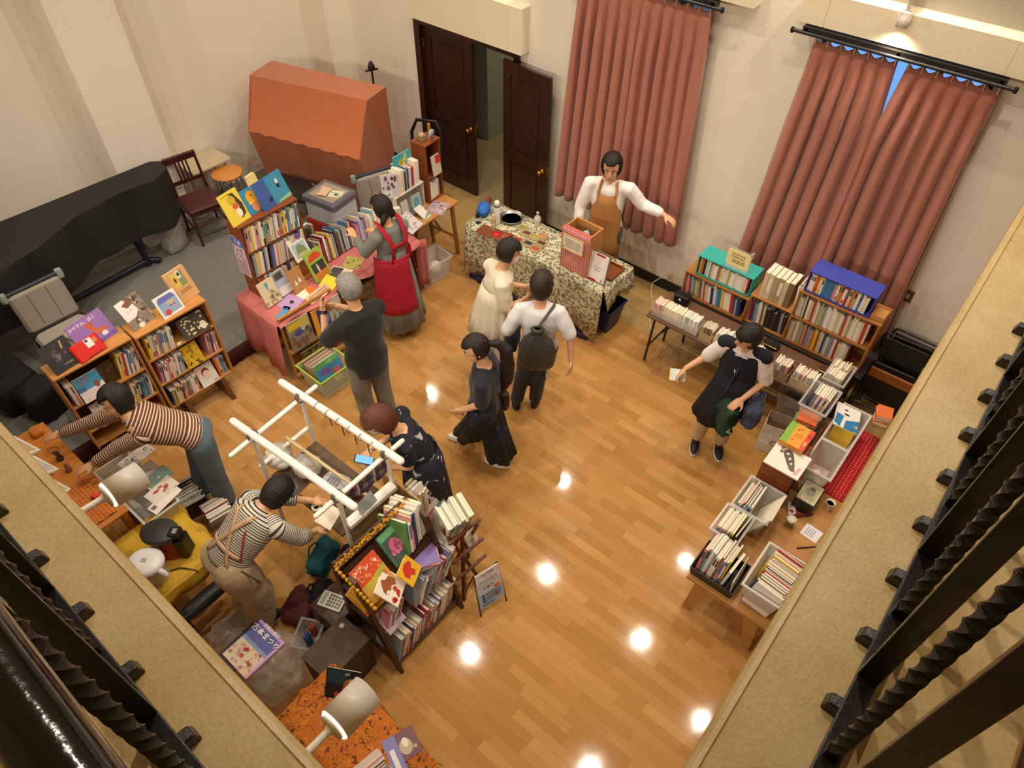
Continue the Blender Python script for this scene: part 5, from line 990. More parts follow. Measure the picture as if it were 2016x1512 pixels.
# white record box and prints on a low table right of the stall
e = thing('low_table', 'small dark table between the stall frame and the folding stand', 'table', (1.88, 2.19, 0)); MB().box(-.13, .14, -.16, .22, .54, .56).build('tabletop', BRT, e)
for x in (-.11, .11):
    for y in (-.13, .19): MB().box(x-.01, x+.01, y-.01, y+.01, 0, .54).build('leg', DKL, e)
row((1.80, 2.30, .561), R(6), .10, (.28, .30), .02, ['f1ebdf', 'd9c9a8', 'efe6d2'], 103, 'the print bin', alone=False)
for i, c in enumerate(('d9c9a8', 'e8e0d4', 'efe8e0')): board('art_print', ('tan art board standing at the back of the print bin', 'pale art board in the middle of the print bin', 'white art board with a dark speckled panel in the print bin')[i], 'print', (1.89, 2.375-.035*i, .565), R(4), .23, .30, .018, c, [('r', .25, .2, .8, .55, '3a2028'), ('s', .3, .24, .75, .5, 10, .05, 'd8ccc8')] if i == 2 else None, R(14), 'art boards in the print bin', False)
fbook('red brown picture book lying right of the art boards', (1.87, 2.10, .561), R(6), .15, .20, '9a4a34', [('s', .1, .1, .9, .9, 10, .09, 'b87a5c'), ('s', .1, .1, .9, .9, 6, .05, '8a9aa0')], PI/2, .03)
fbook('grey blue picture book behind the red brown one', (1.97, 2.20, .561), R(8), .10, .18, '5a8088', [('s', .1, .1, .9, .9, 8, .08, '7a6a74')], PI/2, .02)
# small A-frame sign
e = thing('floor_sign', 'small black framed floor sign with a blue poster', 'sign', (1.79, 1.62, 0), R(-16))
for s in (-1, 1):
    m = MB(); m.tube([(s*.115, 0, 0), (s*.10, .10, .46)], .006, 6); m.build('front_leg', pm('black_rail', '14110f', .35), e); MB().tube([(s*.10, .24, 0), (s*.098, .105, .45)], .006, 6).build('rear_leg', pm('black_rail', '14110f', .35), e)
tl = math.atan2(.10, .46)
def sheet(w, h, z0, c, design, nm, off=0):
    q = MB(); q.M = xf((0, -.008-off+z0*math.tan(tl), z0), 0, tl); q.box(-w/2, w/2, 0, .006, 0, h); q.build(nm, flat(c), e); p = print_mesh(e, w, h, design, 0, nm+'_print'); p.matrix_local = xf((0, -.008-off+z0*math.tan(tl), z0), 0, tl)
sheet(.215, .26, .085, 'a9c4dc', [('r', .04, .03, .96, .97, 'a6c6e2'), ('r', .04, .6, .96, .97, 'd4e0ea'), ('t', .45, .78, .034, '古本市', '3a3f5c'), ('e', .78, .66, .12, .08, 'd07848'), ('l', .3, .9, .2, .55, 4, '5a6f98'), ('e', .2, .5, .07, .05, '2c3f74'), ('e', .2, .38, .07, .05, '2c3f74'), ('e', .2, .26, .07, .05, '2c3f74'), ('e', .72, .35, .1, .06, 'a05a4c'), ('l', .1, .6, .06, .16, 2, '4a5f98')], 'poster')
sheet(.20, .13, .335, 'e6e2ea', [('t', .5, .75, .026, '本日開催', '7a6a9c'), ('t', .5, .48, .02, 'ブース', '8a78a4'), ('l', .1, .9, .08, .34, 2, '9aa0bc')], 'top_sheet', .006)
# ================================================================ food stall by the curtain
def floral():
    m, nt, b = nodes_of('green_floral_cloth'); L = nt.links.new; N = nt.nodes.new; tc = N('ShaderNodeTexCoord')
    v1 = N('ShaderNodeTexVoronoi'); v1.inputs['Scale'].default_value = 22; n1 = N('ShaderNodeTexNoise'); n1.inputs['Scale'].default_value = 30; n1.inputs['Distortion'].default_value = 1.2; L(tc.outputs['Object'], v1.inputs['Vector']); L(tc.outputs['Object'], n1.inputs['Vector'])
    lt = N('ShaderNodeMath'); lt.operation = 'LESS_THAN'; lt.inputs[1].default_value = .33; L(v1.outputs['Distance'], lt.inputs[0]); g = N('ShaderNodeMath'); g.operation = 'GREATER_THAN'; g.inputs[1].default_value = .54; L(n1.outputs['Fac'], g.inputs[0]); mx = N('ShaderNodeMath'); mx.operation = 'MAXIMUM'; L(lt.outputs[0], mx.inputs[0]); L(g.outputs[0], mx.inputs[1])
    rp = N('ShaderNodeValToRGB'); rp.color_ramp.elements[0].color = lin('6c7458')+(1,); rp.color_ramp.elements[1].color = lin('8c8268')+(1,); L(v1.outputs['Color'], rp.inputs[0])
    c = N('ShaderNodeMix'); c.data_type = 'RGBA'; c.inputs[6].default_value = lin('d6ceb0')+(1,); L(rp.outputs[0], c.inputs[7]); L(mx.outputs[0], c.inputs[0]); L(c.outputs[2], b.inputs['Base Color']); b.inputs['Roughness'].default_value = .85; return m
FLOR = floral(); NAVY = pm('navy_cloth', '23244e', .85, .1, 20)
table('long folding table under the green printed cloth', (4.665, 3.57, 0), W90, 1.76, .50, .69, BRT, DKL)
cloth_over('green leaf printed cloth hanging to the floor around the food table', (4.66, 3.57, 0), W90, 1.78, .51, .69, .6, FLOR, 21, drops=(.60, .25, .55, .22), amp=.025, folds=7)
o = MB().grid([[(4.615+.012*math.sin(i*.9), 4.4-1.62*i/50, z) for i in range(51)] for z in (.10, .055, .02)]).build('under_cloth', NAVY); solid(o, .004); tag(o, 'navy blue under cloth showing below the green printed cloth', 'cloth')
TZ = .70
e = thing('spray_bottle', 'tall white bottle with a grey cap on the food table', 'bottle', (4.871,4.201,0.700)); MB().lathe([(.032, 0), (.034, .01), (.034, .17), (.028, .19), (.026, .2)], n=18).build('bottle_body', flat('eae8e2', .3), e); MB().lathe([(.03, .2), (.03, .215), (.026, .22)], n=18).build('collar', flat('6a6e76'), e); MB().lathe([(.026, .22), (.028, .235), (.027, .255), (.018, .265), (0, .266)], n=18).build('cap', flat('f2f0ea'), e)
e = soft_bag('blue plastic bag at the far end of the food table', (4.906,4.425,0.700), .4, .18, .13, .10, '2c6ac0', 31, 'shopping_bag', False)
e = thing('sauce_bottle', 'dark navy bottle with a pale label on the food table', 'bottle', (4.739,4.358,0.700)); MB().lathe([(.026, 0), (.026, .09), (.012, .11), (.012, .125)], n=16).build('bottle_body', flat('1c2038', .2), e); MB().lathe([(.0265, .03), (.0265, .07)], n=16).build('label_band', flat('c8c0b0'), e); MB().lathe([(.014, .12), (.014, .14), (0, .141)], n=12).build('cap', flat('30344c'), e)
e = thing('purse', 'brown leather purse at the far corner of the food table', 'purse', (5.075,4.499,0.700), .5); subsurf(MB().rbox(-.08, .08, -.03, .03, 0, .07, .02).build('purse_body', flat('7a3c2c', .5), e), 1); MB().box(-.03, .03, -.034, -.03, .04, .05).build('clasp', BRASS, e)
e = thing('frying_pan', 'dark round pan with a shiny metal rim', 'pan', (5.013,4.120,0.700)); MB().lathe([(0, .006), (.10, .006), (.125, .035), (.13, .035), (.105, .0), (0, 0)], n=30).build('pan_rim', pm('steel', 'b8b8b8', .3, .05, 9, metal=1), e); MB().lathe([(0, .010), (.105, .010)], n=30).build('contents', flat('2c2420', .3), e)
e = thing('cutting_board', 'brown wooden board with food at the front of the food table', 'board', (4.690,4.074,0.700), R(-82)); MB().rbox(-.20, .20, -.08, .08, 0, .018, .006).build('board_plate', wood('board_wood', '8a4e2c', '6e3a1e', 5, 'X'), e); MB().lathe([(.045, .018), (.045, .03), (0, .032)], (.02, -.01, 0), 18).build('red_sauce_lid', flat('c4201c'), e); MB().rbox(.09, .16, -.05, .04, .018, .04, .01).build('meat', flat('a0502c'), e); MB().ball((.15, .05, .028), (.03, .02, .014)).build('red_pepper', flat('a01c18'), e)
e = thing('stick_cup', 'glass of wooden sticks on the food table', 'cup', (4.748,4.145,0.700)); MB().lathe([(.024, 0), (.028, .07)], n=16).build('glass', CLEAR, e)
for i in range(6): a = i*1.05; MB().tube([(.012*math.cos(a), .012*math.sin(a), .004), (.028*math.cos(a), .028*math.sin(a), .15)], .004, 6).build('wooden_stick', flat('cfae72'), e)
e = thing('piping_bag', 'white tied plastic bag standing on the food table', 'bag', (5.147,3.873,0.700)); MB().lathe([(.035, 0), (.042, .04), (.03, .075), (.01, .09), (.008, .11), (.018, .125), (.008, .13)], n=16).build('bag_body', clear('white_bag', 'd8d4c8', .8, .3), e); MB().lathe([(.011, .088), (.011, .096)], n=12).build('tie', flat('c8c4b8'), e)
# divided topping trays
tcol = (('b02420', 'beige'), ('8a8a3c', 'green'), ('2c3034', 'black'), ('6a3428', 'brown'), ('a8a04a', 'olive'), ('b84a34', 'red'), ('c08a4a', 'orange'), ('5a2c24', 'dark'))
tpos = ((4.754,3.818,0.700), (4.949,3.907,0.700), (4.774,3.699,0.700), (4.902,3.822,0.700), (4.901,3.712,0.700), (4.747,3.584,0.700), (4.966,3.662,0.700), (4.862,3.594,0.700))
tn = ('bright red paste beside the wooden board', 'green pickle nearest the round pan', 'black seaweed in the middle of the trays', 'brown minced topping behind the seaweed', 'olive leaves behind the seaweed', 'red pickle at the front right', 'orange flakes by the gingham box', 'dark berries by the gingham box')
for i, p in enumerate(tpos):
    e = thing('topping_tray', 'small cream tray of '+tn[i], 'tray', p, R(-84), 'topping trays on the food table'); m = MB(); w, d = .10, .075
    for a in ((-w/2, w/2, -d/2, -d/2+.004), (-w/2, w/2, d/2-.004, d/2), (-w/2, -w/2+.004, -d/2, d/2), (w/2-.004, w/2, -d/2, d/2)): m.box(*a, 0, .03)
    m.box(-w/2, w/2, -d/2, d/2, 0, .003).build('tray_shell', flat('d8c49a'), e); q = MB(); q.grid([[(-w/2+.006+(w-.012)*a/5, -d/2+.006+(d-.012)*b/4, .018+.006*noise.noise(Vector((a*1.3+i*7, b*1.7, i)))) for a in range(6)] for b in range(5)]); q.build('topping', pm('topping_%d' % i, tcol[i][0], .6, .35, 90, .3, 150), e)
# gingham covered box with notice
def gingham():
    m, nt, b = nodes_of('red_gingham'); L = nt.links.new; N = nt.nodes.new; tc = N('ShaderNodeTexCoord'); sp = N('ShaderNodeSeparateXYZ'); L(tc.outputs['Object'], sp.inputs[0]); outs = []
    for k in (0, 2):
        w = N('ShaderNodeMath'); w.operation = 'MULTIPLY'; w.inputs[1].default_value = 40; L(sp.outputs[k], w.inputs[0]); f = N('ShaderNodeMath'); f.operation = 'FRACT'; L(w.outputs[0], f.inputs[0]); g = N('ShaderNodeMath'); g.operation = 'GREATER_THAN'; g.inputs[1].default_value = .5; L(f.outputs[0], g.inputs[0]); outs.append(g.outputs[0])
    ad = N('ShaderNodeMath'); ad.operation = 'ADD'; L(outs[0], ad.inputs[0]); L(outs[1], ad.inputs[1]); hv = N('ShaderNodeMath'); hv.operation = 'MULTIPLY'; hv.inputs[1].default_value = .5; L(ad.outputs[0], hv.inputs[0]); rp = N('ShaderNodeValToRGB'); rp.color_ramp.elements[0].color = lin('e2b4a8')+(1,); rp.color_ramp.elements[1].color = lin('b8383c')+(1,); L(hv.outputs[0], rp.inputs[0]); L(rp.outputs[0], b.inputs['Base Color']); b.inputs['Roughness'].default_value = .85; return m
GX, GY = 4.70, 3.08
e = thing('display_box', 'wooden box stand draped with red gingham cloth', 'box', (GX, GY, .7), W90)
for a in ((-.155, -.14, .02, .24), (.14, .155, .02, .24)): MB().box(*a, 0, .46).build('side_panel', PINE, e)
MB().box(-.14, .14, .22, .24, 0, .46).build('back_panel', PINE, e); MB().box(-.14, .14, .03, .22, .30, .31).build('shelf', PINE, e)
P = [[(-.165+.33*i/12, .012+.006*math.sin(i*1.1)*(j/9)-.0*(j), .47-.50*j/9) for i in range(13)] for j in range(10)]; P.insert(0, [(-.165+.33*i/12, .05, .472) for i in range(13)])
o = MB().grid(P).build('gingham_cloth', gingham(), e); solid(o, .003)
e2 = board('notice_card', 'white notice with a yellow border on the gingham cloth', 'sign', (GX-.012, GY+.02, .94), W90, .25, .17, .004, 'efe9da', [('r', 0, 0, 1, .06, 'e8b83a'), ('r', 0, .94, 1, 1, 'e8b83a'), ('r', 0, 0, .04, 1, 'e8b83a'), ('r', .96, 0, 1, 1, 'e8b83a'), ('l', .14, .88, .5, .8, 2, 'b0a494'), ('l', .2, .85, .22, .48, 2, 'b8ac9c'), ('e', .1, .2, .05, .07, 'd08a84')], R(2), None, False)
soft_bag('pale blue plastic wrapping on top of the gingham box', (GX+.13, GY-.02, 1.012), .2, .16, .1, .09, 'a9b8cc', 33, 'plastic_wrap', False, 'wrapping'); 
o = MB().box(GX+.02, GX+.23, GY-.135, GY+.135, 1.003, 1.010).build('cover_board', PINE); tag(o, 'thin wooden board closing the top of the gingham box', 'board')
e = thing('egg', 'white egg shaped ornament on the gingham box', 'ornament', (GX+.07, GY+.11, 1.011)); MB().ball((0, 0, .028), (.03, .03, .028)).build('egg_shell', flat('efe8d0'), e); MB().lathe([(.018, 0), (.014, .006)], n=12).build('base', flat('d8cfb4'), e)
e = thing('menu_frame', 'grey framed menu with red ribbons standing on the food table', 'menu', (4.72, 2.83, .7), W90, None, R(12)); MB().box(-.115, .115, 0, .014, 0, .32).build('frame', flat('7a6a5a', .4), e); MB().box(-.10, .10, -.003, 0, .015, .305).build('sheet', flat('efebe6'), e)
print_mesh(e, .2, .29, [('r', .3, .93, .8, 1, 'b82c28'), ('r', .1, .0, .55, .07, 'b82c28'), ('t', .5, .52, .018, 'おしながき', '6a6470'), ('l', .35, .65, .4, .46, 1, '8a8490'), ('e', .85, .1, .07, .05, '9a94a8'), ('r', .12, .15, .13, .85, 'b8b0b0'), ('r', .87, .2, .88, .85, 'b8b0b0')], -.003, 'menu_print').location.z = .008
e = thing('wooden_tray', 'red brown wooden tray behind the menu frame', 'tray', (4.90, 2.80, .7), W90); MB().box(-.10, .10, -.08, .16, 0, .01).build('tray_base', REDW, e)
for a in ((-.10, -.09, -.08, .16), (.09, .10, -.08, .16), (-.09, .09, -.08, -.07), (-.09, .09, .15, .16)): MB().box(*a, .01, .035).build('tray_side', REDW, e)
crate('dark blue crate under the corner of the food table', (4.80, 2.73, .0), W90, .16, .30, .32, pm('navy_crate', '23284e', .5, .1, 9), rim=True)
# ================================================================ book tables in the middle (pink cloth)
PINKC = pm('pink_cloth', 'c4706c', .85, .06, 20, .1, 120)
table('long folding table under the pink cloth', (3.22, 4.655, 0), R(-1.0), 1.74, .62, .71, BRT, DKL, rail=False)
cloth_over('pink cloth draped over the long book table', (3.22, 4.65, 0), R(-1.0), 1.76, .63, .71, .4, PINKC, 25, drops=(.02, .04, .62, .60), amp=.03, folds=5)
o = MB().grid([[(4.06+.11*i/6+.01*math.sin(i*2), 4.63-.01*i, .71-.60*j/6) for i in range(7)] for j in range(7)]).build('cloth_corner', PINKC); solid(o, .004); tag(o, 'pink cloth corner hanging beside the woman in the red apron', 'cloth')
bc = bookcase('three-row red brown bookcase standing on the pink cloth', (2.79, 5.08, .718), R(-1.5), .62, .19, .765, (0.0, .215, .485), REDW)
row((2.505, 5.085, 1.221), R(-1.5), .57, (.20, .25), .15, 'mix', 110, 'the top row of the pink table bookcase', th=(.014, .024), lean=.1, colours='d98d94 d9c9a8 e8c23a f1ebdf f1ebdf d98d94 d9c9a8 efe6d2 2b2624 5aa39a e8c23a 9aa0a4 d9c9a8 d9c9a8 3f7fae efe6d2 f1ebdf d96f34 9aa0a4'.split())
row((2.505, 5.085, .951), R(-1.5), .57, (.20, .25), .15, 'pale', 111, 'the middle row of the pink table bookcase', alone=False, th=(.014, .024), lean=.12, colours='9aa0a4 d9c9a8 e8c23a efe6d2 f1ebdf 2c3f74 9aa0a4 efe6d2 2b2624 2b2624 3f7fae 7d6aa8 f1ebdf d98d94'.split())
row((2.505, 5.085, .737), R(-1.5), .57, (.15, .19), .15, 'warm', 112, 'rest', alone=False)
fbook('picture book about a green island standing on the pink table bookcase', (2.99, 5.0, .93), R(6), .19, .23, 'efe9de', [('r', .1, .12, .9, .72, 'a8c4cc'), ('p', [(.2, .2), (.3, .55), (.5, .68), (.75, .5), (.85, .22)], '7f9460'), ('e', .5, .2, .35, .1, 'd0b490'), ('l', .2, .85, .78, .92, 1, 'c8a090')], R(24))
e = thing('book_stand', 'small wooden stand under the island picture book', 'stand', (2.99, 5.0, .722), R(6)); MB().box(-.07, .07, -.02, .06, 0, .012).build('base', PINE, e); MB().box(-.06, .06, .03, .045, .012, .208).build('post', PINE, e)
fbook('lime green picture book with a red banner on the pink table', (3.05, 4.84, .735), R(6), .20, .30, '9ab444', [('p', [(.1, .72), (.3, .9), (.7, .92), (.92, .78), (.9, .7), (.12, .66)], 'cf4a2c'), ('r', .12, .05, .9, .6, '3a3c3a'), ('r', .12, .05, .9, .28, 'cc7a34'), ('e', .45, .4, .06, .16, 'd8c0a0')], R(24), .014)
fbook('tan picture book with two white cones on the pink table', (2.80, 4.87, .735), R(4), .15, .22, 'b88452', [('p', [(.22, .3), (.42, .3), (.32, .55)], 'efe8e0'), ('p', [(.52, .35), (.74, .35), (.64, .62)], 'efe8e0')], R(22))
fbook('lilac picture book with a dark bird lying on the pink cloth', (2.64, 4.73, .722), R(14), .19, .19, 'b894c4', [('p', [(.4, .45), (.55, .6), (.7, .55), (.62, .4), (.55, .3)], '3a2a44')], PI/2, .012)
fbook('cream and orange picture book lying on the pink cloth', (2.82, 4.72, .722), R(8), .17, .16, 'efe3cc', [('p', [(.35, 0), (1, 0), (1, 1), (.65, .9)], 'e07228')], PI/2, .012)
fbook('pale blue and white picture book leaning on the pink table', (2.68, 4.93, .735), R(4), .14, .24, 'aeb4cc', [('r', 0, 0, 1, .35, 'dcd6d0'), ('r', .1, .62, .9, .95, '8a8478'), ('r', .2, .66, .8, .9, '4a443c')], R(28), .014)
fbook('cream picture book with blue figures on the left of the pink table', (2.51, 4.90, .735), R(2), .17, .24, 'd8caa8', [('s', .05, .05, .95, .6, 14, .08, 'b09a74'), ('p', [(.4, .9), (.5, .5), (.6, .9)], '4a9ab0')], R(22), .014)
fbook('blue booklet with a round emblem lying at the table edge', (2.50, 4.73, .722), R(24), .17, .07, '5a94bc', [('e', .8, .5, .1, .3, '3a5ab0')], PI/2, .008)
fbook('lavender poster book hanging on the left side of the bookcase', (2.465, 5.19, .95), R(-88), .17, .40, 'cdbcc4', [('r', 0, .8, 1, 1, '5a68b4'), ('t', .5, .9, .05, 'え本', 'f0eef4'), ('s', .1, .45, .9, .75, 14, .05, 'b87a88'), ('l', .1, .9, .05, .4, 6, 'b08a8c')], R(2), .006)
fbook('yellow picture book with a lemon headed singer on the bookcase', (2.56, 5.13, 1.503), R(8), .20, .28, 'e8d04a', [('p', [(.45, .95), (.75, .9), (.95, .5), (.9, .2), (.6, .1), (.75, .5), (.6, .85)], '4a3a20'), ('e', .52, .72, .2, .15, 'c8b030'), ('e', .58, .52, .14, .1, 'd8603a'), ('e', .62, .3, .14, .14, 'efe8d8'), ('l', .1, .7, .9, .94, 1, 'a8923a')], R(22), .014)
fbook('yellow and blue picture book with a helmeted face on the bookcase', (2.74, 5.16, 1.503), R(6), .16, .22, '3a8cb4', [('e', .55, .62, .3, .28, 'e4a828'), ('r', .3, .38, .85, .48, 'f0d040'), ('e', .62, .24, .26, .2, 'e0905a'), ('e', .6, .7, .05, .04, '6a4a14')], R(22), .014)
fbook('large blue picture book with a diving bird on the bookcase', (2.95, 5.13, 1.503), R(8), .33, .25, '3a6ea4', [('r', 0, 0, .42, 1, '3a5a9a'), ('r', .42, 0, 1, 1, '3a8cac'), ('p', [(.5, 0), (1, 0), (1, .14), (.6, .08)], '8ac0a4'), ('p', [(.25, .2), (.33, .34), (.42, .3), (.38, .18)], '1c2430'), ('p', [(.68, .5), (.74, .8), (.8, .62), (.78, .45)], '1c2430'), ('e', .75, .7, .04, .1, 'd8e0e4')], R(24), .02)
fbook('pale yellow book standing behind the diving bird book', (2.84, 5.19, 1.503), R(12), .10, .30, 'e6cf86', None, R(14), .03)
# angled rows to the right of the bookcase on the pink table
row((3.14, 5.0, .735), R(2), .50, (.20, .27), .2, 'dark', 113, 'the leaning row on the pink table', alone=False, th=(.011, .022), lean=.1, tilt=R(14), colours='9aa0a4 2c3f74 4a3428 d9c9a8 7a2630 b83a2e 7a2630 f1ebdf 9aa0a4 7a2630 8c6a4c e8c23a d9c9a8'.split())
row((3.66, 5.0, .735), R(0), .32, (.18, .26), .2, 'pale', 114, 'the far leaning row on the pink table', alone=False, th=(.012, .024), lean=.1, tilt=R(14))
fbook('black and cream picture book lying before the leaning row', (3.22, 4.70, .722), R(20), .22, .22, 'e0d4b4', [('p', [(.05, .4), (.95, .45), (.9, .95), (.1, .95)], '4a4644')], PI/2, .03)
fbook('yellow green patterned book lying before the leaning row', (3.44, 4.75, .722), R(28), .18, .18, 'b8b060', [('s', .05, .05, .95, .95, 20, .06, '8a8a3c')], PI/2, .02)
fbook('bright yellow booklet peeping out beside the grey haired man', (3.06, 4.69, .722), R(24), .18, .14, 'e8d024', None, R(75), .01)
# slanted rack under the table edge with large picture books, green crate
e = thing('floor_rack', 'light wood floor rack leaning on the pink table', 'rack', (2.66, 4.62, 0), R(-2), None, R(3)); 
for x in (-.30, .28): MB().box(x, x+.02, 0, .025, 0, .76).build('side_post', PINE, e)
for z in (.06, .36): MB().box(-.30, .30, -.045, .02, z, z+.015).build('ledge', PINE, e); MB().box(-.30, .30, -.05, -.042, z, z+.035).build('lip', PINE, e)
MB().box(-.29, .29, .012, .02, .05, .74).build('back_panel', wood('rack_back', '8a5a2c', '744a20', 4, 'X'), e); MB().box(-.30, .30, -.004, .02, .745, .765).build('top_bar', PINE, e)
fbook('yellow topped picture book of birds on the floor rack', (2.51, 4.585, .385), R(-2), .25, .32, '8a7a6a', [('r', .05, .72, .55, .95, 'd8b82c'), ('r', .55, .6, .95, .98, 'c8b860'), ('s', .05, .05, .95, .65, 16, .09, '6a5a5c'), ('e', .45, .55, .2, .1, '3c4a8c'), ('e', .65, .62, .1, .08, 'b4b4ac'), ('s', .1, .05, .9, .3, 8, .07, '8a4a34')], R(5))
fbook('orange and navy picture book on the floor rack', (2.77, 4.575, .385), R(-2), .21, .30, 'dd9a2c', [('r', .25, .05, .95, .95, '3c3a7a'), ('e', .6, .5, .26, .2, '6a7ab0'), ('e', .62, .5, .12, .09, 'a8b4c8'), ('e', .58, .88, .08, .04, 'd8b0a0')], R(5))
fbook('grey scenic picture book beside the navy one on the floor rack', (2.93, 4.57, .42), R(4), .16, .28, 'b4b0a4', [('s', .05, .05, .95, .6, 14, .09, '7a8a80'), ('r', .05, .7, .95, .95, 'cfc0b4')], R(7))
fbook('brown animal picture book on the lower ledge of the floor rack', (2.58, 4.585, .085), R(-2), .26, .22, '5c4c34', [('s', .05, .05, .95, .95, 24, .08, '9a7a4c'), ('s', .1, .1, .9, .9, 12, .06, '3a3424')], R(5))
fbook('tan picture book with red lettering at the top of the floor rack', (2.86, 4.66, .722), R(8), .28, .09, 'cbb48c', [('l', .1, .9, .3, .8, 2, 'a86a58')], R(60), .008)
LIME = pm('lime_plastic', '9cc028', .4, .05, 9)
crate('clear crate with a lime green rim on the floor', (2.525, 4.18, 0), R(-1), .38, .36, .28, clear('tinted_crate', 'd6dcb8', .45, .3), rim_mat=LIME)
fbook('sea green picture book standing at the front of the lime rimmed crate', (2.53, 4.25, .03), R(-1), .28, .32, '6aa46a', [('r', 0, .0, 1, .82, '3c86b0'), ('s', .05, .05, .95, .4, 16, .07, '4a8a6c'), ('e', .35, .65, .2, .1, '7a4a8c'), ('e', .75, .5, .16, .12, 'c05a6a'), ('t', .6, .88, .03, 'うみ', 'd8e070'), ('r', .55, .15, .85, .35, 'd8d0b0')], R(18), .014)
row((2.36, 4.36, .012), R(-1), .02, (.28, .3), .1, 'old', 120, 'x', alone=False)
for i in range(6): board('record_sleeve', 'large tan picture book, %s behind the sea green one in the crate' % ORD[i], 'book', (2.53, 4.295+.027*i, .02), R(-1), .28, .27+.01*(i % 3), .012, ('b89a7c', 'a88468', 'c8a888', '9a7a60', 'b8a088', '8a6a54')[i], None, R(16), 'picture books in the lime rimmed crate', True)
# second table by the door with racks
table('light wood trestle table with racks near the door', (4.54, 4.76, 0), R(2), .70, .46, .72, PINE, wood('trestle_leg', 'a8763a', '94642c', 4, 'Z'), name='trestle_table', splay=.06, lw=.04)
e = bookcase('tall red brown display rack at the end of the trestle table', (4.76, 4.98, .722), R(4), .24, .20, .66, (0.0, .27), REDW)
bookcase('white painted display shelf on the trestle table', (4.36, 4.96, .722), R(2), .42, .16, .30, (0.0,), pm('white_paint', 'd8d0c0', .6, .06, 10), t=.012, name='display_shelf', cat='shelf')
row((4.22, 4.965, 1.037), R(2), .33, (.19, .26), .14, 'white', 121, 'the white display shelf top', alone=False, th=(.014, .026), lean=.05, colours='efe6d2 efe6d2 f1ebdf d9c9a8 2b2624 8fb7c4 2c3f74 d98d94 efe6d2 3f7fae'.split())
fbook('blue and white booklet with a ring pattern on the white shelf', (4.44, 4.945, .737), R(2), .13, .20, 'a8c4c4', [('e', .5, .55, .3, .3, '4a9ab4'), ('e', .5, .55, .15, .16, '7ab4bc')], R(8))
fbook('pale booklet with a navy base on the white shelf', (4.27, 4.945, .737), R(2), .10, .20, 'd0ccc8', [('r', .1, .05, .9, .15, '3a4a8c')], R(8))
fbook('white and purple picture book at the left end of the white shelf', (4.13, 4.99, 1.037), R(-30), .17, .26, 'd4ccd4', [('s', .1, .35, .9, .95, 12, .09, '6a5a70'), ('r', .1, .02, .6, .3, 'e4ece4'), ('e', .4, .15, .1, .08, '8ac08a')], R(4))
fbook('teal and yellow picture book standing behind the white shelf', (4.42, 5.07, 1.037), R(0), .24, .34, '3aa4b4', [('s', .1, .5, .9, .95, 8, .1, 'd8cc4a'), ('e', .85, .4, .1, .08, 'c84a44')], R(4))
fbook('thick white and green box standing left of the white shelf', (4.06, 4.93, .722), R(-28), .20, .22, 'cfcfb8', [('r', .1, .1, .9, .9, 'b4c4a8'), ('s', .2, .2, .8, .8, 8, .08, '8aa888')], R(4), .06)
fbook('pale speckled picture book lying on the trestle table front', (4.22, 4.74, .722), R(14), .22, .22, 'd6d0d0', [('s', .1, .1, .9, .9, 16, .06, 'a8a0a8'), ('e', .6, .3, .08, .1, 'c8a07a')], R(62), .012)
fbook('white booklet with green hills on the trestle table', (4.44, 4.80, .722), R(10), .11, .17, 'e4ded8', [('p', [(0, .1), (1, .35), (1, .1), (0, 0)], '94a894')], R(58), .012)
fbook('mauve picture book lying at the right of the trestle table', (4.68, 4.76, .722), R(20), .24, .20, 'b49aa4', [('s', .1, .1, .9, .9, 14, .09, 'd8c4c4'), ('s', .1, .1, .9, .9, 5, .06, '6a5a80')], PI/2, .016)
fbook('grey booklet with a red panel in the tall display rack', (4.80, 4.97, 1.01), R(4), .13, .22, 'cfc4b8', [('r', .45, .55, .95, .95, 'c8342a'), ('r', .5, .1, .85, .5, 'd8c48a')], R(8))
row((4.66, 4.985, .742), R(4), .19, (.17, .22), .13, 'white', 122, 'the tall display rack', alone=False, th=(.02, .034), colours='4a3428 efe6d2 f1ebdf efe6d2 f1ebdf f1ebdf'.split())
e = thing('round_badge', 'small round blue and white badge stand on top of the display rack', 'badge', (4.80, 5.03, 1.401), R(4)); MB().box(-.03, .03, 0, .03, 0, .02).build('base', flat('b88a6a'), e); mm = MB(); mm.M = Matrix.Translation((0, 0, .06)) @ Matrix.Rotation(PI/2, 4, 'X'); mm.lathe([(0, 0), (.045, 0), (.045, .006), (0, .006)], n=20); mm.build('disc', flat('a9bcc8'), e)
e = thing('toy_basket', 'small wire basket of trinkets on top of the display rack', 'basket', (4.71, 5.08, 1.401)); MB().lathe([(.035, 0), (.05, .05), (.048, .052), (.033, .004)], n=14).build('basket_wall', flat('8a7a54'), e); MB().ball((0, 0, .06), (.035, .035, .03)).build('contents', flat('b0906a'), e)
o = MB().box(4.845, 4.865, 5.10, 5.125, 1.401, 1.52).build('wooden_stick', PINE); tag(o, 'upright wooden stick at the corner of the display rack', 'stick')
crate('clear plastic bin on the floor under the trestle table', (4.32, 4.60, 0), R(-6), .42, .28, .28, CLEAR)
for i, (c, lab) in enumerate((('3a78b8', 'blue packet in the clear bin on the floor'), ('d8d0c0', 'white packet in the clear bin on the floor'))): e = soft_bag(lab, (4.24+.17*i, 4.74, .01), .2, .13, .14, .16, c, 40+i, 'packet', False, 'packet')
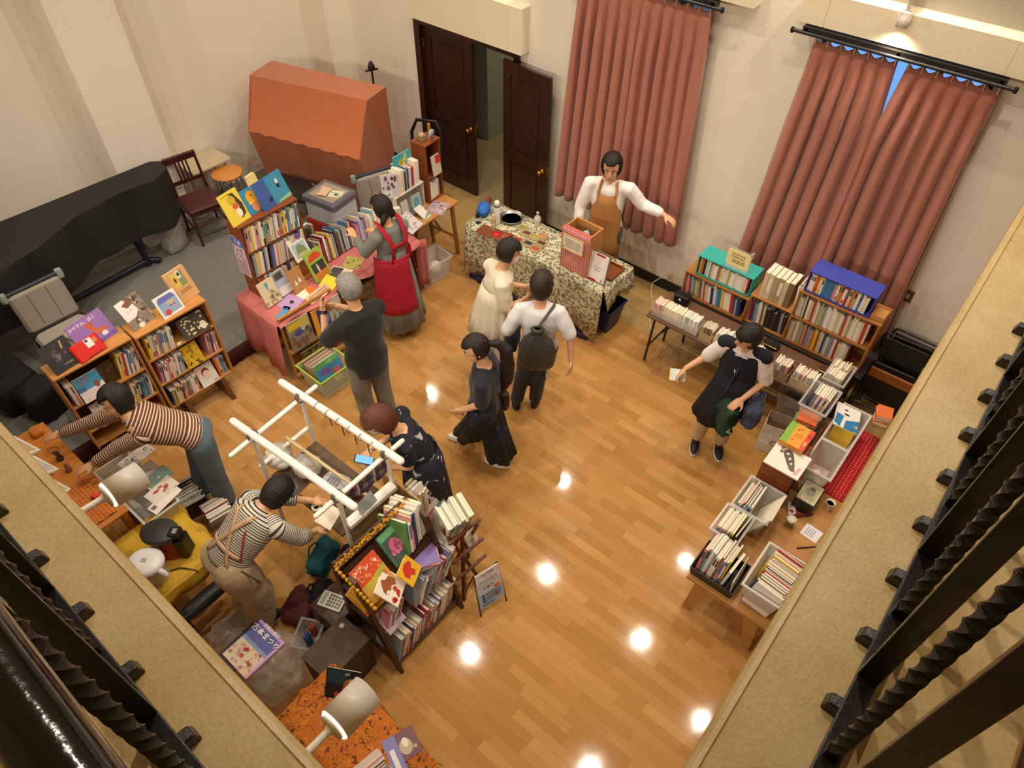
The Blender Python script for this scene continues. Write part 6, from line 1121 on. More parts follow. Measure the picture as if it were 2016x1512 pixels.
# ================================================================ on the stage
# upright piano under an orange brown cover
CV = pm('piano_cover', 'b0623a', .34, .07, 9, .14, 12, sheen=.2)
e = thing('upright_piano', 'upright piano hidden under an orange brown cloth cover', 'piano', (0, 0, 0))
TB = [(4.80, 7.66), (5.20, 6.12), (4.835, 6.03), (4.40, 7.54)]; LIP = [(4.03, 7.26), (4.42, 5.79)]
def V3(p, z): return Vector((p[0], p[1], z))
BLt, BRt, FRt, FLt = [V3(p, 1.49) for p in TB]; LL, LR = V3(LIP[0], 1.045), V3(LIP[1], 1.045)
def quadgrid(a, b, c, d, n, m_, f=None):
    P = []
    for j in range(m_+1):
        v = j/m_; P.append([(lambda q: q+(f(u/n, v) if f else Vector()))(a.lerp(b, u/n).lerp(d.lerp(c, u/n), v)) for u in range(n+1)])
    return P
m = MB(); nrm = Vector((-.96, -.26, 0))
m.grid(quadgrid(BLt, BRt, FRt, FLt, 10, 3), sm=False)
m.grid(quadgrid(FLt, FRt, LR, LL, 28, 10, lambda u, v: nrm*(.02*math.sin(u*22+v*2)*v*(1-v)*2+.012*math.sin(u*47)*v)+Vector((0, 0, -.05*math.sin(v*PI)))))
bl, br = LL+Vector((.16, .05, -.80)), LR+Vector((.16, .03, -.80))
m.grid(quadgrid(LL, LR, br, bl, 28, 6, lambda u, v: nrm*(.025*math.sin(u*30+1)*v+.01*math.sin(u*61)*v)))
rb, lb = V3(TB[1], .20), V3(TB[0], .20)
m.add([BRt, rb, br, LR, FRt], [(0, 1, 2, 3, 4)]); m.add([BLt, FLt, LL, bl, lb], [(0, 1, 2, 3, 4)]); m.add([BLt, lb, rb, BRt], [(0, 1, 2, 3)])
m.build('cloth_cover', CV, e)
for p in ((4.35, 7.3), (4.72, 5.98), (4.75, 7.55), (5.12, 6.15)): MB().lathe([(.03, 0), (.03, .03), (.02, .035)], (p[0], p[1], SZ+.002), 12).build('caster', BRASS, e)
# grand piano under a black cover
GB = pm('black_cover', '1d1a18', .7, .12, 8, .15, 30)
e = thing('grand_piano', 'grand piano hidden under a black quilted cover on the stage', 'piano', (0, 0, 0)); out = [(-.35, 7.36), (1.33, 7.33), (2.82, 7.24), (2.90, 7.16), (2.86, 6.98), (2.66, 6.88), (2.30, 6.92), (1.80, 6.86), (1.36, 6.66), (.95, 6.56), (.5, 6.52), (-.35, 6.5)]
zz = 1.19; m = MB(); n = len(out); cx = sum(p[0] for p in out)/n; cy = sum(p[1] for p in out)/n
m.add([(x, y, zz) for x, y in out], [tuple(range(n-1, -1, -1))])
fine = []
for i in range(n):
    a, b = out[i], out[(i+1) % n]; k = max(2, int(math.hypot(b[0]-a[0], b[1]-a[1])/.08))
    for j in range(k): t_ = j/k; fine.append((a[0]+(b[0]-a[0])*t_, a[1]+(b[1]-a[1])*t_))
rows = []
for j, z in enumerate((zz, zz-.03, zz-.25, zz-.55)):
    rows.append([(x+(x-cx)*.0+.010*j*math.sin(i*.7)*(j > 0)+(x-cx)/3*.012*min(j, 2), min(7.37, y+.010*j*math.cos(i*.9)*(j > 0)+(y-cy)*.02*min(j, 1)), z+(.02*math.sin(i*.5) if j == 3 else 0)) for i, (x, y) in enumerate(fine)])
m.grid(rows, closed=True); m.build('quilted_cover', GB, e)
NV = pm('navy_metal', '14162e', .45, .1, 9)
for p in ((2.33, 7.12), (.2, 6.7), (.2, 7.2)):
    MB().lathe([(.04, 0), (.045, .06), (.03, .1), (.06, .5), (.06, .62)], (p[0], p[1], SZ+.005), 14).build('leg', NV, e)
MB().tube([(2.36, 7.12, SZ+.06), (1.1, 7.10, SZ+.06)], .035, 8).build('dolly_beam', NV, e); MB().tube([(2.36, 7.12, SZ+.06), (2.42, 7.08, SZ+.045)], .032, 8).build('dolly_arm', NV, e); MB().ball((2.43, 7.07, SZ+.038), .035).build('dolly_wheel', NV, e)
soft_bag('white crumpled cover behind the dolly of the grand piano', (2.72, 7.16, SZ), .3, .28, .16, .34, 'a9a298', 50, 'dust_cover', False, 'cover')
# mahogany piano chair
MAH = wood('mahogany', '4a1612', '36100c', 4, 'Z', .35, .3)
e = thing('piano_chair', 'dark mahogany piano chair with a maroon seat', 'chair', (3.13, 7.10, SZ), R(-10), None)
for sx in (-1, 1):
    MB().tube([(sx*.18, -.18, 0), (sx*.175, -.18, .44)], [.014, .018], 6).build('front_leg', MAH, e); MB().tube([(sx*.18, .22, 0), (sx*.175, .18, .45), (sx*.17, .24, .88)], [.014, .018, .014], 6).build('rear_leg', MAH, e)
    MB().tube([(sx*.178, -.18, .2), (sx*.178, .2, .2)], .012, 6).build('stretcher', MAH, e)
for y, z in ((-.18, .26), (.19, .26), (-.18, .12)): MB().tube([(-.178, y, z), (.178, y, z)], .012, 6).build('stretcher', MAH, e)
MB().rbox(-.205, .205, -.21, .19, .43, .47, .02).build('seat', pm('maroon_leather', '4a1c1c', .5, .1, 12), e); MB().box(-.2, .2, -.2, .18, .39, .43).build('seat_rail', MAH, e)
for k in range(8): MB().box(-.19+.05*k, -.17+.05*k, -.212, -.206, .40, .425).build('fringe_tab', MAH, e)
MB().rbox(-.185, .185, .225, .25, .82, .90, .01).build('top_rail', MAH, e); MB().box(-.175, .175, .2, .22, .58, .62).build('lower_rail', MAH, e)
for x in (-.06, -.02, .02, .06): MB().tube([(x, .21, .62), (x, .235, .82)], .01, 6).build('spindle', MAH, e)
# round stool, folded table, black stool, gray chairs
e = thing('round_stool', 'round stool with an orange wooden top and metal legs', 'stool', (3.64, 7.30, SZ)); MB().lathe([(0, .46), (.17, .46), (.18, .47), (.18, .485), (.17, .49), (0, .49)], n=36).build('seat', wood('orange_top', 'd8924a', 'cc863c', 4, 'X', .5), e)
for i in range(4): a = .6+i*PI/2; MB().tube([(.15*math.cos(a), .15*math.sin(a), .46), (.19*math.cos(a), .19*math.sin(a), 0)], .012, 8).build('leg', pm('steel', 'b8b8b8', .3, .05, 9, metal=1), e)
table('cream table standing against the stage wall', (3.56, 7.42, SZ), 0, .50, .36, .56, pm('cream_top', 'c9b998', .6, .05, 6), pm('steel', 'b8b8b8', .3, .05, 9, metal=1), name='cream_table')
e = thing('piano_stool', 'black tufted piano bench in front of the covered upright piano', 'bench', (3.97, 6.50, SZ), R(-75)); MB().rbox(-.30, .30, -.18, .18, .38, .48, .03).build('seat', pm('black_leather', '1c1a18', .45, .15, 25, .1, 120), e)
for x in (-.26, .26):
    for y in (-.14, .14): MB().tube([(x, y, 0), (x, y, .39)], .018, 8).build('leg', BB, e)
for i in range(4):
    for j in range(2): MB().ball((-.2+.13*i, -.07+.14*j, .482), (.012, .012, .006), 8, 5).build('tuft_button', BB, e)
def gray_chair(label, loc, rz):
    e = thing('padded_chair', label, 'chair', loc, rz, 'grey padded chairs on the stage'); g = pm('grey_fabric', 'a0978a', .9, .08, 12, .15, 150)
    MB().rbox(-.23, .23, -.24, .2, .38, .46, .03).build('seat', g, e); o = MB(); o.M = xf((0, .2, .46), 0, R(8)); o.rbox(-.23, .23, 0, .07, 0, .40, .025).build('backrest', g, e); o = MB(); o.M = xf((0, .2, .46), 0, R(8)); [o.tube([(x, -.002, .05), (x, -.002, .36)], .003, 5) for x in (-.08, .08)]; o.build('seam', pm('grey_seam', '6a6458', .9), e)
    o = MB(); o.M = xf((0, .2, .46), 0, R(8)); o.tube([(-.24, .035, .41), (.24, .035, .41)], .022, 10); o.build('top_bar', pm('navy_bar', '2a2c3a', .5), e)
    for s in (-1, 1): o = MB(); o.M = xf((0, .2, .46), 0, R(8)); o.lathe([(.028, -.03), (.034, 0), (.03, .05)], (s*.245, .035, .39), 12); o.build('end_cap', flat('9aa49c'), e)
    for s in (-1, 1):
        MB().tube([(s*.22, -.2, 0), (s*.22, -.2, .4)], .014, 8).build('leg', BB, e); MB().tube([(s*.22, .22, 0), (s*.22, .2, .44)], .014, 8).build('leg', BB, e)
    return e
gray_chair('grey padded chair behind the left bookcase', (1.09, 6.12, SZ), R(-2))
e = gray_chair('grey padded chair behind the grey lidded box', (4.43, 6.02-.18, 0), R(-30)) if 0 else gray_chair('grey padded chair behind the grey lidded box', (4.45, 5.46, 0), R(-18))
soft_bag('crumpled cream paper bag lying on the grey padded chair', (1.18, 6.02, SZ+.462), .5, .28, .2, .07, 'c9bd9a', 52, 'paper_bag', False)
# dark things at the far left of the stage
soft_bag('black backpack on the floor left of the grey chair', (.60, 5.86, SZ), .2, .30, .26, .34, '120f0d', 53, 'backpack', False)
soft_bag('black coat heaped on the chair side at the picture edge', (.50, 6.22, SZ), .1, .36, .4, .34, '100d0c', 54, 'coat', False, 'coat')
e = thing('clear_case', 'grey plastic case lying on the stage floor', 'case', (.80, 5.53, SZ), R(-6)); MB().rbox(-.16, .16, -.10, .10, 0, .10, .01).build('case_body', clear('grey_case', '6e6c66', .8, .3), e); MB().box(-.05, .02, .02, .035, .1, .102).build('label', flat('c8c4b8'), e)
# boxes by the piano
e = thing('red_box', 'red storage box under the clear drawers', 'box', (3.70, 5.50, SZ), R(6)); MB().rbox(-.19, .19, -.15, .15, 0, .66, .01).build('box_body', flat('a8241c', .5), e); MB().box(-.195, .195, -.155, .155, .66, .68).build('lid', flat('b83028', .5), e)
e = thing('lidded_box', 'clear drawer box with a grey lid and paper scraps', 'box', (3.69, 5.42, SZ+.682), R(8)); MB().rbox(-.165, .165, -.20, .20, 0, .22, .012).build('tub', clear('frosted_box', 'c6c6cc', .75, .3), e); MB().rbox(-.18, .18, -.215, .215, .20, .27, .012).build('lid', pm('grey_lid', '5a5862', .5, .05, 9), e)
for z in (.06, .13): MB().box(-.15, .15, -.205, -.2, z, z+.05).build('drawer_front', clear('frosted_box', 'c6c6cc', .75, .3), e)
MB().box(-.13, .13, -.16, .16, .27, .274).build('top_paper', flat('9a8a74'), e)
fbook('white and green booklet lying on the grey lid', (3.75, 5.28, SZ+.957), R(30), .12, .14, 'c8ccb0', [('s', .1, .1, .9, .9, 8, .1, '8a9a74')], PI/2, .01)
e = thing('paper_scrap', 'crumpled beige paper with a stick on the grey lid', 'paper', (3.66, 5.46, SZ+.957), .4); m = MB(); m.grid([[(-.08+.16*i/6, -.06+.12*j/5, .012+.016*noise.noise(Vector((i*.9, j*.8, 3)))) for i in range(7)] for j in range(6)]); o = m.build('sheet', flat('c8ae90'), e); solid(o, .002); MB().tube([(-.02, .02, .03), (-.06, .08, .12)], .004, 6).build('stick', flat('b89a6a'), e)
soft_bag('dark green bag with a white handle beside the bookcase', (3.30, 5.50, SZ), .1, .26, .18, .62, '1c2418', 56, 'tote_bag', False)
MB().tube([(3.22, 5.40, .82), (3.24, 5.38, .95), (3.32, 5.38, .98), (3.38, 5.39, .93), (3.39, 5.40, .82)], .014, 8).build('bag_handle', flat('d8cfb4')).parent = bpy.data.objects[[o.name for o in bpy.data.objects if o.name.startswith('tote_bag')][-1]]
_b = [o for o in bpy.data.objects if o.name.startswith('bag_handle')][-1]; _b.matrix_parent_inverse = _b.parent.matrix_world.inverted()
# music stand and black chair by the piano
e = thing('music_stand', 'black music stand head showing above the covered piano', 'music stand', (5.36, 6.52, SZ)); MB().tube([(0, 0, .02), (0, 0, 1.34)], .012, 8).build('pole', BB, e); MB().lathe([(.03, 1.33), (.045, 1.36), (.03, 1.40), (.012, 1.43)], n=12).build('knob', BB, e); MB().tube([(-.07, .03, 1.33), (.07, -.03, 1.33)], .014, 8).build('cross_arm', BB, e)
for i in range(3): a = i*2.1; MB().tube([(0, 0, .1), (.25*math.cos(a), .25*math.sin(a), .01)], .01, 6).build('foot', BB, e)
e = thing('black_armchair', 'black chair with a ring back beside the covered piano', 'chair', (5.42, 5.86, 0), R(-60)); 
MB().rbox(-.2, .2, -.2, .2, .40, .47, .03).build('seat', BB, e); MB().tube([(-.18, .2, .45), (-.19, .26, .8), (-.12, .28, .95), (.12, .28, .95), (.19, .26, .8), (.18, .2, .45)], .022, 8).build('back_ring', BB, e)
for x in (-.17, .17):
    for y in (-.17, .17): MB().tube([(x, y, 0), (x, y, .41)], .014, 8).build('leg', BB, e)

# ================================================================ people
def skin_mat(name, c): 
    m = pm(name, c, .5, .06, 30); m.node_tree.nodes['Principled BSDF'].inputs['Subsurface Weight'].default_value = .08; m.node_tree.nodes['Principled BSDF'].inputs['Subsurface Radius'].default_value = (.02, .008, .004); return m
SKIN = skin_mat('skin', 'd9a57e')
CL = bpy.data.textures.new('cloth_folds', 'CLOUDS'); CL.noise_scale = .13
def remesh(o, vox, smooth=4, fold=0):
    r = o.modifiers.new('remesh', 'REMESH'); r.mode = 'VOXEL'; r.voxel_size = vox; r.use_smooth_shade = True
    s = o.modifiers.new('smooth', 'SMOOTH'); s.factor = .5; s.iterations = smooth
    if fold: d = o.modifiers.new('folds', 'DISPLACE'); d.texture = CL; d.strength = fold; d.mid_level = .5; d.texture_coords = 'LOCAL'
    return o
def ellring(c, lat, dep, a, b, n=18): return [Vector(c)+lat*(a*math.cos(2*PI*i/n))+dep*(b*math.sin(2*PI*i/n)) for i in range(n)]
def loft(mb, rings, m=0):
    mb.grid(rings, m, True, True); mb.add(rings[0], [tuple(range(len(rings[0])-1, -1, -1))], m); mb.add(rings[-1], [tuple(range(len(rings[-1])))], m)
def hand(mb, wrist, d, back, side, curl=.5, s=1.0, thumb_in=.5):
    """d: direction of the fingers, back: normal of the back of the hand, side: +1 thumb lies toward lat"""
    d = Vector(d).normalized(); back = Vector(back); back = (back-d*back.dot(d)).normalized(); lat = d.cross(back)*side; w = Vector(wrist)
    X = Matrix((lat, d, back)).transposed(); c = w+d*.048*s
    mb.ball(c, (.040*s, .052*s, .016*s), 14, 10, 0, X)
    for k, (off, ln) in enumerate(((.028, .070), (.010, .078), (-.009, .073), (-.027, .057))):
        p = w+d*.088*s+lat*off*s; u = d.copy(); pts = [p-d*.02*s, p]
        for j in range(3):
            a = curl*(.5 if j == 0 else .75); u = (u*math.cos(a)-back*math.sin(a)).normalized(); back_ = back; p = p+u*ln*s*(.45, .32, .25)[j]; pts.append(p.copy())
            b2 = (back-u*back.dot(u)); back_l = b2.normalized() if b2.length > .01 else back
        mb.cap_tube(pts, [.0095*s, .0095*s, .009*s, .0082*s, .0072*s], 8)
    p = w+d*.03*s+lat*.032*s; u = (d*.65+lat*.75-back*thumb_in*.4).normalized(); q = p+u*.035*s; u2 = (d*.9+lat*.2-back*thumb_in).normalized()
    mb.cap_tube([w+d*.015*s+lat*.015*s, p, q, q+u2*.028*s], [.013*s, .0125*s, .0105*s, .0085*s], 8)
def stand(base, yaw, h, **over):
    """joints of a standing figure; local x = right hand side, y = forward; over gives local positions in units of height, or world with key suffix _w"""
    T = {'pelvis': (0, 0, .53), 'waist': (0, -.005, .61), 'chest': (0, -.012, .72), 'neck': (0, -.012, .825), 'head': (0, .012, .93),
         'shL': (-.098, -.01, .785), 'shR': (.098, -.01, .785), 'elL': (-.145, -.02, .63), 'elR': (.145, -.02, .63), 'wrL': (-.145, .03, .485), 'wrR': (.145, .03, .485),
         'hpL': (-.052, 0, .515), 'hpR': (.052, 0, .515), 'knL': (-.058, .012, .285), 'knR': (.058, .012, .285), 'anL': (-.06, -.012, .045), 'anR': (.06, -.012, .045)}
    c, s = math.cos(yaw), math.sin(yaw); J = {}
    for k, v in T.items():
        v = over.get(k, v); x, y, z = [q*h for q in v]; J[k] = Vector((base[0]+x*c-y*s, base[1]+x*s+y*c, z))
    for k, v in over.items():
        if k.endswith('_w'): J[k[:-2]] = Vector(v)
    f = Vector((-s, c, 0)); J['fwd'] = f; J['h'] = h
    J.setdefault('toeL', f); J['face'] = Vector(over.get('face', f)).normalized() if 'face' in over else f
    return J
def spine_rings(J, grow=0, lo=-.05, rows=None, n=20):
    h = J['h']; P = [J['pelvis']+(J['pelvis']-J['waist']).normalized()*(-lo*h), J['pelvis'], J['waist'], J['chest'], J['neck']*.75+J['chest']*.25, J['neck']]
    A = [.088, .098, .082, .094, .098, .036]; B = [.066, .073, .060, .069, .052, .036]
    if rows: A, B = rows
    lh = (J['hpR']-J['hpL']).normalized(); ls = (J['shR']-J['shL']).normalized(); out = []
    for i, p in enumerate(P):
        t = (P[min(i+1, 5)]-P[max(i-1, 0)]).normalized(); l = lh.lerp(ls, min(1, i/3.0)); l = (l-t*l.dot(t)).normalized(); d = t.cross(l)
        out.append(ellring(p, l, d, A[i]*h+grow, B[i]*h+grow, n))
    return out
def limbs(mb, J, names, radii): mb.cap_tube([J[k] for k in names], [r*J['h'] for r in radii], 14)
def subdiv(a, b, c, k=4):
    """smooth polyline a-b-c"""
    pts = []
    for i in range(k): pts.append(a.lerp(b, i/k))
    for i in range(k+1): pts.append(b.lerp(c, i/k))
    return pts
class Person:
    def __init__(s, label, J, base, hands=None, skin=None, vox=.008, group='visitors and stall keepers'):
        s.J = J; s.h = J['h']; s.e = thing('person', label, 'person', (base[0], base[1], 0), 0, group); s.off = Matrix.Translation((-base[0], -base[1], 0)); s.skin = skin or SKIN
        m = s.mb(); h = s.h; k = h/1.62
        loft(m, spine_rings(J)); m.cap_tube([J['chest']*.4+J['neck']*.6, J['neck'], J['head']-(J['head']-J['neck']).normalized()*.06], [.055*k, .05*k, .048*k], 14)
        for q in 'LR':
            m.cap_tube([J['neck']*.55+J['sh'+q]*.45-Vector((0, 0, .015)), J['sh'+q], J['el'+q], J['wr'+q]], [.045*k, .048*k, .036*k, .025*k], 14)
            m.cap_tube([J['hp'+q], J['kn'+q], J['an'+q]], [.082*k, .054*k, .036*k], 16)
        s.head(m, k)
        for q in 'LR':
            hd = (hands or {}).get(q, {}); d = hd.get('d', J['wr'+q]-J['el'+q]); bk = hd.get('back', (J['sh'+q]-(J['sh'+'RL'['RL'.index(q)-1]])) if 0 else (1 if q == 'R' else -1)*(J['shR']-J['shL']))
            hand(m, J['wr'+q], d, bk, hd.get('side', 1 if q == 'R' else -1)*(-1 if 0 else 1), hd.get('curl', .35), k)
        remesh(m.build('body', s.skin, s.e), vox, 3)
    def mb(s): m = MB(); m.M = s.off.copy(); return m
    def head(s, m, k):
        J = s.J; up = (J['head']-J['neck']).normalized(); f = J['face']; f = (f-up*f.dot(up)*.75).normalized(); r = f.cross(up).normalized(); up = r.cross(f).normalized()
        s.HX = Matrix((r, f, up)).transposed(); s.HC = J['head']; s.k = k; X = s.HX
        def P(x, y, z): return s.HC+X@Vector((x, y, z))*k
        s.P = P
        m.ball(P(0, 0, .02), (.074*k, .090*k, .088*k), 18, 12, 0, X); m.ball(P(0, .022, -.045), (.058*k, .066*k, .068*k), 16, 10, 0, X); m.ball(P(0, .05, -.092), (.028*k, .03*k, .022*k), 10, 8, 0, X)
        m.cap_tube([P(0, .083, .012), P(0, .101, -.022)], [.009*k, .014*k], 8); m.ball(P(0, .086, -.058), (.024*k, .012*k, .012*k), 10, 6, 0, X)
        for q in (-1, 1): m.ball(P(q*.075, -.004, -.012), (.011*k, .022*k, .032*k), 10, 8, 0, X)
        for q in (-1, 1):
            e = s.mb(); e.ball(P(q*.03, .0795, .008), (.0125*k, .007*k, .0065*k), 10, 6, 0, X); eo = e.build('eye', flat('d8cfc4', .3), s.e); e = s.mb(); e.ball(P(q*.03, .0852, .008), (.0062*k, .004*k, .0062*k), 8, 6, 0, X); e.build('iris', flat('1c1410', .2), eo)
            e = s.mb(); e.tube([P(q*.016, .088, .027), P(q*.03, .087, .032), P(q*.046, .078, .028)], .0035*k, 6); e.build('eyebrow', flat('2a1c14'), s.e)
        e = s.mb(); e.ball(P(0, .0955, -.058), (.02*k, .005*k, .006*k), 10, 6, 0, X); e.build('lips', flat('a8584c'), s.e)
    def hair(s, c, length=.0, bangs=.055, back=.0, vol=1.2, seed=1, side=.0, part=None, face_w=.95):
        """cap of hair; length pulls the lower rim down, bangs = hairline height in front (head units, m)"""
        m = s.mb(); k = s.k; n, q = 56, 30; rows = []; rr = random.Random(seed)
        for i in range(q+1):
            t = PI*i/q; row = []
            for j in range(n):
                g = 2*PI*j/n; x, y, z = math.sin(t)*math.sin(g), math.sin(t)*math.cos(g), math.cos(t)   # y forward
                ri = vol*(1+.014*math.sin(j*2.9+seed)+.02*noise.noise(Vector((x*3, y*3, seed)))+.022*noise.noise(Vector((g*5, t*1.2, seed*3)))); 
                px, py, pz = .074*x*ri, .090*y*ri-.006, .02+.092*z*ri
                infront = y > .30 and abs(x) < face_w; low = pz < bangs+.02*abs(x)
                if infront and low: px, py, pz = px*.72, py*.72-.01, pz
                elif pz < .0: pz = pz*(1+length*9)-length*.3*(pz < -.02); px *= 1+side*(-pz); py += -back*(-pz) if y < .2 else 0
                if pz < -.075-length and not (infront and low): sc = 1-.45*min(1, (-.075-length-pz)/.05); px *= sc; py = py*sc
                row.append(s.P(px, py, pz))
            rows.append(row)
        m.grid(rows, 0, True, True); hm = pm('hair_'+c, c, .55, .45, 60, .5, 120, stretch=(1, 1, .12)); o = m.build('hair', hm, s.e); 
        if part:
            pmb = s.mb(); pmb.tube([s.P(0, .05, .02+.092*1.34*.86), s.P(0, .0, .02+.092*1.35), s.P(0, -.06, .02+.092*1.34*.78)], .003*k, 6); pmb.build('hair_parting', flat('c49a78'), s.e)
        return o
    def cloth(s, name, fn, c, vox=.013, fold=.012, smooth=6, mat=None):
        m = s.mb(); fn(m); o = m.build(name, mat or pm('fabric_'+c, c, .85, .1, 14, .12, 160, sheen=.15), s.e); return remesh(o, vox, smooth, fold)
    def shirt(s, c, sleeve=.5, grow=.012, lo=-.06, sg=.016, rows=None, name='shirt', fold=.014, mat=None, neck=True):
        """sleeve 0..2: 1 = elbow, 2 = wrist"""
        J = s.J; k = s.h/1.62
        def fn(m):
            R_ = spine_rings(J, grow, lo, rows)
            if neck: R_[-1] = ellring(J['neck'], (J['shR']-J['shL']).normalized(), (J['neck']-J['chest']).normalized().cross((J['shR']-J['shL']).normalized()), .062*k, .058*k, 20)
            loft(m, R_)
            for q in 'LR':
                a, b, c_ = J['sh'+q], J['el'+q], J['wr'+q]; st = J['neck']*.55+a*.45-Vector((0, 0, .012)); pts = [st, a]; rad = [.046*k+sg*.4, .05*k+sg*.8]
                if sleeve <= 1: pts.append(a.lerp(b, sleeve)); rad.append((.052-.014*sleeve)*k+sg*1.2)
                else: pts += [b, b.lerp(c_, sleeve-1)]; rad += [.040*k+sg, (.038-.01*(sleeve-1))*k+sg*.9]
                m.cap_tube(pts, rad, 16)
        return s.cloth(name, fn, c, fold=fold, mat=mat)
    def trousers(s, c, upto=1.95, r=(.098, .075, .062), name='trousers', fold=.014, top=True, mat=None):
        J = s.J; k = s.h/1.62
        def fn(m):
            if top:
                R_ = spine_rings(J, .012, -.05); loft(m, R_[:3])
            for q in 'LR':
                a, b, c_ = J['hp'+q], J['kn'+q], J['an'+q]; pts = [a, b]; rad = [r[0]*k, r[1]*k]
                e = b.lerp(c_, upto-1); pts.append(e); rad.append(r[2]*k); m.tube(pts, rad, 18); m.ball(a, r[0]*k*.98)
        return s.cloth(name, fn, c, fold=fold, mat=mat)
    def skirt(s, c, rings, name='skirt', nf=9, amp=.06, mat=None, seed=0, fold=0, thick=.006):
        """rings: list of (centre, half width, half depth); pleats grow downward"""
        J = s.J; l = (J['hpR']-J['hpL']).normalized(); m = s.mb(); R_ = []; N_ = 72
        for i, (c_, a, b) in enumerate(rings):
            u = i/(len(rings)-1); d = Vector((0, 0, 1)).cross(l).normalized(); row = []
            for j in range(N_): g = 2*PI*j/N_; f = 1+amp*u*math.sin(nf*g+seed)+amp*.5*u*math.sin((nf*2+1)*g+seed*2); row.append(Vector(c_)+l*a*f*math.cos(g)+d*b*f*math.sin(g))
            R_.append(row)
        m.grid(R_, 0, True, True); o = m.build(name, mat or pm('fabric_'+c, c, .85, .1, 14, .12, 160), s.e); solid(o, thick); return o
    def shoes(s, c, dirs=None, sole='d8d2c6', ln=.25):
        J = s.J; k = s.h/1.62
        for q in 'LR':
            d = Vector((dirs or {}).get(q, J['fwd'])).to_3d(); d.z = 0; d.normalize(); a = J['an'+q]; lat = d.cross(Vector((0, 0, 1))); X = Matrix((lat, d, Vector((0, 0, 1)))).transposed(); g = Vector((a.x, a.y, max(0, a.z-.072*k))); m = s.mb()
            m.ball(g+d*.055*k+Vector((0, 0, .035)), (.043*k, .125*k, .034), 16, 10, 0, X); m.ball(g-d*.02*k+Vector((0, 0, .05)), (.038*k, .05*k, .045), 14, 8, 0, X); o = remesh(m.build('shoe', flat(c, .5), s.e), .009, 4)
            m = s.mb(); m.ball(g+d*.053*k+Vector((0, 0, .012)), (.046*k, .13*k, .0125), 18, 8, 0, X); m.build('shoe_sole', flat(sole), o)
    def loose(s, name, fn, mat):
        m = s.mb(); fn(m); return m.build(name, mat, s.e)
def V(*a): return Vector(a)
def facing(dx, dy): return math.atan2(dy, dx)-PI/2
# ---- 1 stall keeper in tan apron
yaw = facing(-.93, -.36)
J = stand((5.30, 3.13), yaw, 1.70, face=(-.85, -.4, -.12), elL_w=(5.45, 2.83, 1.21), wrL_w=(5.50, 2.60, 1.16), elR_w=(5.17, 3.36, 1.10), wrR_w=(5.07, 3.30, .87), shL_w=(5.36, 2.95, 1.38), shR_w=(5.24, 3.31, 1.38))
P1 = Person('person in a tan apron and white shirt pointing with one arm behind the food table', J, (5.30, 3.13), {'L': {'d': (.05, -1, -.3), 'back': (0, 0, 1), 'curl': .9, 'side': 1}, 'R': {'back': (0, 1, 0), 'curl': .4}})
P1.hair('15100c', .004, .072, vol=1.34, seed=2, face_w=.9); P1.shirt('efece8', 1.75, sg=.022, fold=.02); P1.trousers('4a3a2c'); P1.shoes('2a1c14')
def apron_front(p, c, w=.15, top=1.30, bot=.55, grow=.03, bib=.11):
    J = p.J; f = J['fwd']; l = (J['hpR']-J['hpL']).normalized(); rows = []
    for z, hw, d in ((top, bib, .115), (1.22, bib+.015, .13), (1.10, bib+.05, .13), (1.0, w+.01, .13), (.9, w+.02, .145), (.75, w+.03, .155), (bot, w+.03, .16)):
        c_ = V(J['pelvis'].x, J['pelvis'].y, z); rows.append([c_+l*(hw*math.sin(a))*1.0+f*(d*math.cos(a)*1.0+.01*math.sin(a*7)*(1.2-z)) for a in [(-1.25+2.5*i/20) for i in range(21)]])
    m = p.mb(); m.grid(rows); o = m.build('apron', pm('fabric_'+c, c, .85, .1, 14, .12, 160), p.e); solid(o, .006, 1)
    for q in (-1, 1):
        m = p.mb(); tp = V(J['pelvis'].x, J['pelvis'].y, top)+l*q*bib*.85+f*.10; m.tube([tp, J['neck']+l*q*.075+f*.055+V(0, 0, .02), J['neck']+l*q*.08-f*.03+V(0, 0, .02), J['chest']+l*q*.03-f*.135, V(J['waist'].x, J['waist'].y, 1.02)-l*q*.06-f*.135], .014, 6); m.build('apron_strap', pm('fabric_'+c, c, .85), p.e)
apron_front(P1, 'b07a42', top=1.32, bot=.55)
m = P1.mb(); m.tube([J['neck']+V(-.05, .02, .012), J['neck']+V(-.06, -.02, -.03), J['neck']+V(-.02, -.06, .012)], .016, 8); m.build('collar', pm('fabric_efece8', 'efece8', .85), P1.e)
# ---- 2 masked woman in cream
yaw = facing(.86, -.5)
J = stand((3.70, 3.20), yaw, 1.56, face=(.72, -.62, -.2), chest=(0, .01, .72), neck=(0, .03, .822), head=(0, .07, .92), elR_w=(3.62, 3.04, .98), wrR_w=(3.80, 3.02, .95), elL_w=(3.84, 3.28, 1.0), wrL_w=(3.96, 3.10, .98))
P2 = Person('person in a long cream gauze top and face mask at the food table', J, (3.70, 3.20), {'R': {'curl': .8}, 'L': {'curl': .8}})
P2.hair('1a1210', .01, .045, vol=1.27, seed=5); P2.shirt('ddd3bc', .95, sg=.022, grow=.02, fold=.02)
pl = V(3.70, 3.20, 0); P2.skirt('ddd3bc', [(pl+V(-.01, 0, 1.12), .15, .115), (pl+V(-.02, .01, .98), .18, .145), (pl+V(-.04, .015, .80), .215, .175), (pl+V(-.06, .02, .60), .25, .20)], 'tunic_hem', 13, .06)
P2.trousers('cfc2a4', 1.9, (.09, .075, .075)); P2.shoes('8a7458')
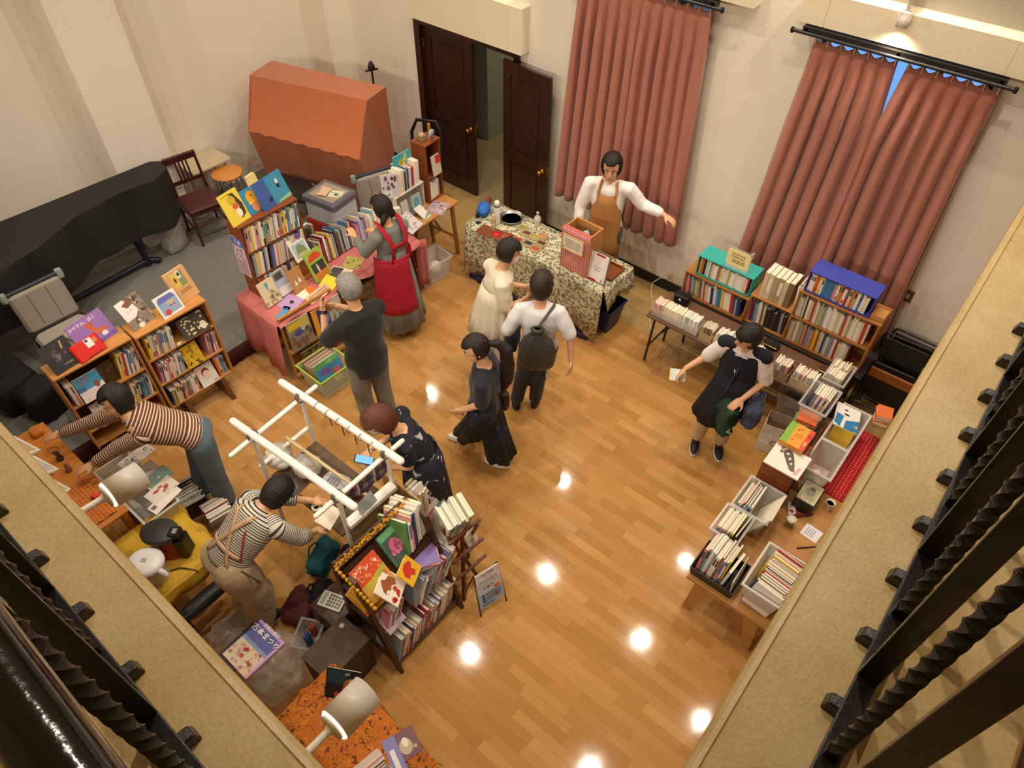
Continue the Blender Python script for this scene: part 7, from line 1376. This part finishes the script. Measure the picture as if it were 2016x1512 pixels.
m = P2.mb(); P = P2.P; m.ball(P(0, .062, -.05), (.052, .05, .05), 16, 10, 0, P2.HX); m.build('face_mask', flat('e8ccd0', .8), P2.e); m = P2.mb(); [m.tube([P(q*.045, .085, -.03), P(q*.075, .03, -.012), P(q*.079, -.005, .0)], .002, 5) for q in (-1, 1)]; m.build('mask_loop', flat('e8e0dc'), P2.e)
# ---- 3 woman in white tee with backpack
yaw = facing(.84, .54)
J = stand((3.58, 2.63), yaw, 1.57, face=(.9, .4, -.15), elL_w=(3.36, 2.80, 1.04), wrL_w=(3.52, 2.92, .99), elR_w=(3.66, 2.37, 1.03), wrR_w=(3.60, 2.30, .83), anL_w=(3.47, 2.78, .07), anR_w=(3.60, 2.66, .07), knL_w=(3.52, 2.74, .45), knR_w=(3.60, 2.62, .45), head=(0, .02, .925))
P3 = Person('person in a white tee and black trousers with a grey drawstring backpack', J, (3.58, 2.63), {'L': {'curl': .7}, 'R': {'curl': .8}})
P3.hair('2c1c12', .03, .03, vol=1.34, seed=7, part=True); P3.shirt('dfe0e2', .95, sg=.022, grow=.016, lo=-.09); P3.trousers('1c1816', 1.96); P3.shoes('141110', {'L': (.6, .5), 'R': (.8, .4)}, '1c1816')
f = J['fwd']; c0 = J['chest']-f*.19-V(0, 0, .10)
e = thing('backpack', 'dark grey drawstring backpack on the back of the white tee', 'backpack', (0, 0, 0)); lt_ = f.cross(V(0, 0, 1)); m = MB(); rings = []; nk = c0+V(0, 0, .16)
for u, a, b in ((0, .02, .02), (.04, .115, .06), (.12, .15, .085), (.3, .16, .10), (.55, .15, .095), (.75, .115, .075), (.88, .06, .045), (.94, .035, .03), (1.0, .06, .045), (1.02, .03, .02)):
    rings.append([c0+V(0, 0, -.26+.44*u)-f*.02+lt_*a*math.cos(g)*(1+.07*math.sin(9*g)*u+.04*noise.noise(V(math.cos(g)*3, math.sin(g)*3, u*6)))+f*b*math.sin(g)*(1+.07*math.sin(9*g+1)*u) for g in [2*PI*q/48 for q in range(48)]])
m.grid(rings, closed=True); o = m.build('pack_body', pm('grey_nylon', '3a3933', .5, .3, 14, .5, 22), e)
m = MB(); m.tube([nk+f*.02, J['shR']*.75+J['neck']*.25+V(0, 0, .065)-f*.02, J['shR']*.7+J['neck']*.3+f*.085+V(0, 0, -.01), J['shR']*.8+J['chest']*.2+f*.09-V(0, 0, .12), J['elR']*.3+J['chest']*.7+f*.02-V(0, 0, .12), c0-V(0, 0, .2)+f*.05], .012, 8); m.build('strap', pm('grey_strap', '4a4740', .6), e)
e = thing('hand_towel', 'small yellow and white towel hanging below the grey backpack', 'towel', tuple(c0-V(0, 0, .30)-f*.01+V(.06, -.08, 0)), .6); m = MB(); m.grid([[(-.03+.06*i/4+.004*math.sin(j), .008*math.sin(i*2+j), .10-.16*j/5) for i in range(5)] for j in range(6)]); o = m.build('towel_cloth', flat('e0d48a'), e); solid(o, .008); MB().box(-.03, .03, -.004, .012, -.06, -.03).build('towel_band', flat('e4dcd0'), e)
soft_bag('navy tote bag hanging between the two women at the food table', (3.66, 2.98, .52), .5, .22, .10, .30, '23203c', 62, 'tote_bag', True)
# ---- 4 pony tail woman walking
yaw = facing(-.55, .83)
J = stand((2.74, 2.53), yaw, 1.58, face=(-.75, .6, -.25), elL_w=(2.60, 2.42, 1.05), wrL_w=(2.56, 2.60, .88), elR_w=(2.90, 2.48, 1.03), wrR_w=(2.88, 2.66, .90), anL_w=(2.86, 2.86, .08), anR_w=(2.84, 2.42, .09), knL_w=(2.76, 2.72, .45), knR_w=(2.80, 2.50, .44), head=(0, .025, .925))
P4 = Person('person with a long ponytail in a navy tee and dark patterned wide trousers walking', J, (2.74, 2.53), {'L': {'curl': .5}})
P4.hair('1c110d', .006, .05, vol=1.2, seed=9)
def tail(m):
    b = P4.P(0, -.095, .0); f = J['fwd']; m.cap_tube([P4.P(0, -.08, .01), b+V(.05, -.05, .0), b+V(.085, -.10, -.06), b+V(.085, -.12, -.20), b+V(.07, -.12, -.36), b+V(.04, -.10, -.50)], [.022, .034, .052, .058, .048, .016], 18)
remesh(P4.loose('ponytail', tail, pm('hair_1c110d', '1c110d', .55)), .012, 4, .02); m = P4.mb(); m.ball(P4.P(0, -.10, .004), .02); m.build('hair_tie', flat('c8a84a'), P4.e)
P4.shirt('171a24', .9, sg=.02, grow=.014, lo=-.03)
def pattern(name, base, dot, sc, r, d2=None):
    if name in MATS: return MATS[name]
    m, nt, b = nodes_of(name); L = nt.links.new; N = nt.nodes.new; tc = N('ShaderNodeTexCoord'); n1 = N('ShaderNodeTexNoise'); n1.inputs['Scale'].default_value = sc; n1.inputs['Detail'].default_value = 3; n1.inputs['Distortion'].default_value = .8; L(tc.outputs['Object'], n1.inputs['Vector'])
    rp = N('ShaderNodeValToRGB'); e = rp.color_ramp.elements; e[0].color = lin(base)+(1,); e[0].position = r; e[1].color = lin(dot)+(1,); e[1].position = r+.05; L(n1.outputs['Fac'], rp.inputs[0]); L(rp.outputs[0], b.inputs['Base Color']); b.inputs['Roughness'].default_value = .85; MATS[name] = m; return m
NP = pattern('navy_leaf_cloth', '10131c', '33465a', 16, .62)
for q, (ka, kb) in enumerate((('hpL', 'anL'), ('hpR', 'anR'))):
    a = J[ka]; b = J[kb]; P4.skirt('x', [(a+V(0, 0, .12), .09, .10), (a-V(0, 0, .02), .105, .115), (a.lerp(b, .5), .11, .11), (a.lerp(b, .88), .125, .12)], 'wide_trouser_leg', 5, .12, NP, q*2.0)
P4.shoes('e4ded4', {'L': (-.5, .8), 'R': (-.3, .9)})
e = thing('shoulder_strap_bag', 'brown leather bag handle beside the walking woman', 'bag', (2.96, 2.60, 0)); MB().tube([(0, 0, .78), (.01, 0, 1.0), (.04, -.03, 1.10), (.08, -.06, 1.08), (.07, -.06, .80)], .011, 8).build('handle', flat('9a4a20', .5), e); subsurf(MB().rbox(-.02, .09, -.12, .06, .56, .78, .03).build('bag_body', flat('2a1c14', .6), e), 1)
# ---- 5 woman in navy vest with green bag
yaw = facing(-.93, -.10)
J = stand((4.19, 1.10), yaw, 1.55, face=(-.80, .62, -.25), elR_w=(4.15, 1.36, 1.06), wrR_w=(4.02, 1.46, .95), elL_w=(4.24, .88, 1.02), wrL_w=(4.06, .96, .90), shR_w=(4.17, 1.24, 1.27), shL_w=(4.21, .96, 1.27), anR_w=(4.17, 1.25, .07), anL_w=(4.25, 1.06, .07), knR_w=(4.14, 1.22, .45), knL_w=(4.22, 1.06, .45), head=(0, .03, .925))
P5 = Person('person in a long navy vest and beige trousers holding a small book', J, (4.19, 1.10), {'R': {'d': (-.7, .3, -.7), 'back': (-.3, .8, .5), 'curl': .8}, 'L': {'d': (-.8, .3, -.3), 'back': (0, -.3, 1), 'curl': .9}})
P5.hair('14110e', .012, .045, vol=1.3, seed=11); P5.shirt('e6dcd4', .95, sg=.02, name='blouse'); P5.trousers('c0a67c', 1.9, (.09, .07, .062)); P5.shoes('1c1c2a', {'L': (-.9, -.5), 'R': (-.9, -.35)})
VM = pm('navy_vest', '12131f', .9, .1, 14, .12, 160)
def vest(m):
    R_ = spine_rings(J, .024, -.06); R_[-1] = ellring(J['neck']*.9+J['chest']*.1-J['fwd']*.02, (J['shR']-J['shL']).normalized(), J['fwd'], .09, .07, 20); loft(m, R_)
    for q in 'LR': m.cap_tube([J['neck']*.5+J['sh'+q]*.5-V(0, 0, .01), J['sh'+q]+(J['sh'+q]-J['neck']).normalized()*.02], [.052, .063], 14)
remesh(P5.loose('vest_top', vest, VM), .012, 5, .01)
pc = J['pelvis']; P5.skirt('x', [(pc+V(0, 0, .20), .14, .11), (pc+V(0, 0, .02), .165, .13), (pc+V(-.01, .03, -.18), .18, .15), (pc+V(-.02, .06, -.36), .19, .16)], 'vest_skirt', 6, .05, VM)
m = P5.mb(); nk = J['neck']-V(0, 0, .03); f = J['fwd']; l = (J['shR']-J['shL']).normalized(); m.add([nk+f*.085+l*.05, nk+f*.085-l*.05, nk+f*.135-V(0, 0, .17)], [(0, 1, 2)]); o = m.build('blouse_front', pm('fabric_e6dcd4', 'e6dcd4', .85), P5.e); solid(o, .006)
m = P5.mb(); m.tube([J['shL']*.4+J['neck']*.6+V(0, 0, .05), J['chest']+f*.14-l*.01, pc+f*.13+l*.02+V(0, 0, .06), pc+f*.12+V(0, -.06, -.04)], .012, 6); m.build('bag_strap', flat('23284e'), P5.e)
fbook('small pale blue book with a yellow spine held by the woman in the vest', (3.965, 1.485, .83), R(-60), .13, .10, 'c9d0cc', [('r', 0, 0, .08, 1, 'd8cc5a'), ('r', .92, 0, 1, 1, 'd8d090'), ('e', .5, .6, .08, .25, 'e8ecec'), ('e', .5, .35, .05, .15, '9aa4b0')], R(55), .012)
e = soft_bag('dark green folded shopping bag hanging from the arm of the woman in the vest', (4.02, 1.03, .52), R(50), .20, .10, .34, '153c28', 60, 'shopping_bag', False)
e.location.z = .50; p = print_mesh(e, .14, .14, [('p', [(.3, .1), (.5, .9), (.55, .3), (.8, .2)], '9ab8a0')], 0, 'emblem'); p.rotation_euler = (0, 0, R(-120)); p.location = (-.105, 0, .06)
soft_bag('blue flowered bag under the arm of the woman in the vest', (4.20, .90, .58), R(30), .24, .14, .24, '4a5470', 61, 'handbag', True)
# ---- 6 brown haired woman in a navy flowered dress
yaw = facing(-.72, .62)
J = stand((2.03, 2.50), yaw, 1.56, face=(-.75, .5, -.5), waist=(0, .0, .61), chest=(0, .05, .715), neck=(0, .085, .80), head=(0, .16, .875), shL=(-.112, .07, .78), shR=(.112, .07, .78), elL_w=(1.86, 2.44, 1.02), wrL_w=(1.74, 2.62, .97), elR_w=(2.05, 2.72, 1.02), wrR_w=(1.80, 2.80, .97))
P6 = Person('person with short brown hair in a navy flowered dress looking at a phone', J, (2.03, 2.50), {'L': {'d': (-.6, .6, -.1), 'back': (0, -.2, 1), 'curl': .6}, 'R': {'d': (-.8, -.3, -.1), 'back': (0, .3, 1), 'curl': .7}})
P6.hair('5a2c18', .02, .04, vol=1.38, seed=13); FD = pattern('navy_flower_cloth', '141624', 'b8b4b8', 13, .62)
P6.shirt('141624', .45, sg=.02, grow=.016, mat=FD); pc = J['pelvis']; P6.skirt('x', [(pc+V(0, 0, .18), .14, .11), (pc, .18, .15), (pc-V(0, 0, .3), .19, .17), (pc-V(0, 0, .62), .21, .19)], 'dress_skirt', 9, .06, FD); P6.shoes('3a2c24')
m = P6.mb(); m.tube([J['neck']+V(.05, -.02, .0), J['neck']+V(-.03, .06, -.02), J['neck']+V(-.08, .02, -.06), J['neck']+V(-.03, -.06, -.01), J['neck']+V(.05, -.02, .0)], .018, 8); remesh(m.build('green_scarf', flat('2c5a44', .8), P6.e), .01, 2, .02)
e = thing('smartphone', 'phone with a bright blue screen in the hands of the brown haired woman', 'phone', (1.70, 2.745, 1.0), R(40), None, R(70)); MB().rbox(-.036, .036, 0, .009, -.07, .07, .004).build('case', flat('1a1a1c', .3), e); MB().box(-.032, .032, -.001, 0, -.062, .062).build('screen', emit('phone_screen', '6aa0f0', 1.6), e)
# ---- 7 grey haired man in black tee
yaw = facing(.12, .99)
J = stand((2.50, 3.62), yaw, 1.69, face=(-.1, .95, -.35), elL_w=(2.27, 3.80, 1.10), wrL_w=(2.37, 3.90, 1.30), elR_w=(2.72, 3.80, 1.10), wrR_w=(2.52, 3.93, 1.24), head=(0, .035, .925), neck=(0, .012, .825))
P7 = Person('person with grey hair in a black tee and grey trousers seen from behind', J, (2.50, 3.62), {'L': {'d': (.3, .3, .8), 'back': (-.5, .8, 0), 'curl': .9}, 'R': {'d': (-.7, .3, .3), 'back': (0, .8, .3), 'curl': .8}})
P7.hair('8a8680', .004, .06, vol=1.2, seed=15); P7.shirt('110f0e', .85, sg=.03, grow=.03, lo=-.10, fold=.02); P7.trousers('7a7468', 1.95, (.10, .08, .07)); P7.shoes('2a2420')
m = P7.mb(); d = (J['wrL']-J['elL']).normalized(); m.tube([J['wrL']-d*.02, J['wrL']+d*.005], .034, 14); m.build('wrist_watch', flat('14110f', .4), P7.e)
m = P7.mb(); m.tube([P7.P(-.03, .10, -.0), P7.P(-.076, .05, .008), P7.P(-.08, -.01, .008)], .003, 6); m.build('glasses_arm', flat('2a2420'), P7.e)
# ---- 8 woman in red apron
yaw = facing(.10, .99)
J = stand((3.56, 4.40), yaw, 1.55, face=(-.25, .9, -.35), elL_w=(3.31, 4.48, 1.06), wrL_w=(3.37, 4.68, 1.12), elR_w=(3.76, 4.50, 1.0), wrR_w=(3.66, 4.68, 1.02), head=(-.005, .04, .925), neck=(0, .015, .822), chest=(0, .005, .72))
P8 = Person('person in a grey dress and red apron reaching over the pink table', J, (3.56, 4.40), {'L': {'curl': .6, 'back': (0, 0, 1)}, 'R': {'curl': .6, 'back': (0, 0, 1)}})
P8.hair('17120f', .02, .05, vol=1.26, seed=17, part=True)
m = P8.mb(); [m.cap_tube([P8.P(q*.05, -.06, -.05), P8.P(q*.085, -.04, -.10), P8.P(q*.09, -.0, -.16)], [.03, .028, .012], 10) for q in (-1, 1)]; remesh(m.build('side_tail', pm('hair_17120f', '17120f', .55), P8.e), .01, 3, .015)
P8.shirt('74766f', 1.7, sg=.024, grow=.016, fold=.018); pc = J['pelvis']; P8.skirt('74766f', [(pc+V(0, 0, .20), .14, .11), (pc, .17, .145), (pc-V(0, 0, .35), .21, .19), (pc-V(0, 0, .70), .25, .23)], 'dress_skirt', 11, .06); P8.shoes('b09484'); P8.trousers('1c1816', 1.8)
AR = pm('red_apron', 'a8102a', .8, .06, 14, .1, 120); l = (J['hpR']-J['hpL']).normalized(); f = J['fwd']
def strip(name, pts, w, nrm): 
    m = P8.mb(); A = []; B = []
    for i, p in enumerate(pts):
        t = (Vector(pts[min(i+1, len(pts)-1)])-Vector(pts[max(i-1, 0)])).normalized(); s_ = t.cross(Vector(nrm)).normalized(); A.append(Vector(p)+s_*w/2); B.append(Vector(p)-s_*w/2)
    m.grid([A, B]); o = m.build(name, AR, P8.e); solid(o, .006, 0)
C = V(pc.x, pc.y, 0); bk = -f
for q in (-1, 1): strip('apron_strap', [J['neck']+l*q*.10+f*.04+V(0, 0, .055), J['neck']+l*q*.11-f*.045+V(0, 0, .045), C+V(0, 0, 1.20)+l*q*.09-f*.135, C+V(0, 0, 1.10)+l*q*.075-f*.138, C+V(0, 0, .96)+l*q*.09-f*.145], .045, bk)
strip('apron_cross_strap', [C+V(0, 0, 1.125)-l*.085-f*.142, C+V(0, 0, 1.12)-f*.146, C+V(0, 0, 1.125)+l*.085-f*.142], .045, bk)
def wrap(a0, a1, z0, z1):
    rows = []
    for i in range(9):
        z = z0+(z1-z0)*i/8; k = .0+.10*(z0-z); rows.append([C+V(0, 0, z)+l*(.19+k)*math.sin(a)+(-f)*(.165+k)*math.cos(a) for a in [a0+(a1-a0)*j/14 for j in range(15)]])
    m = P8.mb(); m.grid(rows); o = m.build('apron_panel', AR, P8.e); solid(o, .006, 1)
wrap(-1.9, .35, .98, .36); wrap(1.05, 2.2, .98, .40); strip('apron_waistband', [C+V(0, 0, .965)+l*.19*math.sin(a)-f*.165*math.cos(a) for a in [-1.6+3.2*j/12 for j in range(13)]], .05, bk)
# ---- striped shirts
def stripes(name, base, line, freq, duty=.5):
    m, nt, b = nodes_of(name); L = nt.links.new; N = nt.nodes.new; uv = N('ShaderNodeUVMap'); sp = N('ShaderNodeSeparateXYZ'); L(uv.outputs[0], sp.inputs[0]); w = N('ShaderNodeMath'); w.operation = 'MULTIPLY'; w.inputs[1].default_value = freq; L(sp.outputs[1], w.inputs[0]); fr = N('ShaderNodeMath'); fr.operation = 'FRACT'; L(w.outputs[0], fr.inputs[0]); g = N('ShaderNodeMath'); g.operation = 'GREATER_THAN'; g.inputs[1].default_value = duty; L(fr.outputs[0], g.inputs[0])
    mx = N('ShaderNodeMix'); mx.data_type = 'RGBA'; mx.inputs[6].default_value = lin(line)+(1,); mx.inputs[7].default_value = lin(base)+(1,); L(g.outputs[0], mx.inputs[0]); L(mx.outputs[2], b.inputs['Base Color']); b.inputs['Roughness'].default_value = .9; return m
def uv_tube(me_list, pts, rad, n=20, lat=None, asp=1.0):
    """tube with v = distance along its length"""
    pts = [Vector(p) for p in pts]; k = len(pts); dist = [0]
    for i in range(1, k): dist.append(dist[-1]+(pts[i]-pts[i-1]).length)
    t0 = (pts[1]-pts[0]).normalized(); a = Vector(lat) if lat is not None else t0.orthogonal(); a = (a-t0*a.dot(t0)).normalized(); V_ = []
    for i in range(k):
        t = (pts[min(i+1, k-1)]-pts[max(i-1, 0)]).normalized(); a = (a-t*a.dot(t)).normalized(); b = t.cross(a)
        for j in range(n): g = 2*PI*j/n; wr = 1+.035*noise.noise(Vector((g*2, dist[i]*18, k))); V_.append((pts[i]+(a*math.cos(g)*rad[i]+b*math.sin(g)*rad[i]*(asp[i] if hasattr(asp, '__len__') else asp))*wr, dist[i]))
    me_list.append((V_, k, n))
def uv_build(p, name, tubes, mat):
    vs = []; fs = []; vv = []
    for V_, k, n in tubes:
        o = len(vs); vs += [p.off@q for q, d in V_]; vv += [d for q, d in V_]
        for i in range(k-1):
            for j in range(n): fs.append((o+i*n+j, o+i*n+(j+1) % n, o+(i+1)*n+(j+1) % n, o+(i+1)*n+j))
        fs.append(tuple(o+j for j in range(n-1, -1, -1))); fs.append(tuple(o+(k-1)*n+j for j in range(n)))
    me = bpy.data.meshes.new(name); me.from_pydata([tuple(v) for v in vs], [], fs); u = me.uv_layers.new(name='UVMap')
    for lp in me.loops: u.data[lp.index].uv = (0, vv[lp.vertex_index])
    me.polygons.foreach_set('use_smooth', [True]*len(fs)); me.materials.append(mat); ob = bpy.data.objects.new(name, me); col.objects.link(ob); ob.parent = p.e; return ob
def resample(pts, rad, k=6):
    P_ = []; R_ = []
    for i in range(len(pts)-1):
        for j in range(k): t = j/k; P_.append(Vector(pts[i]).lerp(Vector(pts[i+1]), t)); R_.append(rad[i]+(rad[i+1]-rad[i])*t)
    return P_+[Vector(pts[-1])], R_+[rad[-1]]
def striped_top(p, mat, sleeve, name='striped_top', grow=.016):
    J = p.J; k = p.h/1.62; T_ = []; up = (J['neck']-J['pelvis']).normalized()
    pts = [J['pelvis']+up*.01, J['waist'], J['chest'], J['chest']*.35+J['neck']*.65, J['neck']+up*.005]; rad = [(.098*1.62*k)+grow, .088*1.62*k+grow, .100*1.62*k+grow, .105*1.62*k+grow, .062*k]; P_, R_ = resample(pts, rad); A_ = [.74+.2*max(0, (i/len(P_)-.75)*3) for i in range(len(P_))]; uv_tube(T_, P_, R_, 26, (J['shR']-J['shL']), A_)
    for q in 'LR':
        a, b, c = J['sh'+q], J['el'+q], J['wr'+q]; pts = [J['neck']*.5+a*.5, a, a.lerp(b, .5), b, b.lerp(c, .5), b.lerp(c, sleeve-1)]; rad = [.05*k, .07*k, .066*k, .058*k, .05*k, .043*k]; P_, R_ = resample(pts, rad); uv_tube(T_, P_, R_, 18)
    return uv_build(p, name, T_, mat)
# ---- 9 woman in brown striped top reaching to the frames
yaw = facing(-.88, .42)
J = stand((1.10, 3.99), yaw, 1.58, face=(-.85, .2, -.30), pelvis_w=(1.10, 3.98, .90), waist_w=(1.03, 4.02, .98), chest_w=(.90, 4.10, 1.09), neck_w=(.80, 4.19, 1.19), head_w=(.80, 4.27, 1.31),
          shL_w=(.79, 4.02, 1.13), shR_w=(.87, 4.32, 1.15), elL_w=(.63, 4.19, 1.0), wrL_w=(.46, 4.29, .90), elR_w=(.66, 4.52, 1.03), wrR_w=(.44, 4.74, .90), hpL_w=(1.08, 3.90, .87), hpR_w=(1.14, 4.06, .87), knL_w=(1.06, 3.90, .48), knR_w=(1.06, 4.10, .47), anL_w=(1.06, 3.92, .07), anR_w=(1.02, 4.18, .07))
P9 = Person('person in a brown and cream striped top and jeans reaching for picture frames', J, (1.10, 3.99), {'L': {'d': (-.8, .35, -.2), 'back': (0, 0, 1), 'curl': .45}, 'R': {'d': (-.7, .6, -.2), 'back': (0, 0, 1), 'curl': .45}})
P9.hair('1a120e', .022, .04, vol=1.3, seed=19); striped_top(P9, stripes('brown_stripe', '6a3a30', 'dccaa8', 46, .36), 1.9); P9.trousers('5a6e78', 1.9, (.105, .088, .085), mat=pm('denim', '5f727c', .8, .2, 8, .2, 200)); P9.shoes('2c2824', {'L': (-.9, .3), 'R': (-.8, .4)})
m = P9.mb(); m.tube([J['neck']+V(.04, -.05, .02), J['neck']+V(.03, .05, .02), J['neck']+V(-.03, .06, .0), J['neck']+V(-.05, -.01, -.01), J['neck']+V(.04, -.05, .02)], .012, 8); m.build('collar', pm('grey_collar', '6a5c50', .9), P9.e)
# ---- 10 woman with grey striped top, beige apron
yaw = facing(.99, -.1)
J = stand((.62, 2.90), yaw, 1.56, face=(.75, .1, -.75), pelvis_w=(.62, 2.90, .88), waist_w=(.70, 2.89, .97), chest_w=(.83, 2.87, 1.07), neck_w=(.95, 2.86, 1.15), head_w=(1.07, 2.86, 1.18),
          shL_w=(.94, 3.00, 1.12), shR_w=(.92, 2.70, 1.10), elL_w=(1.12, 2.99, .95), wrL_w=(1.27, 2.84, .88), elR_w=(1.02, 2.64, .92), wrR_w=(1.14, 2.67, .82), hpL_w=(.62, 2.98, .86), hpR_w=(.60, 2.82, .86), knL_w=(.68, 2.99, .47), knR_w=(.66, 2.82, .47), anL_w=(.60, 3.0, .07), anR_w=(.60, 2.84, .07))
P10 = Person('person in a grey striped top with beige apron bending into the stall frame', J, (.62, 2.90), {'L': {'curl': .6, 'back': (0, 0, 1)}, 'R': {'curl': .5, 'back': (0, 0, 1)}})
P10.hair('15100d', .02, .05, vol=1.3, seed=21); striped_top(P10, stripes('grey_stripe', 'cdc6b6', '3c3a36', 62, .38), 1.55, grow=.02); P10.trousers('b49c7c', 1.85, (.135, .12, .11), fold=.03); P10.shoes('14110f', {'L': (1, 0), 'R': (1, -.1)})
AB = pm('beige_apron', 'c2a07c', .85, .08, 14); up = (J['neck']-J['pelvis']).normalized(); l = (J['shR']-J['shL']).normalized(); bn = up.cross(l).normalized(); bn = bn if bn.z > 0 else -bn
def strap10(nm, pts, w=.032):
    m = P10.mb(); A = []; B = []
    for i, p in enumerate(pts):
        t = (pts[min(i+1, len(pts)-1)]-pts[max(i-1, 0)]).normalized(); s_ = t.cross(bn).normalized(); A.append(p+s_*w/2); B.append(p-s_*w/2)
    m.grid([A, B]); o = m.build(nm, AB, P10.e); solid(o, .008, 0)
def on_back(c, x, a, asp=.74): return c+l*x+bn*(a*asp*math.sqrt(max(0, 1-(x/a)**2))+.004)
def strip10(nm, ctr): strap10(nm, [on_back(*t) for t in ctr])
ch, wa, pe, nk = J['chest'], J['waist'], J['pelvis']+up*.01, J['chest']*.35+J['neck']*.65; ra = {'c': .176, 'w': .157, 'p': .173, 'n': .184}
for q in (-1, 1):
    C_ = [(nk.lerp(J['neck'], .5), q*.075, .13, .85), (nk, q*.06, ra['n'], .76)]
    for i in range(1, 5): C_.append((nk.lerp(ch, i/4), q*(.06-.045*i/4), ra['n']+(ra['c']-ra['n'])*i/4))
    for i in range(1, 5): C_.append((ch.lerp(wa, i/4), q*(.015-.065*i/4), ra['c']+(ra['w']-ra['c'])*i/4))
    for i in range(1, 4): C_.append((wa.lerp(pe, i/3), q*(-.05-.06*i/3), ra['w']+(ra['p']-ra['w'])*i/3))
    strip10('apron_strap', C_)
strip10('apron_cross_strap', [(wa, x*.01, ra['w']) for x in range(-14, 15, 2)])
m = P10.mb(); m.tube([J['neck']+l*.02+bn*.06, J['chest']+l*.09+bn*.12, J['waist']+l*.14+bn*.06, J['pelvis']+l*.16-bn*.03], .007, 6); m.build('red_cord', flat('9a3c30'), P10.e)
m = P10.mb(); m.tube([P10.P(-.085, .03, .05), P10.P(-.055, .075, .10), P10.P(0, .085, .115), P10.P(.055, .075, .10), P10.P(.085, .03, .05)], .02, 8); m.build('grey_headband', flat('6e6470'), P10.e)
m = P10.mb(); m.tube([J['hpR']+V(.02, -.09, .08), J['hpR']+V(.06, -.16, -.02), J['hpR']+V(.08, -.13, -.12), J['hpR']+V(.04, -.08, -.04)], .006, 6); m.build('key_loop', flat('6a5a30'), P10.e)

# ---------------------------------------------------------------- paperbacks past the individual ones
REST.M = Matrix(); o = REST.build('paperbacks', REST_MATS); o['kind'] = 'stuff'; tag(o, 'rows of small paperbacks packed in the trays', 'paperbacks')
